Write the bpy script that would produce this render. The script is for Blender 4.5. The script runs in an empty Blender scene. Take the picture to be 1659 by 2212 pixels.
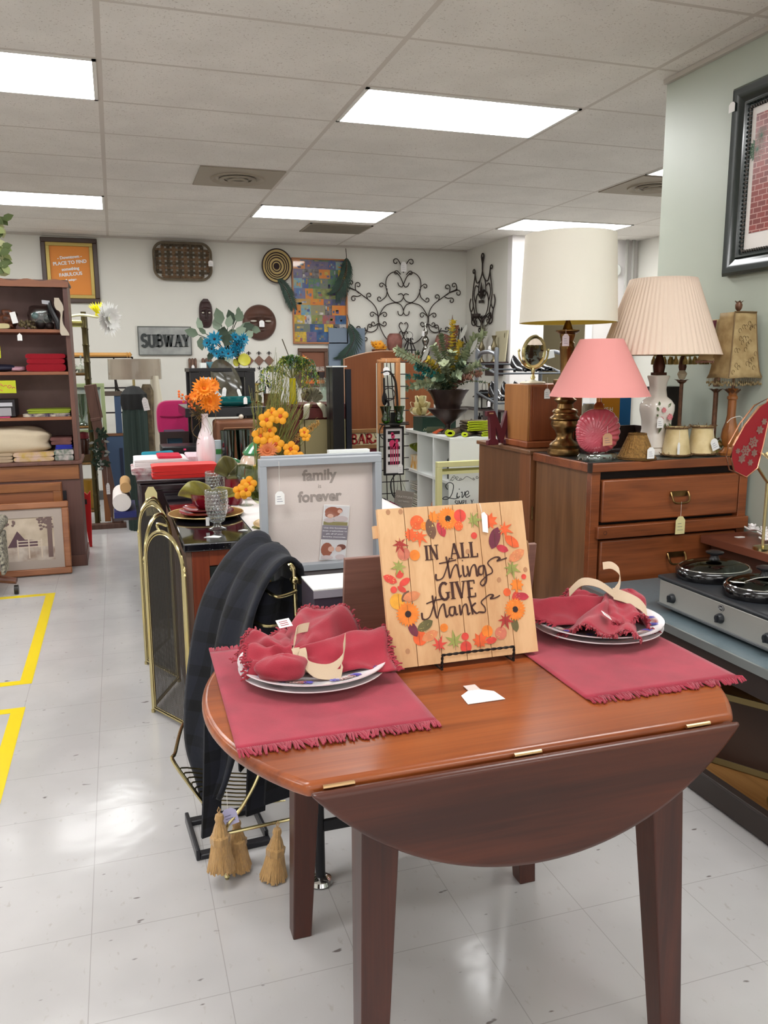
import bpy,math,random
from mathutils import Vector,Matrix,noise
PI=math.pi
R=math.radians
rnd=random.Random(11)
sc=bpy.context.scene
col=sc.collection
cam_d=bpy.data.cameras.new('camera');cam=bpy.data.objects.new('camera',cam_d);col.objects.link(cam)
sc.camera=cam
cam_d.sensor_fit='HORIZONTAL';cam_d.sensor_width=36.0
cam_d.lens=36.0*1763.2/1659.0
cam_d.clip_start=0.05;cam_d.clip_end=60
YAW,PITCH,ROLL=-0.31346711,0.17671454,0.00608786
cy_,sy_,cp_,sp_,cr_,sr_=math.cos(YAW),math.sin(YAW),math.cos(PITCH),math.sin(PITCH),math.cos(ROLL),math.sin(ROLL)
A_=Matrix(((cy_,sy_,0),(-sy_,cy_,0),(0,0,1)))
B_=Matrix(((1,0,0),(0,cp_,-sp_),(0,sp_,cp_)))
C_=Matrix(((cr_,0,-sr_),(0,1,0),(sr_,0,cr_)))
W2C=C_@B_@A_
right,fwd,up=W2C[0],W2C[1],W2C[2]
m_=Matrix((right,up,-fwd)).transposed().to_4x4()
m_.translation=Vector((0,0,1.4))
cam.matrix_world=m_
w=bpy.data.worlds.new('world');sc.world=w;w.use_nodes=True
w.node_tree.nodes['Background'].inputs[0].default_value=(1,0.98,0.95,1)
w.node_tree.nodes['Background'].inputs[1].default_value=1.2
sc.view_settings.view_transform='Standard';sc.view_settings.look='None'
sc.view_settings.exposure=0.42;sc.view_settings.gamma=1.0
LIGHT=13.5
sc.cycles.max_bounces=8;sc.cycles.transparent_max_bounces=16
sc.cycles.caustics_reflective=False;sc.cycles.caustics_refractive=False
sc.cycles.sample_clamp_indirect=6.0
def lin(c):
    return tuple(((x/255)/12.92 if x/255<=0.04045 else((x/255+0.055)/1.055)**2.4)for x in c)
_mc={}
def mat(name,rgb,rough=0.5,metal=0.0,bump=0.0,bscale=200.0,var=0.0,vscale=8.0,trans=0.0,ior=1.45,alpha=1.0,emit=0.0,coat=0.0,sheen=0.0,stretch=(1,1,1),rgb2=None,spec=None):
    if name in _mc:return _mc[name]
    m=bpy.data.materials.new(name);m.use_nodes=True
    nt=m.node_tree;b=nt.nodes['Principled BSDF']
    c=(*lin(rgb),1)
    b.inputs['Base Color'].default_value=c
    b.inputs['Roughness'].default_value=rough;b.inputs['Metallic'].default_value=metal
    b.inputs['IOR'].default_value=ior
    if trans:b.inputs['Transmission Weight'].default_value=trans
    if alpha<1:b.inputs['Alpha'].default_value=alpha
    if coat:b.inputs['Coat Weight'].default_value=coat;b.inputs['Coat Roughness'].default_value=0.15
    if sheen:b.inputs['Sheen Weight'].default_value=sheen
    if spec is not None:b.inputs['Specular IOR Level'].default_value=spec
    if emit:b.inputs['Emission Color'].default_value=c;b.inputs['Emission Strength'].default_value=emit
    if bump or var or rgb2:
        tc=nt.nodes.new('ShaderNodeTexCoord');mp=nt.nodes.new('ShaderNodeMapping')
        nt.links.new(tc.outputs['Object'],mp.inputs['Vector']);mp.inputs['Scale'].default_value=stretch
    if bump:
        n=nt.nodes.new('ShaderNodeTexNoise');n.inputs['Scale'].default_value=bscale;n.inputs['Detail'].default_value=3
        bp=nt.nodes.new('ShaderNodeBump');bp.inputs['Strength'].default_value=bump;bp.inputs['Distance'].default_value=0.004
        nt.links.new(mp.outputs['Vector'],n.inputs['Vector']);nt.links.new(n.outputs['Fac'],bp.inputs['Height']);nt.links.new(bp.outputs['Normal'],b.inputs['Normal'])
    if var or rgb2:
        n2=nt.nodes.new('ShaderNodeTexNoise');n2.inputs['Scale'].default_value=vscale;n2.inputs['Detail'].default_value=5
        nt.links.new(mp.outputs['Vector'],n2.inputs['Vector'])
        rp=nt.nodes.new('ShaderNodeValToRGB');rp.color_ramp.elements[0].position=0.35;rp.color_ramp.elements[1].position=0.65
        if rgb2:c2=(*lin(rgb2),1)
        else:c2=tuple(min(1,x*(1+var))for x in c[:3])+(1,)
        rp.color_ramp.elements[0].color=c if rgb2 else tuple(x*(1-var)for x in c[:3])+(1,)
        rp.color_ramp.elements[1].color=c2
        nt.links.new(n2.outputs['Fac'],rp.inputs['Fac']);nt.links.new(rp.outputs['Color'],b.inputs['Base Color'])
    _mc[name]=m
    return m
def wood(name,dark,light,axis=0,rough=0.35,scale=1.0,coat=0.0,grain=0.6):
    """grain lines that run along one axis"""
    if name in _mc:return _mc[name]
    m=bpy.data.materials.new(name);m.use_nodes=True
    nt=m.node_tree;b=nt.nodes['Principled BSDF']
    b.inputs['Roughness'].default_value=rough
    if coat:b.inputs['Coat Weight'].default_value=coat;b.inputs['Coat Roughness'].default_value=0.12
    tc=nt.nodes.new('ShaderNodeTexCoord')
    def noi(st,sca,det):
        mp=nt.nodes.new('ShaderNodeMapping');s=[sca]*3;s[axis]=sca*st;mp.inputs['Scale'].default_value=s
        nt.links.new(tc.outputs['Object'],mp.inputs['Vector'])
        n=nt.nodes.new('ShaderNodeTexNoise');n.inputs['Scale'].default_value=1.0;n.inputs['Detail'].default_value=det;n.inputs['Distortion'].default_value=0.6
        nt.links.new(mp.outputs['Vector'],n.inputs['Vector']);return n
    n1=noi(0.12,14*scale,4);n2=noi(0.03,130*scale,2)
    mx=nt.nodes.new('ShaderNodeMix');mx.data_type='FLOAT';mx.inputs[0].default_value=0.45*grain
    nt.links.new(n1.outputs['Fac'],mx.inputs[2]);nt.links.new(n2.outputs['Fac'],mx.inputs[3])
    rp=nt.nodes.new('ShaderNodeValToRGB')
    rp.color_ramp.elements[0].position=0.32;rp.color_ramp.elements[0].color=(*lin(dark),1)
    rp.color_ramp.elements[1].position=0.66;rp.color_ramp.elements[1].color=(*lin(light),1)
    nt.links.new(mx.outputs[0],rp.inputs['Fac']);nt.links.new(rp.outputs['Color'],b.inputs['Base Color'])
    bp=nt.nodes.new('ShaderNodeBump');bp.inputs['Strength'].default_value=0.08;bp.inputs['Distance'].default_value=0.002
    nt.links.new(n2.outputs['Fac'],bp.inputs['Height']);nt.links.new(bp.outputs['Normal'],b.inputs['Normal'])
    _mc[name]=m
    return m
class MB:
    def __init__(s):s.v=[];s.f=[];s.m=[];s.k=0;s.T=Matrix.Identity(4)
    def add(s,vs,fs):
        o=len(s.v)
        s.v+=[tuple(s.T@Vector(p))for p in vs]
        s.f+=[tuple(i+o for i in f)for f in fs];s.m+=[s.k]*len(fs)
        return s
    def box(s,x0,x1,y0,y1,z0,z1):
        v=[(x0,y0,z0),(x1,y0,z0),(x1,y1,z0),(x0,y1,z0),(x0,y0,z1),(x1,y0,z1),(x1,y1,z1),(x0,y1,z1)]
        return s.add(v,[(0,3,2,1),(4,5,6,7),(0,1,5,4),(1,2,6,5),(2,3,7,6),(3,0,4,7)])
    def prism(s,pts,d,plane='xz',o=0.0):
        """2-D outline pts (counter-clockwise) pushed from o to o+d along the third axis"""
        n=len(pts)
        def P(a,b,c):
            return{'xz':(a,c,b),'xy':(a,b,c),'yz':(c,a,b)}[plane]
        v=[P(a,b,o)for a,b in pts]+[P(a,b,o+d)for a,b in pts]
        f=[tuple(range(n)),tuple(range(2*n-1,n-1,-1))]+[(i,i+n,(i+1)%n+n,(i+1)%n)for i in range(n)]
        return s.add(v,f)
    def tube(s,pts,r,n=8,cap=True,closed=False):
        pts=[Vector(p)for p in pts];N=len(pts)
        if N<2:return s
        rr=r if isinstance(r,(list,tuple))else[r]*N
        vs=[];ref=None
        for i,p in enumerate(pts):
            if closed:t=(pts[(i+1)%N]-pts[i-1])
            else:t=pts[min(i+1,N-1)]-pts[max(i-1,0)]
            if t.length<1e-9:t=Vector((0,0,1))
            t.normalize()
            if ref is None:
                ref=Vector((0,0,1))if abs(t.z)<0.9 else Vector((1,0,0))
            a=t.cross(ref)
            if a.length<1e-4:a=t.orthogonal()
            a.normalize();b=t.cross(a);ref=-b if False else a.cross(t)
            for k in range(n):
                q=2*PI*k/n
                vs.append(p+(a*math.cos(q)+b*math.sin(q))*rr[i])
        fs=[]
        for i in range(N if closed else N-1):
            j=(i+1)%N
            for k in range(n):
                fs.append((i*n+k,i*n+(k+1)%n,j*n+(k+1)%n,j*n+k))
        if cap and not closed:
            fs.append(tuple(range(n-1,-1,-1)));fs.append(tuple((N-1)*n+k for k in range(n)))
        return s.add(vs,fs)
    def lathe(s,prof,c=(0,0,0),n=32,flute=0,fa=0.0,sx=1.0,sy=1.0,cap=True,fz=None):
        vs=[]
        for j,(r,z)in enumerate(prof):
            for k in range(n):
                q=2*PI*k/n
                rr=r*(1+(fa*math.cos(flute*q)if flute and(fz is None or fz[0]<=z<=fz[1])else 0))
                vs.append((c[0]+sx*rr*math.cos(q),c[1]+sy*rr*math.sin(q),c[2]+z))
        fs=[]
        for j in range(len(prof)-1):
            for k in range(n):fs.append((j*n+k,j*n+(k+1)%n,(j+1)*n+(k+1)%n,(j+1)*n+k))
        if cap:
            if prof[0][0]>1e-5:fs.append(tuple(range(n-1,-1,-1)))
            if prof[-1][0]>1e-5:fs.append(tuple((len(prof)-1)*n+k for k in range(n)))
        return s.add(vs,fs)
    def ball(s,c,r,n=12,sz=None):
        sz=sz or(1,1,1);prof=[]
        vs=[];fs=[];h=max(4,n//2)
        for j in range(h+1):
            th=-PI/2+PI*j/h
            for k in range(n):
                q=2*PI*k/n
                vs.append((c[0]+r*sz[0]*math.cos(th)*math.cos(q),c[1]+r*sz[1]*math.cos(th)*math.sin(q),c[2]+r*sz[2]*math.sin(th)))
        for j in range(h):
            for k in range(n):fs.append((j*n+k,j*n+(k+1)%n,(j+1)*n+(k+1)%n,(j+1)*n+k))
        return s.add(vs,fs)
    def grid(s,fn,nu,nv,cu=False):
        vs=[fn(i/(nu if cu else nu-1),j/(nv-1))for j in range(nv)for i in range(nu)]
        fs=[]
        for j in range(nv-1):
            for i in range(nu if cu else nu-1):
                k=(i+1)%nu
                fs.append((j*nu+i,j*nu+k,(j+1)*nu+k,(j+1)*nu+i))
        return s.add(vs,fs)
    def leaf(s,p,d,w,n=None,curl=0.15):
        """leaf from point p along vector d, width w"""
        p=Vector(p);d=Vector(d);L=d.length
        n=Vector(n)if n else Vector((0,0,1))
        a=d.cross(n)
        if a.length<1e-6:a=d.orthogonal()
        a.normalize();nn=a.cross(d).normalized()
        c=nn*(-curl*L)
        vs=[p,p+d*0.3+a*w*0.42,p+d*0.65+a*w*0.4+c*0.4,p+d+c,p+d*0.65-a*w*0.4+c*0.4,p+d*0.3-a*w*0.42,p+d*0.33-nn*w*0.12,p+d*0.66-nn*w*0.1+c*0.4]
        return s.add(vs,[(0,1,6),(1,2,7,6),(2,3,7),(3,4,7),(4,5,6,7),(5,0,6)])
    def strip(s,pts,w,side=(0,0,1),th=0.0012):
        """ribbon along pts, its width along vector(s) side"""
        n=len(pts);pts=[Vector(p)for p in pts]
        ww=w if isinstance(w,(list,tuple))else[w]*n
        sd=[Vector(side)]*n if not isinstance(side,list)else[Vector(q)for q in side]
        vs=[]
        for i,p in enumerate(pts):
            t=(pts[min(i+1,n-1)]-pts[max(i-1,0)]).normalized()
            a=sd[i].normalized();nn=t.cross(a)
            nn=nn.normalized()if nn.length>1e-6 else Vector((0,0,1))
            for q,e in((-1,-1),(1,-1),(1,1),(-1,1)):
                vs.append(p+a*q*ww[i]/2+nn*e*th/2)
        fs=[(3,2,1,0),tuple((n-1)*4+k for k in range(4))]
        for i in range(n-1):
            for k in range(4):fs.append((i*4+k,i*4+(k+1)%4,(i+1)*4+(k+1)%4,(i+1)*4+k))
        return s.add(vs,fs)
    def frame(s,x0,x1,z0,z1,w,y0,y1):
        s.box(x0,x1,y0,y1,z0,z0+w);s.box(x0,x1,y0,y1,z1-w,z1)
        s.box(x0,x0+w,y0,y1,z0+w,z1-w);s.box(x1-w,x1,y0,y1,z0+w,z1-w);return s
    def build(s,name,ms,parent=None,bevel=0.0,smooth=True,solid=0.0,sub=0,ang=35,seg=2):
        if not isinstance(ms,(list,tuple)):ms=[ms]
        me=bpy.data.meshes.new(name)
        if parent is not None:
            root=parent
            off=Vector((0,0,0))
            while root is not None:off=off+root.location;root=root.parent
        else:
            xs=[p[0]for p in s.v];ys=[p[1]for p in s.v];zs=[p[2]for p in s.v]
            off=Vector(((min(xs)+max(xs))/2,(min(ys)+max(ys))/2,min(zs)))
        me.from_pydata([(p[0]-off.x,p[1]-off.y,p[2]-off.z)for p in s.v],[],s.f)
        for m in ms:me.materials.append(m)
        me.polygons.foreach_set('material_index',s.m)
        if smooth:
            me.polygons.foreach_set('use_smooth',[True]*len(me.polygons))
            try:me.set_sharp_from_angle(angle=R(ang))
            except Exception:pass
        me.update()
        o=bpy.data.objects.new(name,me);col.objects.link(o)
        if parent is not None:o.parent=parent
        else:o.location=off
        if solid:
            q=o.modifiers.new('solid','SOLIDIFY');q.thickness=solid;q.offset=0
        if bevel:
            q=o.modifiers.new('bevel','BEVEL');q.width=bevel;q.segments=seg;q.limit_method='ANGLE';q.angle_limit=R(40)
        if sub:
            q=o.modifiers.new('sub','SUBSURF');q.levels=sub;q.render_levels=sub
        return o
def thing(name,label,cat,loc=(0,0,0),group=None):
    o=bpy.data.objects.new(name,None);col.objects.link(o);o.location=loc;o.empty_display_size=0.05
    o['label']=label;o['category']=cat
    if group:o['group']=group
    return o
def tag(o,label,cat,group=None,kind=None):
    o['label']=label;o['category']=cat
    if group:o['group']=group
    if kind:o['kind']=kind
    return o
def struct(o,label=None):
    o['kind']='structure'
    if label:o['label']=label
    return o
def kids(o):return[c for c in bpy.data.objects if c.parent is o]
def dup(root,loc,label=None,rotz=None):
    r=root.copy();col.objects.link(r);r.location=loc
    if rotz is not None:r.rotation_euler=(0,0,rotz)
    if label:r['label']=label
    for ch in kids(root):
        c=ch.copy();col.objects.link(c);c.parent=r
        for g in kids(ch):
            d=g.copy();col.objects.link(d);d.parent=c
    return r
def text(mb,s,size,M,depth=0.002,bold=0.0,sx=1.0,align='CENTER'):
    """lettering laid on the local xy plane of M"""
    cu=bpy.data.curves.new('t','FONT');cu.body=s;cu.size=size;cu.extrude=depth;cu.offset=bold;cu.align_x=align;cu.resolution_u=3
    o=bpy.data.objects.new('t',cu);col.objects.link(o)
    dg=bpy.context.evaluated_depsgraph_get();dg.update()
    me=bpy.data.meshes.new_from_object(o.evaluated_get(dg))
    T=mb.T;mb.T=T@M@Matrix.Diagonal((sx,1,1,1))
    mb.add([tuple(v.co)for v in me.vertices],[tuple(p.vertices)for p in me.polygons]);mb.T=T
    bpy.data.objects.remove(o);bpy.data.curves.remove(cu);bpy.data.meshes.remove(me)
def XZ(x,y,z):
    return Matrix(((1,0,0,x),(0,0,-1,y),(0,1,0,z),(0,0,0,1)))
def arc(cx,cy,rx,ry,a0,a1,n=10):return[(cx+rx*math.cos(R(a0+(a1-a0)*i/n)),cy+ry*math.sin(R(a0+(a1-a0)*i/n)))for i in range(n+1)]
GL={
 'I':(0.34,[([(.17,0),(.17,1)],1)],[(.17,0),(.17,1)]),
 'N':(0.78,[([(.14,0),(.14,1)],.5),([(.14,1),(.64,0)],1),([(.64,0),(.64,1)],.5)],[(.14,0),(.12,1),(.64,1)]),
 'A':(0.78,[([(.12,0),(.39,1)],.5),([(.39,1),(.66,0)],1),([(.2,.34),(.58,.34)],.45)],[(.12,0),(.66,0)]),
 'L':(0.62,[([(.16,0),(.16,1)],1),([(.16,.03),(.55,.03)],.5),([(.55,0),(.55,.25)],.4)],[(.16,0),(.16,1)]),
 'G':(0.76,[(arc(.4,.5,.3,.5,50,310),.9),([(.62,.08),(.62,.42)],.9)],[(.62,.42)]),
 'V':(0.74,[([(.12,1),(.38,0)],1),([(.38,0),(.62,1)],.5)],[(.12,1),(.62,1)]),
 'E':(0.66,[([(.16,0),(.16,1)],1),([(.16,.03),(.56,.03)],.5),([(.16,.97),(.54,.97)],.5),([(.16,.52),(.42,.52)],.5),([(.56,0),(.56,.24)],.4),([(.54,.78),(.54,1)],.4)],[(.16,0),(.16,1)]),
 'S':(0.62,[(arc(.32,.745,.2,.25,20,270)+arc(.32,.25,.22,.25,90,-160),1)],[]),
 'U':(0.78,[([(.16,1),(.16,.3)]+arc(.39,.3,.23,.3,180,360)+[(.62,1)],.9)],[(.16,1),(.62,1)]),
 'B':(0.70,[([(.16,0),(.16,1)],1),([(.16,.97)]+arc(.34,.76,.2,.21,90,-90)+[(.16,.54)],.7),([(.16,.54)]+arc(.36,.28,.24,.26,90,-90)+[(.16,.03)],.7)],[(.12,0),(.12,1)]),
 'W':(1.02,[([(.12,1),(.32,0)],1),([(.32,0),(.5,.9)],.6),([(.5,.9),(.7,0)],1),([(.7,0),(.9,1)],.6)],[(.12,1),(.5,1),(.9,1)]),
 'Y':(0.74,[([(.12,1),(.37,.45)],1),([(.62,1),(.37,.45)],.6),([(.37,.45),(.37,0)],1)],[(.12,1),(.62,1),(.37,0)]),
 'R':(0.74,[([(.16,0),(.16,1)],1),([(.16,.97)]+arc(.36,.75,.22,.22,90,-90)+[(.16,.53)],.7),([(.34,.52),(.64,0)],.9)],[(.16,0),(.12,1),(.64,0)]),
 'M':(0.92,[([(.14,0),(.14,1)],.7),([(.14,1),(.45,.1)],1),([(.45,.1),(.76,1)],.6),([(.76,0),(.76,1)],1)],[(.14,0),(.12,1),(.78,1),(.76,0)]),
 'P':(0.66,[([(.16,0),(.16,1)],1),([(.16,.97)]+arc(.34,.74,.22,.23,90,-90)+[(.16,.51)],.7)],[(.16,0),(.12,1)]),
 ' ':(0.4,[],[]),
}
def ribbon2(mb,pts,w,M,th):
    T=mb.T;mb.T=T@M
    P=[Vector((a,b,0))for a,b in pts];sd=[]
    for i in range(len(P)):
        t=P[min(i+1,len(P)-1)]-P[max(i-1,0)]
        sd.append((-t.y,t.x,0))
    mb.strip(P,w,sd,th);mb.T=T
def serif(mb,s,h,M,weight=0.16,th=0.002,sx=1.0,ser=0.3,track=0.0):
    x=0.0
    for ch in s:
        wd,st,se=GL[ch]
        for pts,k in st:ribbon2(mb,[((x+a)*h*sx,b*h)for a,b in pts],weight*k*h,M,th)
        for a,b in se:
            bb=min(max(b,0.02),0.98)
            ribbon2(mb,[((x+a)*h*sx-ser*h/2,bb*h),((x+a)*h*sx+ser*h/2,bb*h)],0.05*h,M,th)
        x+=wd+track
    return x*h*sx
def smooth2(pts,k=5):
    out=[]
    n=len(pts)
    for i in range(n-1):
        p0=pts[max(i-1,0)];p1=pts[i];p2=pts[i+1];p3=pts[min(i+2,n-1)]
        for j in range(k):
            t=j/k
            out.append(tuple(0.5*((2*b)+(-a+c)*t+(2*a-5*b+4*c-d)*t*t+(-a+3*b-3*c+d)*t**3)for a,b,c,d in zip(p0,p1,p2,p3)))
    out.append(tuple(pts[-1]));return out
def spiral(c,r0,a0,turns,sgn=1,n=14,r1=0.15):
    """2-D curl that starts on radius r0 and winds inwards"""
    return[(c[0]+r0*(1-(1-r1)*i/n)*math.cos(R(a0)+sgn*turns*2*PI*i/n),c[1]+r0*(1-(1-r1)*i/n)*math.sin(R(a0)+sgn*turns*2*PI*i/n))for i in range(n+1)]
white_paper=mat('white_paper',(240,238,236),0.7)
string_m=mat('white_string',(225,220,212),0.8)
brass=mat('polished_brass',(206,192,142),0.2,1.0)
brass_old=mat('aged_brass',(132,104,66),0.3,1.0,var=0.3,vscale=20)
dark_iron=mat('black_wrought_iron',(38,32,30),0.5,0.6)
chrome=mat('chrome',(215,215,215),0.1,1.0)
black_paint=mat('black_painted_wood',(22,20,22),0.35)
def thin(name,tint=(255,255,255),base=0.04,k=0.7,rough=0.05,edge=(235,240,238)):
    """thin clear glass: see-through face on, reflecting towards its edges"""
    if name in _mc:return _mc[name]
    m=bpy.data.materials.new(name);m.use_nodes=True;n=m.node_tree;n.nodes.remove(n.nodes['Principled BSDF'])
    t=n.nodes.new('ShaderNodeBsdfTransparent');t.inputs[0].default_value=(*lin(tint),1);g=n.nodes.new('ShaderNodeBsdfGlossy');g.inputs['Roughness'].default_value=rough;g.inputs['Color'].default_value=(*lin(edge),1)
    f=n.nodes.new('ShaderNodeLayerWeight');p=n.nodes.new('ShaderNodeMath');p.operation='POWER';p.inputs[1].default_value=4;a=n.nodes.new('ShaderNodeMath');a.operation='MULTIPLY_ADD';a.inputs[1].default_value=k;a.inputs[2].default_value=base
    x=n.nodes.new('ShaderNodeMixShader');n.links.new(f.outputs['Facing'],p.inputs[0]);n.links.new(p.outputs[0],a.inputs[0]);n.links.new(a.outputs[0],x.inputs[0]);n.links.new(t.outputs[0],x.inputs[1]);n.links.new(g.outputs[0],x.inputs[2]);n.links.new(x.outputs[0],n.nodes['Material Output'].inputs[0])
    _mc[name]=m;return m
pane=thin('picture_glass');glass=thin('clear_glass',(240,246,242),0.10,0.8)
white_paint=mat('white_laminate',(236,238,234),0.4)
burgundy=mat('burgundy_cloth',(150,38,58),0.9,bump=0.25,bscale=600,var=0.12,vscale=14,sheen=0.2)
def price_tag(parent,top,drop=0.05,w=0.028,h=0.045,m=None,ry=0.0,face='y',name='price_tag'):
    """tag that hangs from point top by a string"""
    m=m or white_paper
    mb=MB()
    x,y,z=top
    o=[(-w/2,-h),(w/2,-h),(w/2,-h*0.22),(w*0.22,0),(-w*0.22,0),(-w/2,-h*0.22)]
    mb.T=Matrix.Translation((x,y,z-drop))@Matrix.Rotation(ry,4,'Y' if face=='y' else 'X')
    if face=='y':mb.prism(o,0.0012,'xz',-0.0006)
    else:mb.prism(o,0.0012,'yz',-0.0006)
    mb.T=Matrix.Identity(4);mb.k=1
    mb.tube([(x,y,z),(x,y,z-drop)],0.0007,4)
    mb.k=2
    if w>0.025 and face=='y':
        mb.T=Matrix.Translation((x,y,z-drop))@Matrix.Rotation(ry,4,'Y')
        for i,q in enumerate((0.4,0.58,0.76)):mb.box(-w*0.3,w*(0.1+0.1*i),-0.0012,-0.0007,-h*q-0.0006,-h*q+0.0006)
    return mb.build(name,[m,string_m,mat('pen_ink',(90,90,120),0.8)],parent)
H=2.738
XP=2.596;YP=3.575
YB=9.22;XR=4.03;YS=8.03
wall_m=mat('warm_grey_wall_paint',(216,214,205),0.45,bump=0.12,bscale=900,var=0.02,vscale=2)
wall_g=mat('sage_grey_wall_paint',(178,185,172),0.38,bump=0.15,bscale=900,var=0.02,vscale=2)
white_wall=mat('bright_white_wall_paint',(232,228,226),0.5)
fm=bpy.data.materials.new('vinyl_floor_tile');fm.use_nodes=True
nt=fm.node_tree;b=nt.nodes['Principled BSDF']
tc=nt.nodes.new('ShaderNodeTexCoord');sep=nt.nodes.new('ShaderNodeSeparateXYZ');nt.links.new(tc.outputs['Object'],sep.inputs[0])
def gridline(nt,out,off,step,half):
    a=nt.nodes.new('ShaderNodeMath');a.operation='SUBTRACT';nt.links.new(out,a.inputs[0]);a.inputs[1].default_value=off
    m=nt.nodes.new('ShaderNodeMath');m.operation='PINGPONG';nt.links.new(a.outputs[0],m.inputs[0]);m.inputs[1].default_value=step/2
    c=nt.nodes.new('ShaderNodeMath');c.operation='LESS_THAN';nt.links.new(m.outputs[0],c.inputs[0]);c.inputs[1].default_value=half
    return c.outputs[0]
def mxm(nt,a,b,op='MAXIMUM'):
    m=nt.nodes.new('ShaderNodeMath');m.operation=op;nt.links.new(a,m.inputs[0])
    if isinstance(b,float):m.inputs[1].default_value=b
    else:nt.links.new(b,m.inputs[1])
    return m.outputs[0]
def mixc(nt,fac,c1,c2):
    m=nt.nodes.new('ShaderNodeMix');m.data_type='RGBA'
    nt.links.new(fac,m.inputs[0])
    for i,c in((6,c1),(7,c2)):
        if isinstance(c,tuple):m.inputs[i].default_value=(*c,1)if len(c)==3 else c
        else:nt.links.new(c,m.inputs[i])
    return m.outputs[2]
def noise_n(nt,vec,scale,det=3,st=(1,1,1),lo=0.4,hi=0.6):
    mp=nt.nodes.new('ShaderNodeMapping');mp.inputs['Scale'].default_value=st;nt.links.new(vec,mp.inputs['Vector'])
    n=nt.nodes.new('ShaderNodeTexNoise');n.inputs['Scale'].default_value=scale;n.inputs['Detail'].default_value=det;nt.links.new(mp.outputs['Vector'],n.inputs['Vector'])
    r=nt.nodes.new('ShaderNodeMapRange');r.inputs[1].default_value=lo;r.inputs[2].default_value=hi;nt.links.new(n.outputs['Fac'],r.inputs[0])
    return r.outputs[0]
V=tc.outputs['Object']
base=mixc(nt,noise_n(nt,V,2.5),lin((186,183,182)),lin((195,192,191)))
base=mixc(nt,noise_n(nt,V,55,4,(1,0.45,1),0.64,0.74),base,lin((178,172,168)))
base=mixc(nt,noise_n(nt,V,38,2,(0.4,1,1),0.72,0.76),base,lin((120,112,110)))
g1=gridline(nt,sep.outputs[0],0.165,0.3048,0.0011);g2=gridline(nt,sep.outputs[1],1.667,0.3048,0.0011)
g=mxm(nt,g1,g2);base=mixc(nt,mxm(nt,g,0.45,'MULTIPLY'),base,lin((130,122,118)))
nt.links.new(base,b.inputs['Base Color'])
b.inputs['Roughness'].default_value=0.16;b.inputs['Specular IOR Level'].default_value=0.35
bn=nt.nodes.new('ShaderNodeTexNoise');bn.inputs['Scale'].default_value=9;nt.links.new(V,bn.inputs['Vector'])
bp=nt.nodes.new('ShaderNodeBump');bp.inputs['Strength'].default_value=0.06;bp.inputs['Distance'].default_value=0.02
nt.links.new(bn.outputs['Fac'],bp.inputs['Height']);nt.links.new(bp.outputs['Normal'],b.inputs['Normal'])
def worldmesh(name,boxes,m,lab=None):
    mb=MB()
    for q in boxes:mb.box(*q)
    me=bpy.data.meshes.new(name);me.from_pydata(mb.v,[],mb.f);me.materials.append(m)
    o=bpy.data.objects.new(name,me);col.objects.link(o);struct(o,lab);return o
worldmesh('floor',[(-5,6.2,-4,9.6,-0.1,0)],fm)
cm=bpy.data.materials.new('acoustic_ceiling_tile');cm.use_nodes=True
nt=cm.node_tree;b=nt.nodes['Principled BSDF']
tc=nt.nodes.new('ShaderNodeTexCoord');sep=nt.nodes.new('ShaderNodeSeparateXYZ');V=tc.outputs['Object'];nt.links.new(V,sep.inputs[0])
base=mixc(nt,noise_n(nt,V,3),lin((222,218,211)),lin((229,225,218)))
base=mixc(nt,noise_n(nt,V,120,2,(1,1,1),0.63,0.7),base,lin((186,178,168)))
g1=gridline(nt,sep.outputs[0],0.0159,1.2192,0.0125);g2=gridline(nt,sep.outputs[1],3.462,0.6096,0.0105)
g=mxm(nt,g1,g2);base=mixc(nt,mxm(nt,g,1.0,'MULTIPLY'),base,lin((202,195,186)))
nt.links.new(base,b.inputs['Base Color']);b.inputs['Roughness'].default_value=0.9
bp=nt.nodes.new('ShaderNodeBump');bp.inputs['Strength'].default_value=0.3;bp.inputs['Distance'].default_value=0.01
nt.links.new(g,bp.inputs['Height']);nt.links.new(bp.outputs['Normal'],b.inputs['Normal'])
worldmesh('ceiling',[(-5,6.2,-4,9.6,H,H+0.1)],cm)
worldmesh('wall_back',[(-5,XR+0.12,YB,YB+0.12,0,H)],wall_m)
worldmesh('wall_corner',[(XR,XR+0.12,YS+0.1,YB,0,H)],wall_m)
worldmesh('wall_left',[(-5.1,-5,-4,9.6,0,H)],wall_m)
worldmesh('wall_front',[(-5,-4.4,-4.1,-4,0,H),(2.3,6.2,-4.1,-4,0,H),(-4.4,2.3,-4.1,-4,0,0.4),(-4.4,2.3,-4.1,-4,2.5,H)],wall_m)
mb=MB();mb.frame(-4.4,2.3,0.4,2.5,0.06,-4.08,-4.02);mb.box(-1.08,-1.02,-4.08,-4.02,0.46,2.44);struct(mb.build('added_window_1',mat('aluminium_frame',(150,150,150),0.4,0.6)),'unseen shop window added behind the camera for fill light')  # unseen window, added so daylight fills surfaces that face the camera
worldmesh('wall_right',[(5.56,5.7,-4,YS+0.2,0,H)],wall_m)
worldmesh('wall_partition',[(XP,XP+0.14,-4,YP,0,H)],wall_g)
worldmesh('wall_side',[(XR,4.36,YS,YS+0.1,0,H),(5.0,5.56,YS,YS+0.1,0,H),(4.36,5.0,YS,YS+0.1,2.1,H)],white_wall)
worldmesh('wall_hallway',[(4.15,5.56,9.0,9.1,0,H)],mat('olive_hallway_paint',(120,110,82),0.7))
mb=MB();mb.box(4.33,4.41,YS-0.02,YS-0.001,0,2.1);mb.box(4.93,5.01,YS-0.02,YS-0.001,0,2.1);mb.box(4.33,5.01,YS-0.02,YS-0.001,2.1,2.18)
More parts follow.
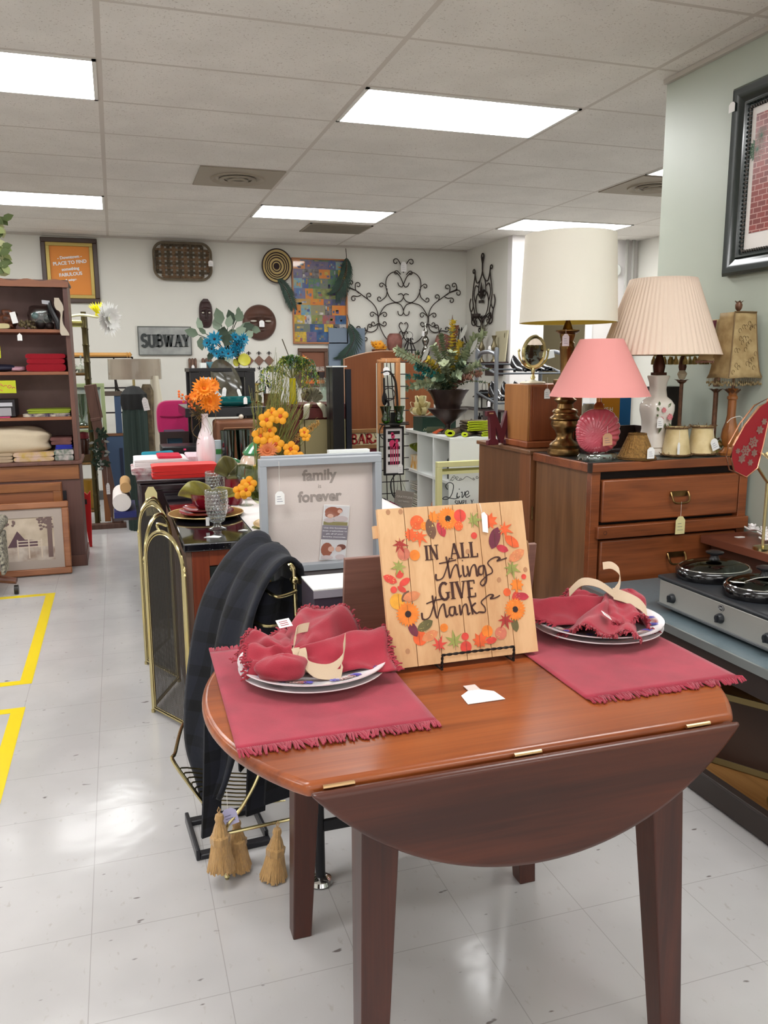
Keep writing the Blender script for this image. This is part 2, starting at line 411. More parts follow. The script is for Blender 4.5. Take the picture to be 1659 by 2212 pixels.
struct(mb.build('door_1',mat('white_trim_paint',(240,238,236),0.4)),'white doorway casing in the bright wall')
mb=MB();mb.box(XP-0.022,XP-0.0005,-4,YP,H-0.022,H-0.001);mb.box(-5,XR,YB-0.022,YB-0.001,H-0.02,H-0.001)
struct(mb.build('trim_1',mat('ceiling_angle',(190,184,175),0.6)))
mb=MB();mb.box(-5,XR,YB-0.012,YB-0.001,0,0.1)
struct(mb.build('baseboard_back',mat('grey_base',(90,88,86),0.6)))
t=thing('conduit_pipe','pair of grey vertical pipes in the far right corner','pipe',(5.42,YS-0.05,0))
for x in(5.39,5.47):MB().tube([(x,YS-0.05,0),(x,YS-0.05,H)],0.018,10).build('pipe',mat('painted_pipe',(170,168,162),0.5),t)
t=thing('smoke_detector','round white detector high on the far wall beside the pipes','smoke detector',(5.27,YS-0.001,2.42))
mb=MB();mb.T=Matrix.Translation((5.27,YS-0.002,2.42))@Matrix.Rotation(PI/2,4,'X');mb.lathe([(0.075,0),(0.075,0.02),(0.06,0.035),(0.0,0.04)],n=24);mb.build('housing',white_paint,t)
mb=MB();mb.T=Matrix.Translation((5.27,YS-0.035,2.42))@Matrix.Rotation(PI/2,4,'X');mb.lathe([(0.03,0.0),(0.03,0.012),(0,0.013)],n=16);mb.build('sensor_cap',white_paint,t)
t=thing('wall_picture','small pale framed print on the far wall seen between two lamp shades','picture',(5.2,YS-0.01,1.35))
MB().frame(5.1,5.3,1.25,1.62,0.02,YS-0.025,YS-0.003).build('frame',white_paint,t)
MB().box(5.11,5.29,YS-0.012,YS-0.003,1.26,1.61).build('print',mat('pale_green_print',(196,206,196),0.6),t)
diff=mat('lit_light_diffuser',(249,250,250),0.5,emit=LIGHT)
fr_m=mat('light_frame',(226,224,218),0.5)
labs={(1,1):'large lit ceiling light nearest in the middle of the ceiling',(0,1):'lit ceiling light cut by the left edge, nearest one',(0,6):'lit ceiling light at left above the bookcase',
        (1,6):'lit ceiling light above the framed collage with an air vent beside it',(2,6):'lit ceiling light above the tall white lamp shade'}
def panel(ix,k,label):
    x0=0.0159+(ix*2-1)*1.2192;y0=3.462+k*0.6096
    t=thing('ceiling_light',label,'ceiling light',(x0+0.61,y0+0.305,H-0.012))
    mb=MB();a,c,d,e=x0+0.012,x0+1.207,y0+0.012,y0+0.598
    mb.box(a,c,d,d+0.018,H-0.006,H-0.0005);mb.box(a,c,e-0.018,e,H-0.006,H-0.0005);mb.box(a,a+0.018,d,e,H-0.006,H-0.0005);mb.box(c-0.018,c,d,e,H-0.006,H-0.0005)
    mb.build('frame',fr_m,t)
    MB().box(a+0.018,c-0.018,d+0.018,e-0.018,H-0.0045,H-0.0006).build('diffuser',diff,t)
for k in(1,6):
    for ix in(0,1,2):
        if(ix,k)!=(2,1):panel(ix,k,labs[(ix,k)])
for k in(-4,-9):  # unseen rows on the fixture spacing, added to brighten surfaces facing the camera
    for ix in(-1,0,1):panel(ix,k,'added unseen ceiling light behind the camera, '+{-4:'first',-9:'second'}[k]+' row back, '+{-1:'left',0:'middle',1:'right'}[ix]+' one')
panel(-1,1,'lit ceiling light left of the photo, near row');panel(-1,6,'lit ceiling light left of the photo, far row')
panel(2,2,'lit ceiling light in the side room behind the partition')
vent_m=mat('dusty_vent_metal',(158,148,132),0.6)
def vent(x0,y0,label,kind):
    t=thing('ceiling_vent',label,'air vent',(x0+0.3,y0+0.3,H-0.01))
    mb=MB()
    if kind=='round':
        mb.box(x0+.012,x0+.598,y0+.012,y0+.598,H-0.008,H-0.0008);mb.build('plate',vent_m,t)
        for i,r_ in enumerate((0.19,0.13,0.07)):
            q=MB();q.T=Matrix.Translation((x0+.305,y0+.305,H-0.008-0.006*i))@Matrix.Rotation(PI,4,'X')
            q.lathe([(r_-0.03,0.0),(r_,0.012),(r_+0.004,0.0)],n=28,cap=False);q.build('ring',vent_m,t)
    else:
        mb=MB();mb.box(x0,x0+.62,y0,y0+0.02,H-.01,H-.0008);mb.box(x0,x0+.62,y0+.48,y0+.5,H-.01,H-.0008);mb.box(x0,x0+.02,y0,y0+.5,H-.01,H-.0008);mb.box(x0+.6,x0+.62,y0,y0+.5,H-.01,H-.0008)
        mb.build('frame',vent_m,t)
        mb=MB()
        for i in range(12):mb.box(x0+.02,x0+.6,y0+.03+i*.038,y0+.052+i*.038,H-.012,H-.004)
        mb.build('slats',mat('vent_slats',(140,132,118),0.6),t)
        MB().box(x0+.02,x0+.6,y0+.02,y0+.48,H-.003,H-.0008).build('backing',mat('vent_dark',(80,74,66),0.8),t)
vent(0.62,5.9,'square brown ceiling air diffuser left of the near rail','round')
vent(1.84,7.87,'slatted ceiling vent just behind the far middle light','slat')
vent(3.68,5.29,'square brown ceiling air diffuser partly behind the partition wall','round')
tape=mat('yellow_floor_tape',(236,208,20),0.4)
def tapes(boxes,label):
    mb=MB()
    for q in boxes:mb.box(*q,0.0002,0.0012)
    tag(mb.build('floor_tape',tape),label,'tape')
tapes([(-0.493,-0.44,3.815,5.40),(-1.3,-0.4931,5.35,5.40),(-1.3,-0.4931,3.815,3.865)],'yellow tape outline on the floor by the bookcase, the far one')
tapes([(-0.493,-0.44,1.9,3.54),(-1.3,-0.4931,3.49,3.54)],'yellow tape outline on the floor at the left edge, the near one')
top_w=wood('table_top_wood',(96,40,16),(158,82,38),0,0.3,0.7,coat=0.15)
leg_w=wood('table_leg_wood',(50,20,14),(80,36,22),2,0.38,1.2,coat=0.1)
leaf_w=wood('table_leaf_wood',(56,22,13),(92,42,24),0,0.36,0.8,coat=0.12)
TX,TY,TR,HY=0.66,1.52,0.537,0.346
t=thing('drop_leaf_table','round reddish-brown wooden table with its front leaf folded down','table',(TX,TY,0))
def clipped(r,hy,n=26):
    a=math.asin(hy/r);pts=[]
    pts+=[(TX+r*math.cos(q),TY+r*math.sin(q))for q in[-a+2*a*i/n for i in range(n+1)]]
    pts+=[(TX+r*math.cos(q),TY+r*math.sin(q))for q in[PI-a+2*a*i/n for i in range(n+1)]]
    return pts
MB().prism(clipped(TR,HY),0.026,'xy',0.724).build('tabletop',top_w,t,bevel=0.011,seg=4)
def leaf_pts(r,d,n=40):
    a=math.acos(d/r)
    return[(TX+r*math.sin(-a+2*a*i/n),0.742+d-r*math.cos(-a+2*a*i/n))for i in range(n+1)]
for s_,lab in((-1,None),(1,None)):
    mb=MB();y=TY+s_*(HY+0.004)
    ang=R(5)if s_<0 else R(-5)
    mb.T=Matrix.Translation((0,y,0.742))@Matrix.Rotation(-s_*R(-4),4,'X')@Matrix.Translation((0,0,-0.742))
    mb.prism(leaf_pts(TR,HY),0.022,'xz',-0.024 if s_<0 else 0.002)
    mb.build('drop_leaf',leaf_w,t,bevel=0.009,seg=3)
for(x0,x1,y)in((0.395,0.372,1.27),(0.955,1.012,1.25),(0.392,0.36,1.80),(0.945,0.995,1.82)):
    mb=MB();a,b_=0.037,0.0235
    y1=y+(0.012 if y>1.5 else-0.012)
    v=[(x0-a,y-a,0.724),(x0+a,y-a,0.724),(x0+a,y+a,0.724),(x0-a,y+a,0.724),(x1-b_,y1-b_,0),(x1+b_,y1-b_,0),(x1+b_,y1+b_,0),(x1-b_,y1+b_,0)]
    mb.add(v,[(0,1,2,3),(7,6,5,4),(0,4,5,1),(1,5,6,2),(2,6,7,3),(3,7,4,0)])
    mb.build('leg',leg_w,t,bevel=0.003)
mb=MB();mb.box(0.432,0.918,1.25,1.27,0.655,0.724);mb.box(0.432,0.918,1.80,1.82,0.655,0.724);mb.box(0.385,0.405,1.31,1.77,0.655,0.724);mb.box(0.945,0.965,1.30,1.78,0.655,0.724)
mb.build('apron',leg_w,t)
hinge_m=mat('bright_hinge_brass',(214,176,130),0.3,1.0)
for x in(0.30,0.635,0.985):
    mb=MB();mb.tube([(x-0.026,TY-HY-0.007,0.7445),(x+0.026,TY-HY-0.007,0.7445)],0.004,8)
    mb.box(x-0.026,x+0.026,TY-HY-0.012,TY-HY+0.03,0.7205,0.7235);mb.build('hinge',hinge_m,t)
def placemat(x0,x1,y0,y1,label,skew=0.0,frl=0.03):
    t=thing('placemat',label,'placemat',((x0+x1)/2,(y0+y1)/2,0.7505),'burgundy fringed placemats')
    def f(u,v):
        x=x0+(x1-x0)*u+skew*(v-0.5);y=y0+(y1-y0)*v
        return(x,y,0.7525+0.0008*noise.noise(Vector((x*9,y*9,1))))
    mb=MB();mb.grid(f,30,34);mb.build('cloth',burgundy,t,solid=0.0024)
    for vv,sg in((0.0,-1),(1.0,1)):
        mb=MB();n=100
        for i in range(n):
            u=(i+0.5)/n;p=f(u,vv);L=frl*rnd.uniform(0.8,1.15)
            j=rnd.uniform(-0.007,0.007)+0.006*math.sin(i*0.45)
            off=0.0
            pts=[(p[0],p[1],p[2]),(p[0]+j*0.4,p[1]+sg*L*0.5,p[2]+0.0015+rnd.uniform(0,0.003)),(p[0]+j,p[1]+sg*L,0.7520+rnd.uniform(0,0.002))]
            r2=math.hypot(pts[2][0]-TX,pts[2][1]-TY)
            if r2>TR-0.01 or abs(pts[2][1]-TY)>HY-0.008:pts[2]=(pts[2][0],pts[2][1]-sg*0.003,pts[2][2]-0.004)
            mb.tube(pts,[0.0022,0.0026,0.0018],5)
        mb.build('fringe',burgundy,t)
placemat(0.165,0.535,1.325,1.835,'burgundy placemat under the left stack of plates',0.01)
placemat(0.85,1.215,1.325,1.835,'burgundy placemat under the right plates, by the slow cooker',0.01)
china=mat('white_china',(236,232,234),0.12,coat=0.5)
rim_col=mat('plate_rim_pattern',(150,42,40),0.2,rgb2=(210,205,200),vscale=30)
blue_col=mat('plate_blue_flower',(86,84,170),0.3)
def plate(x,y,z,r,label,deco):
    t=thing('dinner_plate',label,'plate',(x,y,z))
    prof=[(0.0,0.004),(r*0.55,0.003),(r*0.56,0.0),(r*0.6,0.0),(r*0.64,0.006),(r,0.022),(r,0.0245),(r*0.66,0.0105),(r*0.58,0.0075),(0.0,0.007)]
    MB().lathe(prof,(x,y,z),56).build('dish',china,t,ang=60)
    if deco:
        mb=MB()
        for k in range(8):
            q=2*PI*k/8+0.3;rr=r*0.83
            for a in range(9):
                q2=q+(a-4)*0.055;zz=z+0.0105+0.014*(0.83-0.66)/0.34+0.0012
                mb.k=0 if abs(a-4)<3 else 1
                mb.leaf((x+(rr-0.014)*math.cos(q2),y+(rr-0.014)*math.sin(q2),zz-0.001),(0.028*math.cos(q2),0.028*math.sin(q2),0.005),0.014,curl=0)
        mb.build('rim_pattern',[rim_col,blue_col],t)
    return t
plate(0.364,1.62,0.7545,0.157,'lower of the two stacked white plates at the left',False)
plate(0.364,1.62,0.7685,0.158,'upper white plate at the left, patterned rim, holding a napkin',True)
plate(1.088,1.67,0.7545,0.157,'lower of the two stacked white plates at the right',False)
plate(1.088,1.67,0.7685,0.158,'upper white plate at the right, patterned rim, holding a napkin',True)
ribbon_m=mat('cream_ribbon',(184,160,134),0.55,bump=0.2,bscale=400)
nap_m=mat('burgundy_napkin',(150,36,52),0.9,bump=0.25,bscale=500,var=0.1,vscale=20,sheen=0.2)
def lobe(mb,c,dx,L,w0,w1,h0,h1,seed,z0,folds=2.6):
    """a gathered fan of cloth that spreads from c along dx; fringed end is returned"""
    d=Vector((dx[0],dx[1],0)).normalized();s=Vector((-d.y,d.x,0));edge=[]
    def f(u,v):
        a=(u-0.5)*2
        w=w0+(w1-w0)*v**0.8;h=h0+(h1-h0)*v
        amp=0.005+0.006*v
        zz=z0+h*(1-abs(a)**2.2)+amp*math.sin(a*folds*2.2+seed+1.5*v)+0.010*noise.noise(Vector((a*3,v*4,seed)))
        p=Vector(c)+d*(L*v*(1-0.12*a*a)+0.01*math.sin(a*4+seed))+s*(a*w*0.5+0.012*noise.noise(Vector((a*2+5,v*3,seed))))
        return(p.x,p.y,max(zz,z0-0.004+0.002*abs(a)))
    mb.grid(f,34,18)
    return[f(i/60,1.0)for i in range(61)],d
def fringe_on(mb,edge,d,L=0.018):
    for p in edge:
        for _ in range(2):
            q=Vector(p)+Vector((rnd.uniform(-.004,.004),rnd.uniform(-.004,.004),0))
            e=q+d*L*rnd.uniform(0.6,1.2)+Vector((rnd.uniform(-.006,.006),rnd.uniform(-.006,.006),rnd.uniform(-.008,.004)))
            mb.tube([q,(q+e)/2+Vector((0,0,0.002)),e],[0.0022,0.0022,0.0015],4)
def napkin(cx,cy,z,label,knot,lobes,ribs,labelpos,puff):
    t=thing('cloth_napkin',label,'napkin',(cx,cy,z));mb=MB();fr=MB()
    for i,(dx,L,w0,w1,h0,h1,sd)in enumerate(lobes):
        e,d=lobe(mb,(knot[0],knot[1],0),dx,L,w0,w1,h0,h1,sd,z)
        fringe_on(fr,e,d,0.010)
    def pf(u,v):
        a=2*PI*u;b_=-PI/2+PI*v;k=1+0.16*noise.noise(Vector((math.cos(a)*1.6,math.sin(a)*1.6,v*3+puff[0])))+0.05*math.sin(5*b_+2*a)
        return(puff[0]+puff[2]*k*math.cos(b_)*math.cos(a),puff[1]+puff[3]*k*math.cos(b_)*math.sin(a),z+puff[4]*(1+k*math.sin(b_)))
    mb.grid(pf,28,16,True)
    mb.build('folded_cloth',nap_m,t,solid=0.003,ang=60)
    fr.build('fringe',nap_m,t)
    rb=MB()
    ring=[(knot[0]+0.0+0.004*math.sin(q),knot[1]+0.034*math.cos(q),z+0.02+0.028*math.sin(q))for q in[2*PI*i/20 for i in range(21)]]
    rb.strip(ring,0.03,(1,0.15,0),0.002)
    for pts,w_ in ribs:rb.strip(smooth2(pts,5),w_,(0.3,0.6,0.5),0.0015)
    rb.build('ribbon_bow',ribbon_m,t,ang=60)
    mb=MB();mb.T=Matrix.Translation(labelpos[0])@Matrix.Rotation(labelpos[1],4,'Z')@Matrix.Rotation(R(35),4,'X')
    mb.box(-0.016,0.016,-0.011,0.011,0,0.001);mb.k=1
    for i in range(3):mb.box(-0.011,0.009,-0.006+i*0.005,-0.0045+i*0.005,0.001,0.0015)
    mb.build('care_label',[white_paper,nap_m],t)
zz=0.7805
napkin(0.36,1.63,zz,'burgundy napkin tied with cream ribbon on the left plates',(0.322,1.585),
  [((1,0.25),0.20,0.05,0.23,0.045,0.050,1.0),((-1,0.5),0.10,0.06,0.14,0.045,0.035,2.2),((0.62,1),0.20,0.06,0.20,0.045,0.085,3.1),((-0.35,1),0.15,0.05,0.15,0.045,0.045,4.5)],
  [([(0.322,1.560,zz+.045),(0.335,1.535,zz+.025),(0.375,1.525,zz+.018),(0.41,1.545,zz+.032),(0.422,1.575,zz+.062)],0.026),
   ([(0.322,1.560,zz+.045),(0.345,1.52,zz+.018),(0.395,1.512,zz+.010),(0.40,1.525,zz+.018)],0.024),
   ([(0.322,1.60,zz+.055),(0.335,1.64,zz+.068),(0.365,1.66,zz+.066)],0.024)],((0.315,1.675,zz+0.075),0.3),(0.282,1.54,0.052,0.034,0.026))
napkin(1.06,1.66,zz,'burgundy napkin tied with cream ribbon on the right plates',(1.145,1.71),
  [((-1,0.08),0.22,0.06,0.17,0.045,0.045,0.4),((-0.8,-1),0.22,0.06,0.19,0.05,0.030,2.0),((-0.15,-1),0.14,0.06,0.13,0.05,0.030,4.1),((-0.5,0.9),0.10,0.06,0.13,0.04,0.04,5.9)],
  [([(1.145,1.69,zz+.06),(1.115,1.71,zz+.082),(1.08,1.73,zz+.085),(1.045,1.73,zz+.060)],0.024),
   ([(1.145,1.69,zz+.06),(1.175,1.71,zz+.075),(1.195,1.74,zz+.098),(1.185,1.76,zz+.112),(1.165,1.77,zz+.110)],0.024),
   ([(1.145,1.69,zz+.06),(1.165,1.665,zz+.055),(1.188,1.64,zz+.042),(1.195,1.62,zz+.026)],0.036)],((1.055,1.58,zz+0.045),1.2),(1.195,1.70,0.045,0.045,0.030))
mb=MB();x,y,z=0.655,1.405,0.751
mb.prism([(x-0.04,y-0.03),(x+0.04,y-0.03),(x+0.036,y+0.012),(x+0.014,y+0.03),(x-0.014,y+0.03),(x-0.036,y+0.012)],0.001,'xy',z)
mb.k=1;mb.box(x-0.013,x+0.013,y+0.03,y+0.055,z+0.001,z+0.002)
tag(mb.build('price_card',[white_paper,mat('clear_tape',(214,200,196),0.2)]),'blank white price card lying on the table before the thanks sign','card')
sign_w=wood('pale_pine',(196,146,100),(222,180,134),2,0.55,0.7,grain=0.5)
SW,SH=0.352,0.345
ST=Matrix.Translation((0.524,1.572,0.762))@Matrix.Rotation(R(-16),4,'X')
t=thing('wooden_sign','pine plank sign with a leaf wreath reading IN ALL things GIVE thanks','sign',(0.70,1.60,0.752))
mb=MB();mb.T=ST
gr=[0,0.174,0.335,0.503,0.672,0.834,1]
for i in range(6):mb.box(gr[i]*SW+0.0008,gr[i+1]*SW-0.0008,0,0.012,0,SH)
mb.build('planks',sign_w,t)
mb=MB();mb.T=ST;mb.box(0.004,SW-0.004,0.004,0.011,0.004,SH-0.004)
mb.build('dark_joint',mat('sign_joint',(70,44,28),0.8),t)
mb=MB();mb.T=ST;mb.box(-0.006,SW+0.004,0.0125,0.03,SH*0.82,SH*0.9);mb.box(-0.006,SW+0.004,0.0125,0.03,SH*0.08,SH*0.16);mb.build('back_batten',sign_w,t)
mb=MB();mb.T=ST
for u,v in[(0.071,0.978),(0.153,0.977),(0.115,0.1),(0.774,0.489),(0.577,0.69),(0.967,0.54)]:
    mb.prism([(u*SW+0.005*math.cos(q),v*SH+0.006*math.sin(q))for q in[2*PI*i/12 for i in range(12)]],0.0006,'xz',-0.0006)
mb.build('knot',mat('pine_knot',(176,128,92),0.7),t)
ink=mat('dark_brown_lettering',(66,34,26),0.6)
mb=MB()
MM=lambda u,v:ST@Matrix(((1,0,0,u*SW),(0,0,-1,-0.0006),(0,1,0,v*SH),(0,0,0,1)))@Matrix.Rotation(R(0),4,'Z')
serif(mb,'IN',0.0325,MM(0.284,0.655),0.17,0.001,0.92)
serif(mb,'ALL',0.0345,MM(0.447,0.65),0.17,0.001,1.02)
serif(mb,'GIVE',0.0375,MM(0.35,0.395),0.17,0.001,0.98)
SCR=[[(0.347,0.564),(0.346,0.528),(0.377,0.528),(0.403,0.554),(0.449,0.659)],[(0.375,0.628),(0.437,0.635),(0.492,0.643)],
 [(0.426,0.669),(0.434,0.602),(0.439,0.53),(0.461,0.582),(0.488,0.613),(0.498,0.587),(0.504,0.532),(0.519,0.543)],
 [(0.533,0.605),(0.534,0.542),(0.548,0.532),(0.559,0.548)],[(0.533,0.632),(0.536,0.637)],
 [(0.563,0.598),(0.572,0.53),(0.588,0.579),(0.61,0.602),(0.621,0.584),(0.624,0.529),(0.641,0.54)],
 [(0.678,0.592),(0.644,0.582),(0.638,0.541),(0.665,0.538),(0.678,0.592),(0.687,0.528),(0.68,0.482),(0.654,0.461),(0.644,0.485),(0.696,0.527)],
 [(0.696,0.527),(0.73,0.54),(0.73,0.566),(0.707,0.602),(0.729,0.626),(0.769,0.639),(0.795,0.628),(0.774,0.613),(0.813,0.62),(0.844,0.628)],
 [(0.229,0.329),(0.232,0.288),(0.265,0.288),(0.291,0.318),(0.332,0.421)],[(0.265,0.382),(0.324,0.397),(0.383,0.403)],
 [(0.309,0.431),(0.314,0.357),(0.327,0.286),(0.352,0.344),(0.378,0.37),(0.383,0.341),(0.389,0.287),(0.404,0.298)],
 [(0.451,0.346),(0.419,0.341),(0.413,0.301),(0.439,0.294),(0.451,0.346),(0.455,0.296),(0.469,0.299)],
 [(0.484,0.355),(0.488,0.289),(0.505,0.336),(0.526,0.355),(0.535,0.333),(0.537,0.287),(0.552,0.298)],
 [(0.553,0.398),(0.563,0.339),(0.568,0.284)],[(0.597,0.356),(0.566,0.33),(0.592,0.29),(0.611,0.296)],
 [(0.611,0.296),(0.652,0.291),(0.656,0.32),(0.634,0.356),(0.665,0.382),(0.7,0.4),(0.722,0.391),(0.701,0.374),(0.734,0.375),(0.768,0.388)]]
for st in SCR:
    q=smooth2(st,6);n=len(q)
    ribbon2(mb,[(a*SW,b*SH)for a,b in q],[0.0028 if q[max(i-1,0)][1]<=q[i][1]+0.001 else 0.0042 for i in range(n)],MM(0,0),0.001)
mb.build('lettering',ink,t,smooth=False)
WREATH=[(0.257,0.893,0.054,'round','red_orange'),(0.295,0.874,0.031,'round','orange'),(0.341,0.853,0.054,'oval','brown'),(0.359,0.924,0.045,'maple','orange'),(0.412,0.848,0.045,'oval','crimson'),(0.463,0.912,0.067,'flower','orange'),(0.551,0.931,0.049,'round','red'),(0.536,0.859,0.036,'round','red_orange'),(0.633,0.891,0.062,'star','green'),(0.742,0.874,0.058,'maple','red_orange'),(0.628,0.792,0.025,'round','red'),(0.773,0.764,0.062,'oval','plum'),(0.843,0.819,0.062,'star','red_orange'),(0.891,0.732,0.049,'oval','red_orange'),(0.819,0.691,0.037,'oval','crimson'),(0.915,0.639,0.054,'oval','tan'),(0.87,0.562,0.067,'star','green'),(0.95,0.498,0.02,'round','red'),(0.896,0.456,0.054,'maple','orange'),(0.823,0.408,0.031,'round','red_orange'),(0.876,0.356,0.045,'oval','red'),(0.923,0.368,0.04,'oval','crimson'),(0.864,0.288,0.067,'flower','orange'),(0.786,0.231,0.062,'star','rust'),(0.852,0.19,0.04,'oval','olive'),(0.754,0.142,0.049,'round','rose'),(0.661,0.17,0.045,'round','orange'),(0.675,0.106,0.034,'oval','red'),(0.597,0.103,0.058,'maple','red_orange'),(0.503,0.077,0.045,'round','red'),(0.504,0.147,0.029,'round','red'),(0.428,0.123,0.067,'star','green'),(0.366,0.216,0.031,'round','orange'),(0.321,0.112,0.058,'star','red'),(0.197,0.167,0.054,'round','red_orange'),(0.268,0.179,0.049,'oval','tan'),(0.162,0.231,0.043,'oval','plum'),(0.242,0.246,0.049,'oval','olive'),(0.138,0.329,0.07,'flower','orange'),(0.086,0.413,0.058,'round','yellow'),(0.133,0.441,0.034,'oval','brown'),(0.172,0.437,0.049,'oval','tan'),(0.061,0.485,0.025,'round','red'),(0.113,0.488,0.027,'oval','red'),(0.136,0.531,0.034,'oval','red'),(0.044,0.556,0.04,'oval','red'),(0.107,0.578,0.031,'round','red'),(0.11,0.635,0.058,'star','green'),(0.213,0.692,0.04,'round','orange'),(0.151,0.714,0.049,'round','rose'),(0.126,0.774,0.058,'star','rust'),(0.195,0.823,0.049,'maple','red_orange'),(0.264,0.813,0.062,'star','red_orange')]
LC=dict(red_orange=(226,96,48),orange=(232,128,44),brown=(112,78,60),crimson=(188,52,66),red=(212,70,58),green=(150,152,80),plum=(112,44,62),tan=(212,132,88),rust=(166,50,44),olive=(104,96,58),rose=(204,116,92),yellow=(226,160,52))
names=list(LC)+['centre','glitter'];mats_l=[mat('wreath_'+k,LC[k],0.6,var=0.12,vscale=60)for k in LC]+[mat('sunflower_centre',(52,34,34),0.8),mat('gold_glitter',(240,214,130),0.3,0.6)]
mb=MB();mb.T=ST;lay=0
for(u,v,s_,kind,c)in WREATH:
    mb.k=names.index(c);cx,cz=u*SW,v*SH;rr=s_*SW*0.98;lay=(lay+1)%5;o=-0.0009-lay*0.00012
    a0=rnd.uniform(0,2*PI)
    if kind=='round':pts=[(cx+rr*(0.85+0.15*math.cos(q))*math.cos(q+a0),cz+rr*(0.85+0.15*math.cos(q))*math.sin(q+a0))for q in[2*PI*i/20 for i in range(20)]]
    elif kind=='oval':
        pts=[]
        for i in range(22):
            q=2*PI*i/22;x=rr*1.25*math.cos(q);y=rr*0.62*math.sin(q)*(1-abs(math.cos(q))**6)
            pts.append((cx+x*math.cos(a0)-y*math.sin(a0),cz+x*math.sin(a0)+y*math.cos(a0)))
    else:
        nn={'star':7,'maple':9,'flower':22}[kind];inn={'star':0.38,'maple':0.62,'flower':0.78}[kind]
        pts=[(cx+rr*1.15*(1 if i%2==0 else inn)*(1 if kind=='flower' else(0.8+0.25*math.cos(PI*i/nn)))*math.cos(a0+PI*i/nn),cz+rr*1.15*(1 if i%2==0 else inn)*(1 if kind=='flower' else(0.8+0.25*math.cos(PI*i/nn)))*math.sin(a0+PI*i/nn))for i in range(2*nn)]
    mb.prism(pts,0.0004,'xz',o)
    if kind=='flower':
        mb.k=names.index('centre');mb.prism([(cx+rr*0.3*math.cos(q),cz+rr*0.3*math.sin(q))for q in[2*PI*i/14 for i in range(14)]],0.0004,'xz',-0.002)
    mb.k=names.index('glitter')
    if rr>0.012 and lay in(1,3):
        for _ in range(9):
            q=rnd.uniform(0,2*PI);d_=rr*rnd.uniform(0.2,0.85);mb.box(cx+d_*math.cos(q)-.0006,cx+d_*math.cos(q)+.0006,-0.0022,-0.0018,cz+d_*math.sin(q)-.0006,cz+d_*math.sin(q)+.0006)
    elif rr>0.014:
        mb.k=names.index('brown');mb.box(cx-0.0003,cx+0.0003,-0.0018,-0.0016,cz-rr*0.8,cz+rr*0.8)
mb.build('leaf_wreath',mats_l,t,smooth=False)
mb=MB();p=ST@Vector((0.672*SW+0.006,-0.003,SH));q=ST@Vector((0.70*SW,-0.003,SH*0.93))
mb.tube([p,q],0.0008,5);mb.k=1;mb.T=ST
mb.prism([(0.694*SW,0.93*SH),(0.694*SW-0.001,0.81*SH),(0.694*SW+0.012,0.80*SH),(0.694*SW+0.014,0.915*SH),(0.694*SW+0.007,0.94*SH)],0.001,'xz',-0.0035)
mb.build('price_tag',[string_m,white_paper],t)
t=thing('wire_easel','black twisted wire easel holding up the thanks sign','easel',(0.71,1.6,0.7505));wi=dark_iron
mb=MB();z0=0.757
def twist(a,b_,r=0.0022,tr=0.0016,n=40):
    a,b_=Vector(a),Vector(b_);d=(b_-a);s=d.orthogonal().normalized();u=d.cross(s).normalized()
    for ph in(0,PI):mb.tube([a+d*i/n+(s*math.cos(i*0.9+ph)+u*math.sin(i*0.9+ph))*tr for i in range(n+1)],r*0.8,5)
for x in(0.63,0.80):
    mb.tube([(x,1.72,z0-.003),(x,1.566,z0),(x,1.545,z0+.002)],0.0028,6)
    twist((x,1.548,z0),(x,1.545,z0+0.034),n=12)
twist((0.63,1.545,z0+0.034),(0.80,1.545,z0+0.034))
mb.build('ledge',wi,t)
mb=MB();mb.tube([(0.63,1.605,z0-.002),(0.68,1.72,1.02),(0.75,1.72,1.02),(0.80,1.605,z0-.002)],0.0028,6);mb.tube([(0.715,1.72,1.02),(0.715,1.80,z0-.003)],0.0028,6)
mb.build('back_stay',wi,t)
brd=wood('rosy_stained_board',(104,72,62),(140,104,92),0,0.6,0.8)
t=thing('wooden_board','wide rosy-brown board with rope handles behind the thanks sign','board',(0.74,1.84,0.7505))
mb=MB();mb.T=Matrix.Translation((0.492,1.862,0.754))@Matrix.Rotation(R(8),4,'X')
mb.box(0,0.51,-0.012,0,0,0.20);mb.build('panel',brd,t,bevel=0.002)
mb=MB();mb.tube(smooth2([(0.915,1.815,0.955),(0.93,1.79,0.97),(0.95,1.785,0.965),(0.955,1.79,0.935),(0.95,1.80,0.915)],5),0.006,6)
for k in range(16):mb.ball((0.92+0.035*abs(math.sin(k)),1.79,0.93+0.04*rnd.random()),0.004,5)
mb.build('rope_handle',mat('jute_rope',(150,112,78),0.95,bump=0.6,bscale=300),t)
mb=MB();mb.T=Matrix.Translation((0.492,1.862,0.754))@Matrix.Rotation(R(8),4,'X')
mb.box(0.07,0.09,0,0.006,0.02,0.18);mb.box(0.42,0.44,0,0.006,0.02,0.18);mb.build('batten',brd,t)
fm_=mat('black_enamel_tube',(34,34,38),0.35,0.3)
t=thing('folding_table','black metal-legged table hidden behind the drop-leaf table','table',(0.75,2.2,0))
MB().box(0.475,1.06,1.95,2.75,0.715,0.742).build('tabletop',mat('dark_laminate',(58,50,50),0.4),t,bevel=0.004)
for x,y in((0.455,1.99),(0.985,1.985),(0.495,2.68),(0.985,2.68)):
    l=MB().tube([(x,y,0.02),(x,y,0.715)],0.014,12).build('leg',fm_,t)
    MB().lathe([(0.030,0),(0.034,0.006),(0.03,0.016),(0.016,0.024),(0.0,0.026)],(x,y,0),24).build('foot_glide',chrome,l)
mb=MB();mb.box(0.465,0.975,1.978,1.99,0.16,0.19);mb.box(0.505,0.975,2.675,2.687,0.16,0.19);mb.tube([(0.46,1.99,0.45),(0.44,2.26,0.17)],0.006,6)
mb.build('crossbar',fm_,t)
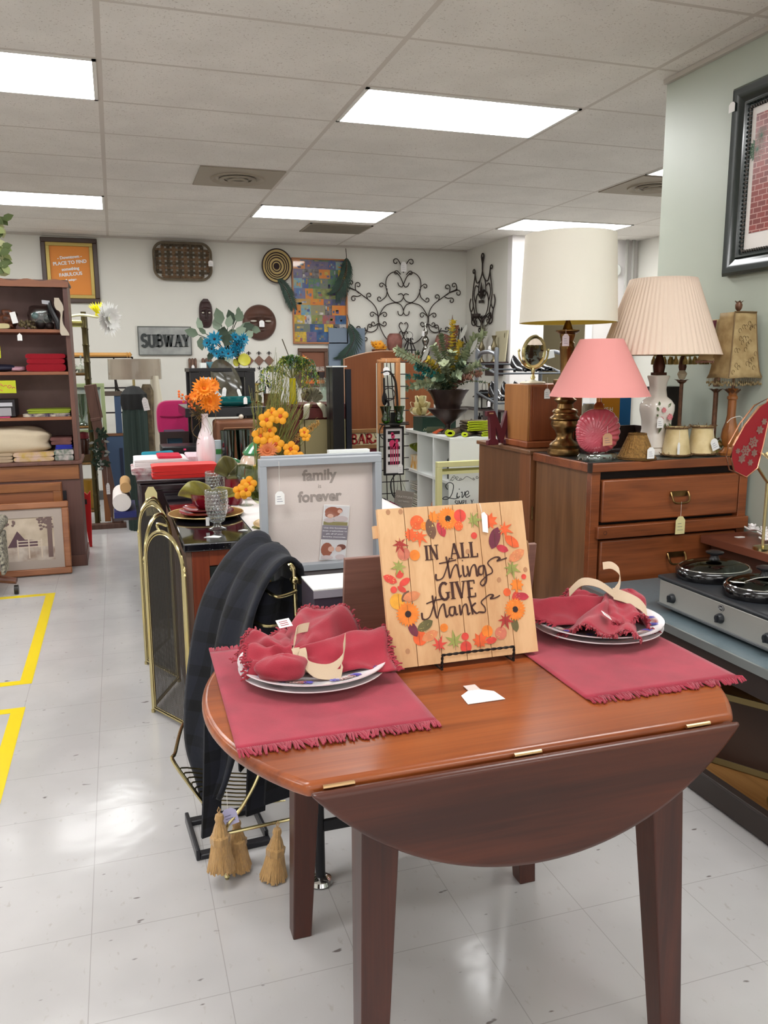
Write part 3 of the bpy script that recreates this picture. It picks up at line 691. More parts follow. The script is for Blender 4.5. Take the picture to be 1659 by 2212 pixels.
mb=MB();mb.tube(smooth2([(0.50,2.03,0.70),(0.50,2.03,0.33),(0.515,2.02,0.25),(0.55,2.0,0.185),(0.60,2.0,0.17)],6),0.008,8)
mb.build('chrome_brace',chrome,t)
t=thing('cookware_box','low white-topped dark box printed with a white casserole dish','box',(0.57,2.06,0.742))
bx=mat('box_dark_print',(62,54,66),0.4);MB().box(0.452,0.78,1.985,2.13,0.7425,0.832).build('carton',bx,t,bevel=0.002)
MB().box(0.4515,0.7805,1.9845,2.1305,0.8325,0.836).build('top_panel',white_paint,t)
MB().box(0.4515,0.7805,1.9835,1.9845,0.812,0.832).build('grey_band',mat('box_grey_band',(150,146,156),0.4),t)
mb=MB();mb.prism([(0.55+0.055*math.cos(q)*(1 if math.sin(q)<0 else 0.9),0.765+(0.03 if math.sin(q)>0 else 0.012)*math.sin(q))for q in[2*PI*i/24 for i in range(24)]],0.001,'xz',1.9825)
mb.prism([(0.535,0.79),(0.57,0.79),(0.575,0.80),(0.548,0.808),(0.53,0.806)],0.001,'xz',1.9825)
mb.k=1;mb.tube([(x,1.9825,z)for x,z in spiral((0.49,0.765),0.012,0,1.2,1,12)],0.001,5);mb.build('casserole_print',[mat('print_white',(214,210,222),0.4),mat('print_grey',(150,150,150),0.4)],t)
mb=MB()
text(mb,'CiC',0.022,Matrix.Translation((0.60,2.06,0.8362)),0.0003);mb.build('lettering',mat('black_print',(40,38,44),0.5),t)
grey_f=mat('grey_frame_paint',(158,162,168),0.45)
linen=mat('taupe_linen',(222,208,202),0.85,bump=0.2,bscale=500,var=0.04,vscale=4)
print_l=mat('faded_taupe_print',(164,152,146),0.85)
t=thing('shadow_box_frame','grey shadow box frame with family forever on its linen','frame',(0.53,2.2,0.7425))
mb=MB();X0,X1,Z0,Z1,Y0=0.414,0.815,0.7435,1.113,2.535
mb.frame(X0,X1,Z0,Z1,0.022,Y0,Y0+0.04);mb.build('frame',grey_f,t,bevel=0.0015)
MB().box(X0+0.02,X1-0.02,Y0+0.034,Y0+0.038,Z0+0.02,Z1-0.02).build('linen_backing',linen,t)
MB().add([(X0+0.02,Y0+0.011,Z0+0.02),(X1-0.02,Y0+0.011,Z0+0.02),(X1-0.02,Y0+0.011,Z1-0.02),(X0+0.02,Y0+0.011,Z1-0.02)],[(0,1,2,3)]).build('glass_pane',pane,t)
mb=MB();text(mb,'family',0.048,XZ(0.6126,Y0+0.0335,1.038),0.0004,0.0018,1.0);text(mb,'forever',0.048,XZ(0.6126,Y0+0.0335,0.968),0.0004,0.0018,1.0)
text(mb,'is',0.02,XZ(0.6126,Y0+0.0335,1.011),0.0004);mb.build('lettering',print_l,t,smooth=False)
MB().box(X0-0.001,X0,Y0+0.014,Y0+0.02,1.02,1.055).build('side_catch',chrome,t)
price_tag(t,(X0+0.06,Y0-0.003,Z1-0.006),0.095,0.030,0.042)
card=MB();card.T=Matrix.Translation((0.650,Y0+0.030,0.767))@Matrix.Rotation(R(6),4,'Y')@Matrix.Diagonal((1.33,1.2,0.79,1))
card.box(-0.033,0.033,0,0.001,0,0.235)
card.k=1;card.box(-0.031,0.031,-0.0006,0,0.150,0.232);card.box(-0.031,0.031,-0.0006,0,0.003,0.086)
card.k=2;card.box(-0.033,0.033,-0.0006,0,0.088,0.148)
def blob(k,x,z,rx,rz,o=-0.0014):card.k=k;card.prism([(x+rx*math.cos(2*PI*i/14),z+rz*math.sin(2*PI*i/14))for i in range(14)],0.0003,'xz',o)
card.k=3;card.box(-0.031,0.031,-0.001,-0.0006,0.150,0.164)
blob(5,-0.010,0.205,0.02,0.022,-0.0012);blob(4,0.012,0.178,0.019,0.013);blob(4,-0.017,0.170,0.014,0.010);blob(5,-0.017,0.193,0.012,0.012);blob(6,-0.015,0.188,0.008,0.009,-0.0017);blob(5,0.006,0.212,0.009,0.012,-0.0016);blob(6,0.008,0.209,0.006,0.008,-0.0018)
blob(5,-0.017,0.045,0.015,0.030);blob(6,-0.006,0.048,0.008,0.012,-0.0017);blob(7,0.02,0.058,0.012,0.012);blob(6,0.013,0.049,0.008,0.012,-0.0017);blob(4,-0.015,0.012,0.016,0.009,-0.0017);blob(4,0.019,0.015,0.013,0.012,-0.0017)
card.build('paper_insert',[white_paper,mat('pale_photo',(222,218,220),0.5),mat('grey_caption',(140,132,142),0.5),mat('grass_photo',(150,140,96),0.6),mat('shirt_photo',(206,190,190),0.6),mat('hair_photo',(160,96,76),0.6),mat('skin_photo',(222,176,158),0.6),mat('dark_hair_photo',(124,76,66),0.6)],t,smooth=False)
mb=MB();CT=Matrix.Translation((0.650,Y0+0.0284,0.767))@Matrix.Rotation(R(6),4,'Y')@Matrix.Diagonal((1.33,1.2,0.79,1))
for i,s_ in enumerate(('Use this functional','linen shadowbox to','pin all of your','favorite memories.')):
    text(mb,s_,0.0078,CT@XZ(0,0,0.135-i*0.0125),0.0002,0.0001)
mb.build('caption',mat('caption_white',(244,240,244),0.5),t,smooth=False)
t=thing('shadow_box_frame','second grey frame standing right behind the family forever frame','frame',(0.57,2.24,0.7425))
MB().frame(0.428,0.83,0.7435,1.118,0.022,2.58,2.61).build('frame',grey_f,t,bevel=0.0015)
MB().box(0.448,0.81,2.60,2.606,0.76,1.10).build('backing',mat('grey_backing',(120,116,116),0.8),t)
MB().box(0.66,0.80,2.62,2.65,0.7435,1.126).build('white_book',white_paint).name='white_binder'
tag(bpy.data.objects['white_binder'],'thin white slab whose top edge rises behind the grey frames','book')
t=thing('towel_stand','shiny brass towel and magazine stand with curled arms','stand',(0.35,2.2,0))
mb=MB()
mb.tube([(0.462,2.22,0.10),(0.446,2.20,0.80)],0.0065,10);mb.ball((0.446,2.20,0.808),0.013,10)
mb.tube(smooth2([(0.446,2.2,0.81),(0.445,2.2,0.84),(0.437,2.2,0.855),(0.43,2.2,0.853)],4),0.0065,8);mb.build('upright',brass,t)
for z,L in((0.777,0.075),(0.695,0.115)):
    mb=MB();mb.tube(smooth2([(0.448,2.19,z+.004),(0.44,2.185,z),(0.448-L*0.7,2.17,z-0.004),(0.448-L,2.19,z+0.004),(0.448-L-0.008,2.24,z+0.006)],5),0.005,8);mb.build('arm',brass,t)
mb=MB();mb.tube(smooth2([(0.462,2.2,0.80),(0.453,2.36,0.83),(0.43,2.5,0.80),(0.43,2.52,0.3),(0.43,2.52,0.02)],6),0.0065,8);mb.build('rear_upright',brass,t)
mb=MB()
mb.tube([(0.213,2.09,0.0),(0.213,2.09,0.15)],0.0055,8);mb.ball((0.213,2.09,0.009),0.009,8)
mb.tube(smooth2([(0.213,2.09,0.14),(0.222,2.09,0.165),(0.26,2.1,0.20),(0.31,2.12,0.27),(0.345,2.14,0.36),(0.35,2.16,0.45)],5),0.0055,8)
mb.tube([(0.213,2.09,0.138),(0.42,2.09,0.148)],0.005,8);mb.tube([(0.42,2.09,0.148),(0.46,2.22,0.10)],0.005,8)
mb.tube([(0.46,2.22,0.10),(0.46,2.22,0.0)],0.005,8);mb.tube([(0.213,2.52,0.0),(0.213,2.52,0.15)],0.005,8);mb.build('leg_frame',brass,t)
mb=MB();mb.tube(smooth2([(0.19,2.22,0.13),(0.095,2.22,0.30),(0.10,2.26,0.315),(0.135,2.45,0.31),(0.16,2.47,0.29),(0.20,2.47,0.10)],5),0.0055,8);mb.build('cradle_rim',brass,t)
for i in range(9):
    f_=i/8;zz_=0.145+0.13*f_;x_=0.185-0.075*f_
    MB().tube(smooth2([(x_,2.22,zz_),(x_+0.02,2.26,zz_-0.012),(0.30,2.27,0.11+0.1*f_),(0.41,2.24,0.12+0.12*f_)],4),0.0025,6).build('cradle_wire',brass,t)
throw_m=mat('black_checked_velvet',(15,15,19),0.95,sheen=0.05,bump=0.5,bscale=45)
nt=throw_m.node_tree;b=nt.nodes['Principled BSDF'];tc=nt.nodes.new('ShaderNodeTexCoord');sp=nt.nodes.new('ShaderNodeSeparateXYZ');nt.links.new(tc.outputs['Object'],sp.inputs[0])
g=mxm(nt,mxm(nt,gridline(nt,sp.outputs[1],0,0.075,0.014),gridline(nt,sp.outputs[2],0,0.10,0.016),'ADD'),0.5,'MULTIPLY');nt.links.new(mixc(nt,g,lin((26,28,38)),lin((8,8,12))),b.inputs['Base Color'])
LE=smooth2([(0.44,2.49,0.45),(0.445,2.49,0.70),(0.435,2.48,0.84),(0.395,2.47,0.89),(0.334,2.45,0.872),(0.259,2.43,0.79),(0.199,2.40,0.67),(0.166,2.38,0.507),(0.144,2.34,0.307),(0.164,2.30,0.20),(0.185,2.28,0.12)],5)
RE=smooth2([(0.43,2.24,0.45),(0.455,2.23,0.70),(0.472,2.22,0.81),(0.455,2.20,0.862),(0.42,2.17,0.872),(0.378,2.15,0.83),(0.335,2.135,0.75),(0.305,2.13,0.63),(0.280,2.13,0.50),(0.255,2.13,0.36),(0.215,2.13,0.235)],5)
def ff(u,v):
    i=v*(len(LE)-1);k=min(int(i),len(LE)-2);f_=i-k
    a=Vector(LE[k]).lerp(Vector(LE[k+1]),f_);b_=Vector(RE[k]).lerp(Vector(RE[k+1]),f_)
    p=a.lerp(b_,u)
    fold=(0.009*math.sin(u*13+v*2.0)+0.016*noise.noise(Vector((u*3.5,v*5,2))))*(0.3+v)+0.004*math.sin(PI*u)-0.012*math.exp(-((u-0.35)/0.08)**2)*min(1,2*v)
    nrm=(b_-a).cross(Vector(LE[k+1])-Vector(LE[k])).normalized()
    if nrm.dot(Vector((-1,-1,1)))<0:nrm=-nrm
    p+=nrm*fold
    if v>0.95:p.z+=0.03*noise.noise(Vector((u*4,7,2)))
    return tuple(p)
t=thing('velvet_throw','black checked velvet throw with tassels draped over the brass stand','throw',(0.32,2.25,0.02))
MB().grid(ff,26,64).build('cloth',throw_m,t,solid=0.012,ang=80)
def ff2(u,v):
    x=0.275+0.185*u+0.012*math.sin(u*17);z=0.80-v*(0.62-0.25*math.sin(u*4.2+.6)**2*(1 if u>.3 else 0.3));y=2.255+0.03*math.sin(u*14+v)+0.02*v
    x+=(v-0.5)*0.02-0.05*(1-v)*(0.4-u)*0
    return(x+0.06*max(0,1-v*1.6),y,z)
MB().grid(ff2,30,24).build('inner_fold',throw_m,t,solid=0.012,ang=80)
def hang(mb,x,y0,z0,z1,wd):
    mb.strip(smooth2([(x,y0,z0),(x-0.01,y0-0.004,(z0+z1)/2),(x-0.022,y0,z1)],5),wd,(1,0.3,0),0.01)
mb=MB();hang(mb,0.205,2.20,0.42,0.075,0.055);hang(mb,0.40,2.18,0.5,0.16,0.09);hang(mb,0.335,2.20,0.5,0.12,0.06);mb.build('hanging_corner',throw_m,t,ang=80)
tas=mat('gold_tassel_thread',(186,146,92),0.7,bump=0.6,bscale=500,stretch=(1,1,0.1),sheen=0.3,var=0.15,vscale=300)
def tassel(x,y,z,h,lean=0.0):
    mb=MB();mb.T=Matrix.Translation((x,y,z))@Matrix.Rotation(lean,4,'Y')
    mb.lathe([(0.002,h),(0.010,h*0.985),(0.0125,h*0.92),(0.010,h*0.86),(0.016,h*0.76),(0.021,h*0.64),(0.0215,h*0.60)],n=24,flute=12,fa=0.05)
    mb.lathe([(0.0215,h*0.64),(0.026,h*0.61),(0.0255,h*0.5),(0.023,h*0.47)],n=24,flute=8,fa=0.06)
    for k in range(60):
        q=2*PI*k/60;a=0.022;b2=0.035+rnd.uniform(-.003,.004);zz_=rnd.uniform(0,0.010)
        mb.tube([(a*math.cos(q),a*math.sin(q),h*0.5),(0.029*math.cos(q),0.029*math.sin(q),h*0.25),(b2*math.cos(q),b2*math.sin(q),zz_)],0.0022,4)
    mb.lathe([(0.0,h*0.45),(0.021,h*0.44),(0.026,h*0.1),(0.0,h*0.09)],n=16)
    mb.tube([(0,0,h),(0.004,0,h+0.012),(0,0,h+0.02),(-0.004,0,h+0.01),(0,0,h)],0.0016,5)
    mb.build('tassel',tas,t)
tassel(0.196,2.06,0.052,0.165);tassel(0.248,2.115,0.008,0.15);tassel(0.335,2.05,0.002,0.15,R(6))
price_tag(t,(0.222,2.09,0.262),0.052,0.042,0.05,mat('lilac_tag',(196,192,226),0.7),R(-12))
t=thing('plastic_tray','small black plastic stand lying on the floor under the brass basket','tray',(0.19,2.3,0))
mb=MB();mb.T=Matrix.Translation((0.14,2.20,0.0))@Matrix.Rotation(R(4),4,'Z')
mb.box(0,0.012,0,0.22,0,0.035);mb.box(0.012,0.22,0,0.03,0,0.016);mb.box(0.012,0.22,0.19,0.22,0,0.016);mb.box(0.208,0.22,0.03,0.19,0,0.03);mb.build('tray_frame',mat('black_plastic',(30,30,36),0.3),t,bevel=0.003)
ch_side=wood('chest_side_wood',(96,64,40),(132,92,60),2,0.4,1.2)
ch_front=wood('chest_front_wood',(96,48,24),(150,82,44),0,0.35,1.1,coat=0.2)
ch_dark=mat('drawer_gap',(26,14,10),0.7)
t=thing('chest_of_drawers','reddish oak chest of drawers crowded with lamps against the partition wall','chest of drawers',(2.18,3.07,0))
CX0,CX1,CY0,CY1=1.80,2.575,2.845,3.30
MB().box(CX0,CX0+0.02,CY0+0.031,CY1,0,0.975).build('side_panel',ch_side,t,bevel=0.002)
MB().box(CX1-0.02,CX1,CY0,CY1,0,0.975).build('side_panel',ch_side,t,bevel=0.002)
MB().box(CX0+0.02,CX1-0.02,CY0+0.03,CY1,0.02,0.975).build('carcass',ch_dark,t)
mb=MB();mb.box(CX0-0.02,CX1+0.012,CY0-0.018,CY1,0.975,1.012);mb.build('top_moulding',ch_front,t,bevel=0.004)
MB().box(CX0-0.008,CX1+0.002,CY0-0.006,CY1-0.004,1.0121,1.0135).build('top_inset',mat('dark_green_laminate',(46,52,52),0.3),t)
mb=MB();mb.box(CX0-0.021,CX0-0.006,CY0-0.019,CY0-0.005,0.974,1.013);mb.build('corner_plate',mat('dark_corner',(44,30,24),0.5),t)
mb=MB();mb.box(CX0,CX0+0.042,CY0-0.004,CY0+0.03,0,0.975);mb.build('stile',ch_front,t,bevel=0.002)
mb=MB();mb.box(CX1-0.042,CX1,CY0-0.004,CY0+0.03,0,0.975);mb.build('stile',ch_front,t,bevel=0.002)
for i,(z0,z1)in enumerate(((0.765,0.94),(0.492,0.69),(0.255,0.43),(0.03,0.20))):
    d=MB().box(CX0+0.05,CX1-0.052,CY0-0.012,CY0+0.028,z0,z1).build('drawer',ch_front,t,bevel=0.006)
    mb=MB();xc=2.215;zc=z0+(z1-z0)*0.56
    mb.box(xc-0.042,xc+0.042,CY0-0.016,CY0-0.0125,zc-0.006,zc+0.016)
    mb.tube(smooth2([(xc-0.042,CY0-0.018,zc+0.012),(xc-0.042,CY0-0.030,zc-0.008),(xc-0.030,CY0-0.036,zc-0.030),(xc+0.030,CY0-0.036,zc-0.030),(xc+0.042,CY0-0.030,zc-0.008),(xc+0.042,CY0-0.018,zc+0.012)],4),0.0045,8)
    mb.build('pull_handle',brass_old,d)
for z0,z1 in((0.70,0.752),(0.44,0.482)):
    mb=MB();mb.box(CX0+0.025,CX1,CY0-0.026,CY0+0.02,z0,z1);mb.build('rail',ch_front,t,bevel=0.004)
    q=MB();q.T=Matrix.Translation((CX0+0.06,CY0-0.026,(z0+z1)/2))@Matrix.Rotation(PI/2,4,'X');q.lathe([(0.008,0),(0.008,0.001),(0.005,-0.001),(0,-0.001)],n=14,cap=False);q.build('wood_plug',ch_dark,t)
tg=mat('manila_tag',(226,214,158),0.7)
price_tag(t,(2.21,CY0-0.042,0.838),0.062,0.046,0.075,tg)
t=thing('wood_cabinet','tall brown cabinet seen from its side directly behind the oak chest','cabinet',(2.1,3.6,0))
c2=wood('cabinet_side_wood',(98,66,42),(124,84,54),2,0.45,0.9)
mb=MB();mb.box(1.783,1.80,3.42,3.885,0,1.0);mb.build('side_panel',c2,t,bevel=0.002)
mb=MB();mb.box(1.778,1.83,3.318,3.42,0,1.0);mb.build('front_stile',wood('cabinet_front_wood',(104,62,36),(136,84,50),2,0.4,1.0),t,bevel=0.003)
mb=MB();mb.box(1.80,2.46,3.42,3.885,0.02,1.0);mb.build('body',c2,t)
mb=MB();mb.box(1.768,2.47,3.306,3.89,1.0,1.018);mb.build('top',c2,t,bevel=0.003)
mb=MB();mb.tube([(1.79,3.31,0.70),(1.79,3.31,0.76)],0.004,6);mb.build('hinge',brass_old,t)
t=thing('jewelry_cabinet','upright reddish-brown wooden box standing on the rear cabinet','cabinet',(1.95,3.5,1.0185))
rb_=wood('reddish_plywood',(128,66,34),(158,88,50),2,0.45,0.8)
mb=MB();mb.box(1.826,2.10,3.42,3.66,1.05,1.312);mb.build('body',rb_,t,bevel=0.004)
mb=MB();mb.box(1.80,2.12,3.40,3.68,1.019,1.05);mb.build('base',rb_,t,bevel=0.006)
mb=MB();mb.box(1.836,2.09,3.414,3.4195,1.055,1.302);mb.build('back_panel',wood('panel_brown',(112,54,28),(140,74,40),2,0.4,0.8),t,bevel=0.001)
mb=MB();mb.box(1.812,1.826,3.42,3.66,1.05,1.312);mb.build('side_strip',wood('honey_strip',(150,96,50),(176,120,70),2,0.4,1.0),t,bevel=0.002)
maroon=mat('maroon_paint',(88,28,40),0.45)
t=thing('wooden_letter','maroon wooden letter M leaning on the rear cabinet','letter',(1.74,3.6,1.0185))
mb=MB();P0=(1.712,3.60);h_=0.165
T_=Matrix.Translation((1.70,3.60,1.02))@Matrix.Rotation(R(6),4,'Z')@Matrix.Rotation(R(-6),4,'X')
mb.T=T_
outl=[(0.0,0.0),(0.06,0.0),(0.06,0.022),(0.046,0.03),(0.046,0.085),(0.072,0.008),(0.086,0.008),(0.112,0.085),(0.112,0.03),(0.098,0.022),(0.098,0.0),(0.158,0.0),(0.158,0.022),(0.144,0.03),(0.144,0.135),(0.158,0.142),(0.158,0.165),(0.112,0.165),(0.079,0.08),(0.046,0.165),(0.0,0.165),(0.0,0.142),(0.014,0.135),(0.014,0.03),(0.0,0.022)]
mb.prism(outl,0.022,'xz',0);mb.build('letter_body',maroon,t,bevel=0.002)
mb=MB();mb.T=T_;mb.box(0.012,0.036,-0.0008,0,0.150,0.156);mb.build('sawtooth_hanger',chrome,t)
t=thing('vanity_mirror','round brass swivel mirror on a stand on the reddish box','mirror',(1.90,3.54,1.3125))
mb=MB();mb.lathe([(0.0,0.001),(0.060,0.001),(0.062,0.006),(0.055,0.011),(0.02,0.014),(0.012,0.02),(0.0,0.021)],(1.90,3.54,1.3125),32);mb.build('base',mat('cream_marble',(228,220,196),0.3),t)
mb=MB();mb.lathe([(0.008,0.02),(0.012,0.03),(0.006,0.045),(0.010,0.06),(0.007,0.075)],(1.90,3.54,1.3125),16)
yk=[(1.90+0.078*math.cos(q),3.54,1.463+0.078*math.sin(q))for q in[R(-185)+R(190)*i/24 for i in range(25)]]
mb.tube(yk,0.0045,8);mb.ball(yk[0],0.008,8);mb.ball(yk[-1],0.008,8);mb.build('yoke',brass,t)
mb=MB();mb.T=Matrix.Translation((1.90,3.536,1.463))@Matrix.Rotation(R(10),4,'Z')@Matrix.Rotation(R(96),4,'X')
mb.lathe([(0.056,0.006),(0.066,0.009),(0.071,0.0),(0.066,-0.009),(0.056,-0.006),(0.056,0.006)],n=48,cap=False,sy=1.12);mb.build('rim',brass,t)
mb=MB();mb.T=Matrix.Translation((1.90,3.536,1.463))@Matrix.Rotation(R(10),4,'Z')@Matrix.Rotation(R(96),4,'X')
mb.lathe([(0.0,0.003),(0.057,0.003),(0.057,-0.003),(0.0,-0.003)],n=40,sy=1.12);mb.build('mirror_glass',mat('mirror_silver',(225,232,232),0.02,1.0),t)
price_tag(t,(1.905,3.408,1.345),0.052,0.03,0.046)
def ring_shade(mb,c,r0,r1,z0,z1,sq=0.0,flute=0,fa=0.0,curve=0.0,n=64,th=0.0025,sx=1,sy=1):
    """an open shade: r0 at z0 below, r1 at z1 above"""
    pr=[]
    for i in range(9):
        f_=i/8;pr.append((r0+(r1-r0)*f_-curve*math.sin(PI*f_),z0+(z1-z0)*f_))
    inner=[(a-th,z)for a,z in reversed(pr)]
    mb.lathe(pr+inner+[pr[0]],c,n,flute=flute,fa=fa,cap=False,sx=sx,sy=sy)
CT_=1.0136
t=thing('table_lamp','tall lamp with a big white drum shade on a turned dark brass base','lamp',(1.895,3.14,CT_))
cx,cy=1.845,3.14
shade_w=mat('white_linen_shade',(228,222,208),0.8,bump=0.15,bscale=300,trans=0.0)
mb=MB();ring_shade(mb,(cx,cy,0),0.205,0.188,1.577,1.935);mb.build('lamp_shade',shade_w,t,ang=50)
mb=MB();mb.lathe([(0.2015,1.578),(0.1845,1.934)],(cx,cy,0),64,cap=False);mb.build('shade_lining',mat('gold_lining',(214,192,84),0.6),t)
mb=MB();mb.lathe([(0.066,0),(0.072,0.012),(0.068,0.03),(0.060,0.032),(0.064,0.045),(0.056,0.056),(0.040,0.066),(0.034,0.085),(0.040,0.105),(0.052,0.118),(0.060,0.135),(0.056,0.15),(0.066,0.158),(0.064,0.165),(0.052,0.172),(0.050,0.182),(0.056,0.187),(0.052,0.196),(0.036,0.203),(0.032,0.222),(0.046,0.235),(0.048,0.24),(0.038,0.247),(0.024,0.256),(0.024,0.28),(0.040,0.29),(0.052,0.305),(0.056,0.322),(0.054,0.326)],(cx,cy,CT_),40)
mb.build('turned_base',brass_old,t,ang=50)
mb=MB();mb.lathe([(0.030,0.326),(0.024,0.335),(0.030,0.45),(0.034,0.46),(0.030,0.47),(0.032,0.478),(0.026,0.486),(0.034,0.51),(0.034,0.515)],(cx,cy,CT_),36,flute=12,fa=0.04,fz=(0.334,0.451));mb.lathe([(0.034,0.515),(0.052,0.528),(0.052,0.532),(0.022,0.536),(0.014,0.56),(0.010,0.57),(0.010,0.66)],(cx,cy,CT_),32)
mb.build('fluted_column',mat('antique_brass_dark',(118,88,52),0.28,1.0,var=0.25,vscale=15),t,ang=50)
price_tag(t,(cx-0.04,cy-0.055,CT_+0.535),0.02,0.032,0.05,mat('lilac_white_tag',(228,222,232),0.7))
t=thing('table_lamp','porcelain rose lamp with a wide pleated beige shade','lamp',(2.24,3.03,CT_))
cx,cy=2.232,3.03
mb=MB();ring_shade(mb,(cx,cy,0),0.250,0.137,1.44,1.755,flute=64,fa=0.012,n=256);mb.build('lamp_shade',mat('pleated_beige_fabric',(222,200,182),0.8),t,ang=80)
mb=MB();mb.lathe([(0.245,1.444),(0.133,1.75)],(cx,cy,0),48,cap=False);mb.build('shade_lining',mat('cream_lining',(226,206,160),0.7),t)
pc=mat('glazed_porcelain',(226,218,208),0.12,coat=0.5)
def sqlathe(mb,prof,c,n=40,p=4.0):
    vs=[]
    for r,z in prof:
        for k in range(n):
            q=2*PI*k/n+PI/4*0;cc,s_=math.cos(q),math.sin(q)
            rr=r/(abs(cc)**p+abs(s_)**p)**(1/p);vs.append((c[0]+rr*cc,c[1]+rr*s_,c[2]+z))
    fs=[(j*n+k,j*n+(k+1)%n,(j+1)*n+(k+1)%n,(j+1)*n+k)for j in range(len(prof)-1)for k in range(n)]
    fs+=[tuple(range(n-1,-1,-1)),tuple((len(prof)-1)*n+k for k in range(n))]
    mb.add(vs,fs)
mb=MB();sqlathe(mb,[(0.075,0),(0.080,0.006),(0.078,0.018),(0.066,0.024),(0.064,0.03),(0.070,0.036),(0.066,0.05)],(cx,cy,CT_));mb.build('foot',pc,t)
mb=MB();sqlathe(mb,[(0.066,0.05),(0.058,0.075),(0.052,0.11),(0.054,0.15),(0.062,0.19),(0.062,0.215),(0.050,0.235),(0.034,0.25),(0.030,0.28),(0.032,0.31),(0.040,0.335),(0.038,0.34)],(cx,cy,CT_));mb.build('vase_body',pc,t,ang=60)
mb=MB();mb.box(cx-0.026,cx+0.026,cy-0.02,cy+0.02,CT_+0.341,CT_+0.353);mb.lathe([(0.022,0.353),(0.026,0.38),(0.018,0.41),(0.01,0.43),(0.006,0.46)],(cx,cy,CT_),20);mb.build('socket',mat('dark_bronze',(74,44,34),0.4,0.8),t)
mb=MB();fl=[(cx-0.012,0.195,0.013),(cx+0.020,0.165,0.016),(cx-0.022,0.158,0.011)]
yy=cy-0.0645
for(x,z,r_)in fl:
    for k in range(7):
        mb.k=0 if k%2 else 1;q=2*PI*k/7
        mb.leaf((x,yy,CT_+z),(r_*math.cos(q),-0.002,r_*math.sin(q)),r_*0.9,(0,-1,0),0)
for(x,z,dx,dz)in[(cx-0.012,0.13,-0.02,-0.035),(cx+0.018,0.14,0.02,-0.03),(cx-0.035,0.19,-0.01,0.02),(cx-0.03,0.215,-0.008,0.018),(cx+0.01,0.205,0.015,0.02),(cx+0.0,0.14,0.004,-0.03),(cx-0.035,0.17,-0.012,0.006)]:
    mb.k=2;mb.leaf((x,yy+0.002+(0.15-z)*0.1*(z<0.15),CT_+z),(dx,-0.001,dz),0.012,(0,-1,0),0)
mb.build('rose_decoration',[mat('rose_pink',(222,150,150),0.5),mat('rose_deep',(206,112,122),0.5),mat('leaf_grey_green',(98,112,78),0.5)],t)
price_tag(t,(cx-0.035,cy-0.075,CT_+0.21),0.045,0.032,0.045)
t=thing('table_lamp','pink lamp with a ribbed shell body on a clear base, front of the chest','lamp',(1.875,2.925,CT_))
cx,cy=1.875,2.925
mb=MB();ring_shade(mb,(cx,cy,0),0.202,0.086,1.275,1.502);mb.build('lamp_shade',mat('pink_shade',(226,150,146),0.75,bump=0.15,bscale=500),t,ang=50)
pk=mat('pink_glazed_ceramic',(196,84,98),0.12,coat=0.7)
def shell(u,v):
    a=2*PI*u;z=-1+2*v;rr=math.sqrt(max(0,1-z*z))**0.8
    x=0.097*rr*math.cos(a);y=0.047*rr*math.sin(a);zz_=0.093*z
    ax=x+0.045;az=zz_+0.02
    rib=0.0028*abs(math.sin(17*math.atan2(az,ax)*0.9))*min(1,math.hypot(ax,az)/0.05)
    y+=(-1 if y<0 else 1)*rib*2.0*rr;k=1+rib*8*(1 if rr>0.2 else 0)
    return(cx+x*k,cy+y,1.044+0.088+zz_)
mb=MB();mb.grid(shell,150,64,True);mb.build('shell_body',pk,t,ang=80)
mb=MB();mb.lathe([(0.022,0.0),(0.018,0.02),(0.008,0.03),(0.008,0.08)],(cx,cy,1.222),20);mb.build('socket',mat('orange_brass',(176,112,62),0.35,0.8),t)
acr=thin('clear_acrylic',(225,232,228),0.25,0.7)
mb=MB();mb.lathe([(0.085,0.0),(0.088,0.004),(0.088,0.018),(0.08,0.028),(0.045,0.030),(0.04,0.036)],(cx,cy,CT_),48,flute=10,fa=0.03,sy=0.75);mb.build('acrylic_base',acr,t)
price_tag(t,(cx+0.01,cy-0.053,1.155),0.028,0.044,0.05,mat('kraft_tag',(200,152,118),0.8),R(-4))
def sqshade(mb,c,a0,a1,z0,z1,curve=0.3,n=4,sag=0.0):
    """four-sided flared shade"""
    N=12;vs=[]
    for j in range(N+1):
        f_=j/N;a=a0+(a1-a0)*(f_**(0.55 if curve else 1))
        for(sx_,sy_)in((-1,-1),(0,-1.02),(1,-1),(1.02,0),(1,1),(0,1.02),(-1,1),(-1.02,0)):
            vs.append((c[0]+a*sx_,c[1]+a*sy_*0.8,z0+(z1-z0)*f_-(0.0 if abs(sx_)!=abs(sy_)else 0.004*(1-f_))))
    fs=[(j*8+k,j*8+(k+1)%8,(j+1)*8+(k+1)%8,(j+1)*8+k)for j in range(N)for k in range(8)]
    mb.add(vs,fs)
def crown(mb,c,r,z,h,n=8):
    for k in range(n):
        q=2*PI*k/n;d=Vector((math.cos(q),math.sin(q),0))
        p=Vector((c[0],c[1],z))+d*r*0.6
        mb.leaf(p,d*r*0.6+Vector((0,0,h)),r*0.7,d,-0.25)
bronze=mat('bronze_wood',(110,76,56),0.4,0.3,var=0.3,vscale=40)
cream=mat('cream_ceramic',(214,200,170),0.4)
def fringe_beads(name,pts,m,parent,L=0.02,blob_=0.0035):
    mb=MB()
    for i,p in enumerate(pts):
        l=L*rnd.uniform(0.7,1.2)
        mb.tube([p,(p[0],p[1],p[2]-l)],0.0007,4);mb.ball((p[0],p[1],p[2]-l),blob_,6,(1,1,1.6))
    return mb.build(name,m,parent)
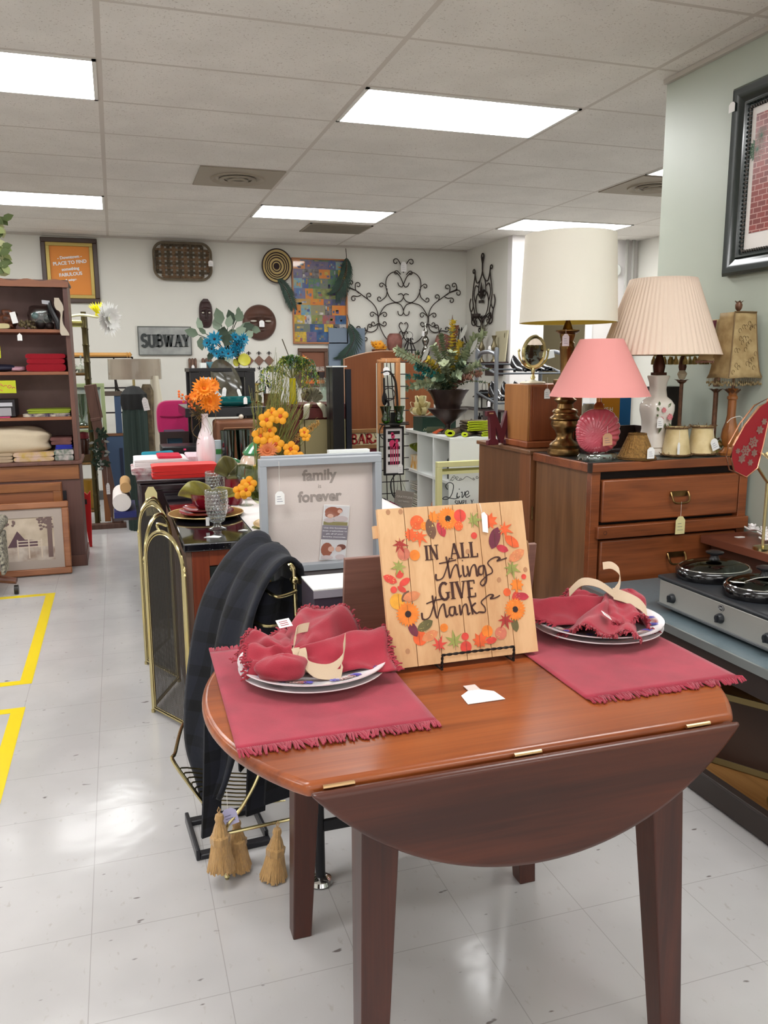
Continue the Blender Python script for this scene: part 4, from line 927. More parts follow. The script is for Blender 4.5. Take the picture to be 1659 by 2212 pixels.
def square_pts(c,a,z,n=12,ky=0.8):
    o=[]
    for i in range(n):
        f_=-1+2*i/n
        o+=[(c[0]+a*f_,c[1]-a*ky,z),(c[0]+a,c[1]+a*ky*f_,z),(c[0]-a*f_,c[1]+a*ky,z),(c[0]-a,c[1]-a*ky*f_,z)]
    return o
t=thing('buffet_lamp','slim bronze buffet lamp whose shade hides behind the pleated shade','lamp',(2.43,3.13,CT_));c_=(2.43,3.13)
mb=MB();mb.lathe([(0.045,0),(0.045,0.012),(0.03,0.022),(0.018,0.03),(0.02,0.04),(0.0085,0.045),(0.0085,0.3),(0.02,0.31),(0.02,0.315)],(*c_,CT_),24);crown(mb,c_,0.026,CT_+0.31,0.014);mb.build('stem',bronze,t)
mb=MB();mb.lathe([(0.012,0.32),(0.022,0.345),(0.012,0.36)],(*c_,CT_),16);mb.build('cream_knop',cream,t)
mb=MB();mb.lathe([(0.014,0.36),(0.018,0.375),(0.012,0.41),(0.006,0.44)],(*c_,CT_),16);mb.build('socket',mat('rust_socket',(92,58,44),0.5,0.5),t)
mb=MB();sqshade(mb,c_,0.100,0.04,1.44,1.66);mb.build('lamp_shade',mat('olive_gold_shade',(176,160,100),0.7,var=0.15),t,solid=0.002)
gt=mat('gold_olive_tassel',(150,128,70),0.6,var=0.3,vscale=80)
mb=MB()
for p in square_pts(c_,0.098,1.438,4):mb.ball((p[0],p[1],p[2]-0.008),0.006,6);mb.lathe([(0.004,0),(0.010,-0.012),(0.011,-0.03),(0.0,-0.031)],(p[0],p[1],p[2]-0.008),10)
mb.build('tassel_trim',gt,t)
t=thing('buffet_lamp','thin-stemmed buffet lamp with a flared cream and maroon shade by the wall','lamp',(2.505,3.02,CT_));c_=(2.50,2.985)
mb=MB();mb.lathe([(0.04,0),(0.04,0.012),(0.022,0.02),(0.026,0.03),(0.02,0.05)],(*c_,CT_),24);mb.k=0;crown(mb,c_,0.028,CT_+0.05,0.024);mb.build('base',bronze,t)
mb=MB();mb.lathe([(0.026,0.044),(0.026,0.052),(0.02,0.054)],(*c_,CT_),20);mb.build('cream_band',cream,t)
mb=MB();mb.lathe([(0.0105,0.055),(0.0105,0.265),(0.018,0.272)],(*c_,CT_),20);crown(mb,c_,0.026,CT_+0.27,0.016);mb.lathe([(0.014,0.29),(0.016,0.31),(0.008,0.34),(0.006,0.38)],(*c_,CT_),14);mb.build('stem',bronze,t)
mb=MB();sqshade(mb,c_,0.072,0.040,1.418,1.588);mb.build('lamp_shade',mat('cream_silk_shade',(216,196,150),0.6,var=0.06),t,solid=0.002)
mb=MB();mb.add([(c_[0]-0.0745,c_[1]-0.04,1.45),(c_[0]-0.0745,c_[1]+0.045,1.45),(c_[0]-0.044,c_[1]+0.03,1.585),(c_[0]-0.044,c_[1]-0.028,1.585)],[(0,1,2,3)]);mb.build('maroon_panel',mat('maroon_silk',(92,30,42),0.6),t,solid=0.002)
fringe_beads('bead_trim',square_pts(c_,0.071,1.418,12),mat('pink_beads',(196,150,130),0.4),t,0.008,0.0035)
mb=MB()
for k in range(5):mb.ball((2.462+rnd.uniform(-.006,.006),c_[1]-0.05,1.385-k*0.012),0.007,6)
mb.build('peach_flowers',mat('peach_resin',(206,150,122),0.6),t)
t=thing('buffet_lamp','carved golden-brown lamp with a tall fringed bronze shade and finial at right','lamp',(2.50,2.885,CT_));c_=(2.503,2.885)
mb=MB();mb.lathe([(0.042,0),(0.044,0.01),(0.030,0.02),(0.022,0.035),(0.030,0.05),(0.036,0.08),(0.032,0.11),(0.022,0.14),(0.017,0.17),(0.017,0.235),(0.021,0.24),(0.021,0.25),(0.016,0.255),(0.02,0.28),(0.022,0.285)],(*c_,CT_),32,flute=8,fa=0.03);mb.build('turned_stem',wood('golden_brown_wood',(112,64,30),(172,108,54),2,0.3,2),t)
mb=MB();crown(mb,c_,0.03,CT_+0.262,0.026,8);mb.lathe([(0.008,0.28),(0.007,0.32),(0.004,0.62)],(*c_,CT_),12);mb.build('leaf_cup',bronze,t)
mb=MB();mb.lathe([(0.004,0.603),(0.013,0.615),(0.015,0.63),(0.009,0.643),(0.0,0.644)],(*c_,CT_),16);crown(mb,c_,0.014,CT_+0.636,0.014,6);mb.build('finial',bronze,t)
mb=MB();sqshade(mb,c_,0.084,0.054,1.345,1.612);mb.build('lamp_shade',mat('bronze_embroidered_fabric',(150,124,82),0.6,rgb2=(176,152,108),vscale=26),t,solid=0.002)
mb=MB()
for p,q in(((-1,-1),(-1,-1)),((1,-1),(1,-1))):
    mb.tube([(c_[0]+(0.084-0.030*(i/12)**0.55)*p[0],c_[1]-(0.084-0.030*(i/12)**0.55)*0.8,1.345+0.267*i/12)for i in range(13)],0.0028,6)
mb.tube([(c_[0]-0.055,c_[1]-0.044,1.612),(c_[0]+0.055,c_[1]-0.044,1.612)],0.004,6)
for _ in range(26):
    f_=rnd.random()*0.9;a=0.084-0.030*f_**0.55;x=c_[0]+rnd.uniform(-0.85,0.85)*a;zq=1.345+0.267*f_
    mb.tube([(x+0.007*math.cos(q),c_[1]-a*0.8*1.02-0.003,zq+0.009*math.sin(q))for q in[2*PI*i/8 for i in range(7)]],0.0009,4)
mb.build('embroidery',mat('bronze_thread',(112,88,56),0.5,0.3),t)
fringe_beads('bead_fringe',square_pts(c_,0.083,1.343,16),mat('amber_beads',(172,148,104),0.25,trans=0.4),t,0.026,0.0038)
mb=MB();mb.tube(smooth2([(c_[0]-0.045,c_[1]-0.03,1.155),(c_[0]-0.03,c_[1]-0.04,1.175),(c_[0]+0.02,c_[1]-0.04,1.178),(c_[0]+0.024,c_[1]-0.04,1.12)],4),0.0014,5);mb.build('white_string_loop',string_m,t)
t=thing('small_lampshade','small golden beaded cone lampshade with a white tag','lampshade',(2.048,2.90,CT_))
mb=MB();ring_shade(mb,(2.048,2.90,0),0.078,0.034,CT_+0.001,CT_+0.108,flute=30,fa=0.02,n=120);mb.build('shade',mat('golden_bead_weave',(150,112,58),0.45,0.3,bump=1.0,bscale=350,var=0.3,vscale=120),t,ang=80)
mb=MB()
for z,r_ in((0.003,0.079),(0.009,0.077),(0.104,0.036)):mb.tube([(2.048+r_*math.cos(q),2.90+r_*math.sin(q),CT_+z)for q in[2*PI*i/40 for i in range(40)]],0.003,6,closed=True)
mb.build('beaded_edge',mat('dark_gold_beads',(122,88,44),0.4,0.4,bump=1,bscale=400),t)
price_tag(t,(2.056,2.815,CT_+0.10),0.045,0.034,0.046)
for x,lab,ry in((2.262,'left of the two cream marbled lampshades with fuzzy brown trim',None),(2.392,'right of the two cream marbled lampshades with fuzzy brown trim, tag tilted',R(-22))):
    t=thing('small_lampshade',lab,'lampshade',(x,2.925,CT_),'fuzzy-trimmed cream lampshades')
    mb=MB();ring_shade(mb,(x,2.925,0),0.060,0.042,CT_+0.004,CT_+0.125,n=48);mb.build('shade',mat('marbled_cream_paper',(226,206,160),0.6,rgb2=(206,182,130),vscale=18),t,ang=60)
    mb=MB()
    for z,r_ in((0.008,0.061),(0.122,0.044)):
        for k in range(110):
            q=rnd.uniform(0,2*PI);p=Vector((x+r_*math.cos(q),2.925+r_*math.sin(q),CT_+z));d=Vector((math.cos(q),math.sin(q),rnd.uniform(-.7,.9)))
            mb.tube([p,p+d*rnd.uniform(.004,.011)+Vector((rnd.uniform(-.006,.006),rnd.uniform(-.006,.006),rnd.uniform(-.002,.006)))],0.001,3)
        mb.tube([(x+r_*math.cos(q),2.925+r_*math.sin(q),CT_+z)for q in[2*PI*i/30 for i in range(30)]],0.004,6,closed=True)
    mb.build('fuzzy_trim',mat('brown_fuzz',(112,84,54),0.9),t)
    if ry is not None:price_tag(t,(x+0.0,2.855,CT_+0.12),0.045,0.036,0.05,None,ry)
    else:price_tag(t,(x-0.036,2.862,CT_+0.115),0.05,0.012,0.05)
t=thing('dried_flower_pick','gold and olive dried flower pick lying behind the cream lampshades','flower',(2.47,2.93,CT_));mb=MB()
for k in range(26):
    q=rnd.uniform(0,PI);mb.k=k%2
    mb.leaf((2.468+rnd.uniform(-.03,.03),2.925+rnd.uniform(-.01,.02),CT_+rnd.uniform(.004,.05)),(0.03*math.cos(q),rnd.uniform(-.012,.01),0.028*math.sin(q)),0.016,(0,-1,0.3))
mb.build('petals',[mat('gold_tan_petal',(176,142,88),0.5),mat('olive_petal',(122,116,50),0.6)],t)
mb=MB();mb.tube(smooth2([(2.44,2.93,CT_+.01),(2.43,2.93,CT_+.06),(2.45,2.93,CT_+.085),(2.48,2.93,CT_+.06)],4),0.0015,5);mb.build('wire_stem',mat('olive_petal',(0,0,0)),t)
t=thing('storage_box','tall dark brown open box standing behind the rose lamp','box',(2.45,3.25,CT_))
mb=MB();mb.box(2.36,2.48,3.20,3.29,CT_,1.30);mb.build('box_body',mat('dark_brown_box',(40,34,28),0.5),t,bevel=0.002)
mb=MB();mb.box(2.483,2.486,3.196,3.29,CT_,1.302);mb.build('edge_panel',mat('pale_edge',(150,156,140),0.5),t)
t=thing('cd_rack','low dark wooden rack lying behind the pink shell lamp','rack',(2.09,3.2,CT_))
mb=MB();mb.box(1.98,2.30,3.16,3.28,CT_,CT_+0.012);mb.box(1.98,2.30,3.27,3.28,CT_,CT_+0.11);mb.box(1.98,1.99,3.16,3.28,CT_+0.012,CT_+0.11);mb.box(2.29,2.30,3.16,3.28,CT_+0.012,CT_+0.11);mb.build('tray',mat('espresso_wood',(44,28,24),0.4),t,bevel=0.002)
def book(x0,x1,y0,h,c,label,z0=1.0185,name='book',deco=None,th=0.02):
    t=thing(name,label,'book',((x0+x1)/2,y0,z0),'books behind the lamps')
    m=mat('cover_%02x%02x%02x'%c,c,0.35)
    MB().box(x0,x1,y0,y0+th,z0,z0+h).build('cover',m,t,bevel=0.001)
    MB().box(x0+0.002,x1-0.002,y0+0.003,y0+th-0.003,z0+h-0.004,z0+h+0.0006).build('pages',white_paper,t)
    if deco:deco(t,x0,x1,y0,h,z0)
def dec_grow(t,x0,x1,y0,h,z0):
    mb=MB();mb.box(x0,x1,y0-0.0006,y0,z0+h-0.045,z0+h-0.002);mb.build('title_band',mat('red_band',(190,36,66),0.4),t)
    mb=MB();text(mb,'e Grow',0.034,XZ((x0+x1)/2-0.0,y0-0.001,z0+h-0.036),0.0003,0.0008);mb.build('title',white_paper,t)
def dec_like(t,x0,x1,y0,h,z0):
    mb=MB()
    for s_,sz,dz in(('L',0.05,0.045),('LIKE H',0.026,0.075),('LO',0.05,0.125),('KENO',0.022,0.15)):text(mb,s_,sz,XZ(x0+0.006,y0-0.001,z0+h-dz),0.0003,0.0005,1.0,'LEFT')
    mb.build('title',white_paper,t)
book(2.27,2.44,3.52,0.40,(40,120,196),'tall blue and red children book behind the pleated shade reading e Grow',deco=dec_grow)
book(2.215,2.335,3.46,0.235,(206,138,40),'orange book with white lettering between the pink and rose lamps',deco=dec_like)
book(2.135,2.185,3.45,0.20,(36,110,196),'bright blue book spine behind the pink shade')
book(2.19,2.21,3.45,0.18,(24,24,60),'narrow navy book between the blue and orange ones')
book(1.985,2.005,3.39,0.205,(205,60,110),'narrow pink book beside the brass lamp column')if False else None
t=thing('stone_jar','small grey stone-look jar behind the brass lamp and the pink lamp','jar',(2.03,3.24,CT_))
mb=MB();mb.lathe([(0.028,0),(0.032,0.06),(0.03,0.12),(0.036,0.13),(0.036,0.16),(0.028,0.165),(0.03,0.2),(0.022,0.215)],(2.02,3.235,CT_),24);mb.build('jar_body',mat('weathered_stone',(138,132,112),0.8,var=0.2,vscale=60,bump=0.4),t)
t=thing('fan_lamp','red glass fan lamp with brass edging at the right edge','lamp',(2.17,2.36,0.6855))
cxf,yf,zf=2.33,2.45,1.02
def FP(a,b):return(a,yf,b)
poly=[(2.139,1.060),(2.157,1.010),(2.213,0.985),(2.262,1.018),(2.28,1.10),(2.31,1.27),(2.25,1.245),(2.19,1.18),(2.145,1.105)]
mb=MB();mb.T=Matrix.Translation((0,yf,0))@Matrix.Identity(4);mb.prism(poly,0.004,'xz',0);mb.build('red_glass',mat('ruby_glass',(140,20,32),0.2),t)
mb=MB();mb.tube([(a,yf+0.002,b_)for a,b_ in poly],0.0035,6,closed=True);mb.tube([(a-0.006,yf+0.02,b_+0.004)for a,b_ in poly],0.003,6,closed=True);mb.build('brass_edge',mat('rose_brass',(206,150,120),0.25,1.0),t)
mb=MB()
for(x,z,s_)in((2.20,1.085,0.024),(2.232,1.115,0.024),(2.185,1.055,0.018),(2.258,1.16,0.018),(2.225,1.04,0.014),(2.165,1.085,0.012),(2.24,1.075,0.016),(2.275,1.19,0.014)):
    for k in range(6):q=k*PI/3+x*40;mb.leaf((x,yf-0.001,z),(s_*math.cos(q),-0.001,s_*math.sin(q)),s_*0.7,(0,-1,0),0)
mb.build('lace_flowers',mat('grey_lace',(128,98,88),0.7),t)
mb=MB();mb.tube([(2.36,2.50,0.69),(2.36,2.50,0.95),(2.27,2.46,1.02)],0.006,8);mb.lathe([(0.05,0.0),(0.05,0.01),(0.012,0.02)],(2.38,2.50,0.6855),24);mb.build('brass_stand',brass,t)
mb=MB()
for(a,b_)in((2.285,1.06),(2.30,1.05)):crown(mb,(a,2.43),0.02,b_,0.02,7)
mb.build('gilt_flower',mat('cream_gilt',(226,204,150),0.4),t)
deck_m=mat('blue_grey_deck',(98,112,118),0.3,var=0.06,vscale=60);blk=mat('dark_bronze_rail',(58,48,44),0.35)
t=thing('display_case','long low display case with a blue-grey top along the partition wall','display case',(2.15,2.0,0))
Y0_,Y1_=0.9,2.79
mb=MB();mb.box(1.752,2.585,Y0_,Y1_,0.503,0.525);mb.build('top',deck_m,t,bevel=0.001)
mb=MB();mb.box(1.743,1.7515,Y0_,Y1_,0.499,0.5265);mb.build('metal_edge',mat('brushed_edge',(176,182,182),0.3,0.8),t)
mb=MB();mb.box(1.745,1.762,Y0_,Y1_,0.005,0.09);mb.box(1.735,1.765,Y0_,Y1_,0.085,0.096);mb.build('bottom_rail',blk,t,bevel=0.002)
mb=MB();mb.box(1.76,1.79,Y0_,Y1_,0.42,0.499);mb.build('upper_rail',mat('dark_brown_rail',(46,34,30),0.4),t,bevel=0.002)
mb=MB();mb.box(1.77,2.58,Y0_,Y1_,0.03,0.045);mb.build('inner_floor',wood('ply_floor',(150,100,52),(186,136,80),1,0.5,1),t)
mb=MB();mb.box(2.56,2.585,Y0_,Y1_,0,0.502);mb.box(1.765,2.56,Y1_-0.02,Y1_,0,0.502);mb.build('back_panel',mat('dark_case_inside',(50,38,32),0.6),t)
t=thing('wall_shelf','brown laminate shelf cabinet along the wall behind the slow cooker','shelf',(2.46,2.2,0.526))
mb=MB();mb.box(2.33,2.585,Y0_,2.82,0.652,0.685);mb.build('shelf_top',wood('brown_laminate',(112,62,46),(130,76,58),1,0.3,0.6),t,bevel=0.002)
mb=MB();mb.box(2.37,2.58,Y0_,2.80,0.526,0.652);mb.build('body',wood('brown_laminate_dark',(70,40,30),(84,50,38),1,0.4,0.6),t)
t=thing('framed_picture','dark framed picture tipped back inside the low display case','picture',(2.0,2.15,0.046))
mb=MB();mb.T=Matrix.Translation((1.90,2.1,0.05))@Matrix.Rotation(R(-60),4,'Z')@Matrix.Rotation(R(-15),4,'X');mb.frame(-0.16,0.16,0,0.24,0.02,0,0.02);mb.build('frame',mat('dull_gold_frame',(150,130,88),0.35,0.6),t)
mb=MB();mb.T=Matrix.Translation((1.90,2.1,0.05))@Matrix.Rotation(R(-60),4,'Z')@Matrix.Rotation(R(-15),4,'X');mb.box(-0.145,0.145,0.008,0.012,0.015,0.225);mb.build('picture_sheet',mat('dark_print',(58,36,26),0.3),t)
t=thing('glass_dish','round clear glass dish in the low display case at the right edge','dish',(1.86,1.79,0.046))
mb=MB();mb.lathe([(0.04,0.0),(0.055,0.004),(0.062,0.03),(0.062,0.036),(0.052,0.034),(0.045,0.012),(0.0,0.01)],(1.875,1.80,0.046),40);mb.build('dish_bowl',glass,t)
t=thing('woven_belt','dark braided woven band on the picture inside the display case','belt',(2.05,2.25,0.30))if False else None
t=thing('slow_cooker','long stainless slow cooker with several black lidded pots and tag','slow cooker',(1.99,2.0,0.5265))
steel=mat('brushed_steel',(188,186,180),0.4,0.55,bump=0.1,bscale=400,stretch=(1,0.02,1));blkp=mat('black_cooker_plastic',(40,42,46),0.4)
X0c,X1c,Y0c,Y1c=1.835,2.15,1.70,2.43
mb=MB();mb.box(X0c+0.004,X1c,Y0c,Y1c,0.543,0.639);mb.build('housing',blkp,t,bevel=0.012)
mb=MB();mb.box(X0c,X0c+0.004,Y0c+0.01,Y1c-0.01,0.549,0.634);mb.build('front_plate',steel,t,bevel=0.002)
mb=MB();mb.box(X0c-0.004,X1c+0.004,Y0c-0.004,Y1c+0.004,0.635,0.651);mb.build('top_deck',blkp,t,bevel=0.008)
mb=MB();mb.box(X0c-0.002,X1c,Y0c,Y1c,0.539,0.551);mb.build('bottom_edge',mat('grey_plastic',(96,98,100),0.4),t,bevel=0.004)
for yy in(Y0c+0.05,Y1c-0.05):
    for xx in(X0c+0.04,X1c-0.04):mb=MB();mb.lathe([(0.015,0),(0.018,0.012)],(xx,yy,0.5265),14);mb.build('foot',blkp,t)
lid_g=thin('smoky_lid_glass',(190,190,184),0.06,0.3)
for i,yc in enumerate((2.335,2.09,1.845)):
    xc=1.995
    mb=MB();mb.lathe([(0.120,0.0),(0.124,0.012),(0.122,0.03),(0.114,0.034),(0.108,0.020),(0.085,-0.03),(0.0,-0.032)],(xc,yc,0.653),48,sx=1.12,sy=0.93);mb.build('crock',mat('glossy_black_crock',(16,15,17),0.08,coat=0.6),t,ang=60)
    l=MB().lathe([(0.112,0.034),(0.100,0.046),(0.06,0.058),(0.02,0.063),(0.0,0.064),(0.0,0.062),(0.06,0.055),(0.1,0.043),(0.110,0.034)],(xc,yc,0.653),48,sx=1.12,sy=0.93).build('lid',lid_g,t,ang=70)
    mb=MB();mb.tube([(xc+1.12*0.113*math.cos(q),yc+0.93*0.113*math.sin(q),0.689)for q in[2*PI*k/48 for k in range(48)]],0.003,6,closed=True);mb.build('chrome_rim',chrome,l)
    mb=MB();mb.lathe([(0.02,0.06),(0.015,0.068),(0.014,0.078),(0.030,0.085),(0.031,0.090),(0.02,0.094),(0.0,0.095)],(xc,yc,0.653),28);mb.build('lid_knob',mat('black_knob',(24,24,28),0.3),l)
for yy in(2.345,2.10,1.89,1.70):
    mb=MB();mb.T=Matrix.Translation((X0c,yy,0.583))@Matrix.Rotation(-PI/2,4,'Y');mb.lathe([(0.017,0.0),(0.017,0.005),(0.013,0.016),(0.0,0.017)],n=24);mb.box(-0.012,0.012,-0.003,0.003,0.012,0.022);mb.build('control_knob',blkp,t)
mb=MB();mb.T=Matrix.Translation((X0c-0.0005,2.10,0.617))@Matrix.Rotation(-PI/2,4,'Y');mb.lathe([(0.013,0.0),(0.013,0.001),(0.0,0.001)],n=24,sx=0.8,sy=1.1);mb.build('oval_badge',mat('badge_black',(30,30,34),0.3),t)
mb=MB();mb.T=Matrix.Translation((X0c-0.002,2.10,0.617))@Matrix.Rotation(-PI/2,4,'Y');mb.tube([(0.009*math.cos(q),0.012*math.sin(q),0)for q in[2*PI*k/20 for k in range(20)]],0.0008,4,closed=True);mb.box(-0.003,-0.001,-0.008,0.008,-0.0003,0.0003);mb.box(0.001,0.003,-0.008,0.008,-0.0003,0.0003);mb.build('badge_mark',mat('badge_grey',(170,170,170),0.3),t)
mb=MB();mb.T=Matrix.Translation((1.89,2.10,0.70))@Matrix.Rotation(R(62),4,'Z')@Matrix.Rotation(R(10),4,'Y');mb.prism([(-0.03,-0.018),(0.022,-0.018),(0.034,-0.008),(0.034,0.008),(0.022,0.018),(-0.03,0.018)],0.001,'xy',0);mb.k=1
mb.T=Matrix.Identity(4);mb.tube(smooth2([(1.905,2.085,0.703),(1.94,2.07,0.716),(1.97,2.045,0.723),(1.995,2.0,0.726),(2.02,2.025,0.726)],4),0.0012,5);mb.build('price_tag',[white_paper,string_m],t)
wf=mat('white_porcelain_flower',(240,236,234),0.35)
def star_flower(x,y,z,r_,label):
    t=thing('ceramic_flower',label,'flower',(x,y,z),'white porcelain flowers on the wall shelf')
    for lay,(n,rr,el)in enumerate(((6,r_,0.25),(5,r_*0.7,0.8))):
        mb=MB()
        for k in range(n):
            q=2*PI*k/n+lay;d=Vector((math.cos(q)*math.cos(el),math.sin(q)*math.cos(el),math.sin(el)))
            mb.leaf((x,y,z+0.008+0.008*lay),d*rr,rr*0.85,(0,0,1),-0.18)
        mb.build('petal_ring',wf,t,solid=0.005,sub=1)
    MB().ball((x,y,z+0.018),r_*0.3,10).build('centre',wf,t)
star_flower(2.515,2.73,0.702,0.04,'white porcelain flower beside the small tag, leftmost of the cluster')
star_flower(2.49,2.63,0.702,0.04,'white porcelain flower cut by the right edge')
star_flower(2.465,2.595,0.688,0.036,'white porcelain flower lowest and nearest of the cluster')
star_flower(2.53,2.68,0.702,0.034,'white porcelain flower in the middle of the cluster, farthest back')
mb=MB();x,y,z=2.452,2.725,0.6856
mb.prism([(x-0.02,y-0.012),(x+0.014,y-0.012),(x+0.024,y),(x+0.014,y+0.012),(x-0.02,y+0.012)],0.001,'xy',z)
tag(mb.build('price_card',white_paper),'tiny white tag lying beside the porcelain flowers','card')
t=thing('framed_picture','large black beaded frame holding a brick building print, high at right','picture',(XP-0.02,2.75,1.77))
ya,yb,za,zb=2.42,3.075,1.778,2.545
fm2=mat('black_green_lacquer',(34,42,40),0.22,coat=0.4)
def mould(mb,ya,yb,za,zb,prof):
    """moulding round a rectangle on the plane x = const; prof = (inset, depth) pairs"""
    vs=[];n=len(prof)
    for(sy2,sz2,yy,zz_)in((1,1,ya,za),(-1,1,yb,za),(-1,-1,yb,zb),(1,-1,ya,zb)):
        for ins,dp in prof:vs.append((XP-dp,yy+sy2*ins,zz_+sz2*ins))
    fs=[(j*n+k,j*n+k+1,((j+1)%4)*n+k+1,((j+1)%4)*n+k)for j in range(4)for k in range(n-1)]
    mb.add(vs,fs)
mb=MB();mould(mb,ya,yb,za,zb,[(0.0,0.001),(0.0,0.03),(0.012,0.042),(0.03,0.038),(0.055,0.026),(0.066,0.022),(0.072,0.030),(0.08,0.030),(0.086,0.016),(0.10,0.012)]);mb.build('frame',fm2,t,ang=25)
mb=MB()
ins=0.095
n=34
for k in range(n):
    f_=(k+.5)/n
    for yy,zz_ in((yb-ins,za+ins+(zb-za-2*ins)*f_),(ya+ins,za+ins+(zb-za-2*ins)*f_),(ya+ins+(yb-ya-2*ins)*f_,za+ins),(ya+ins+(yb-ya-2*ins)*f_,zb-ins)):mb.ball((XP-0.018,yy,zz_),0.0065,6,(1,.7,1.0))
mb.build('beading',mat('silver_black_bead',(104,100,96),0.3,0.7),t)
mb=MB();mb.box(XP-0.010,XP-0.004,ya+0.1,yb-0.1,za+0.1,zb-0.1);mb.build('white_mat',mat('warm_white_mat',(232,226,222),0.6),t)
mb=MB();mb.box(XP-0.0115,XP-0.0105,ya+0.15,yb-0.125,za+0.165,zb-0.13)
brk=bpy.data.materials.new('brick_print');brk.use_nodes=True;nt=brk.node_tree;b=nt.nodes['Principled BSDF']
tc=nt.nodes.new('ShaderNodeTexCoord');mp=nt.nodes.new('ShaderNodeMapping');mp.inputs['Rotation'].default_value=(0,R(90),R(90));nt.links.new(tc.outputs['Object'],mp.inputs['Vector'])
sx_=nt.nodes.new('ShaderNodeSeparateXYZ');nt.links.new(tc.outputs['Object'],sx_.inputs[0]);cx_=nt.nodes.new('ShaderNodeCombineXYZ');nt.links.new(sx_.outputs[1],cx_.inputs[0]);nt.links.new(sx_.outputs[2],cx_.inputs[1])
bt=nt.nodes.new('ShaderNodeTexBrick');bt.inputs['Scale'].default_value=11;bt.inputs['Color1'].default_value=(*lin((150,60,52)),1);bt.inputs['Color2'].default_value=(*lin((120,46,42)),1);bt.inputs['Mortar'].default_value=(*lin((196,150,140)),1)
nt.links.new(cx_.outputs[0],bt.inputs['Vector']);nt.links.new(bt.outputs['Color'],b.inputs['Base Color']);b.inputs['Roughness'].default_value=0.3
mb.build('print',brk,t)
mb=MB()
for(yy,zz_,r_)in((yb-0.14,zb-0.27,0.05),(yb-0.16,zb-0.22,0.035)):
    for k in range(18):q=k*2*PI/18;mb.leaf((XP-0.0118,yy,zz_),(0,r_*math.cos(q),r_*math.sin(q)),0.02,(-1,0,0),0)
mb.build('printed_foliage',mat('print_green',(84,112,92),0.4),t)
price_tag(t,(XP-0.045,3.062,2.535),0.045,0.036,0.04,None,0,'x')
def daisy(mb,c,nrm,r,n,w,lift=0.3,k0=0,k1=1,cen=0.22,layers=1):
    c=Vector(c);nrm=Vector(nrm).normalized();a=nrm.orthogonal().normalized();b_=nrm.cross(a)
    for L in range(layers):
        mb.k=k0;rr=r*(1-0.25*L);el=lift+0.35*L
        for i in range(n):
            q=2*PI*(i+0.5*L)/n+rnd.uniform(-.06,.06);d=(a*math.cos(q)+b_*math.sin(q))*math.cos(el)+nrm*math.sin(el)
            mb.leaf(c+d*rr*0.08,d*rr*rnd.uniform(0.88,1.08),w,nrm,0.12)if n>5 else mb.ball(c+d*rr*0.6,rr*0.44,10,(1,0.35,1))
    mb.k=k1;mb.ball(c+nrm*r*0.08,r*cen,8)
stem_m=mat('dry_green_stem',(112,112,66),0.8);leaf_m=mat('deep_leaf_green',(62,84,62),0.6,var=0.2,vscale=30);sage_m=mat('sage_leaf',(128,142,112),0.65,var=0.15,vscale=30)
t=thing('kitchen_island','cherry wood cabinet with a black speckled stone top set for dinner','cabinet',(0.72,3.75,0))
gm=bpy.data.materials.new('black_speckled_stone');gm.use_nodes=True;nt=gm.node_tree;b=nt.nodes['Principled BSDF'];tc=nt.nodes.new('ShaderNodeTexCoord')
b.inputs['Roughness'].default_value=0.08;b.inputs['Coat Weight'].default_value=0.3
nt.links.new(mixc(nt,noise_n(nt,tc.outputs['Object'],160,2,(1,1,1),0.70,0.73),lin((18,17,22)),lin((150,150,160))),b.inputs['Base Color'])
MB().box(0.205,1.25,3.06,4.40,0.718,0.75).build('stone_top',gm,t,bevel=0.005)
cherry=wood('cherry_wood',(104,42,22),(134,62,34),2,0.35,0.9)
MB().box(0.235,1.22,3.10,4.38,0.0,0.717).build('body',cherry,t)
mb=MB();mb.box(0.215,0.235,3.085,4.39,0.0,0.717);mb.build('side_panel',mat('side_taupe_edge',(110,84,70),0.5),t,bevel=0.002)
mb=MB();mb.box(0.235,0.30,3.085,3.10,0,0.717);mb.box(1.15,1.22,3.085,3.10,0,0.717);mb.box(0.30,1.15,3.085,3.10,0.655,0.717);mb.build('face_frame',cherry,t,bevel=0.002)
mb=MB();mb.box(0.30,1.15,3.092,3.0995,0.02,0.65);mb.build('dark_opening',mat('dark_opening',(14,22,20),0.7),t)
t_=MB()
def wc(u,v):x=0.487+0.74*u;y=3.055+1.33*v;return(x,y,0.7525+0.0006*math.sin(x*30))
t_.grid(wc,20,26);tag(t_.build('table_runner',mat('white_table_linen',(226,218,216),0.85,bump=0.2,bscale=400),solid=0.003),'white cloth covering the right part of the black stone top','tablecloth')
glaze=mat('burgundy_glaze',(118,18,34),0.1,coat=0.6);goldp=mat('bronze_gold_charger',(158,118,56),0.3,0.5);goldr=mat('pale_gold_rim',(226,200,140),0.3,0.6)
def charger(x,y,z,r,label):
    t=thing('charger_plate',label,'plate',(x,y,z))
    MB().lathe([(0,0.003),(r*0.6,0.0),(r*0.66,0.0),(r,0.014),(r,0.018),(r*0.7,0.006),(0,0.006)],(x,y,z),56).build('dish',goldp,t,ang=60)
    MB().tube([(x+r*math.cos(q),y+r*math.sin(q),z+0.017)for q in[2*PI*i/56 for i in range(56)]],0.0025,6,closed=True).build('rim',goldr,t)
charger(0.348,3.63,0.751,0.162,'gold charger plate under the burgundy dishes on the black stone')
charger(0.655,3.25,0.7555,0.155,'gold charger plate on the white cloth partly hidden by the grey frame')
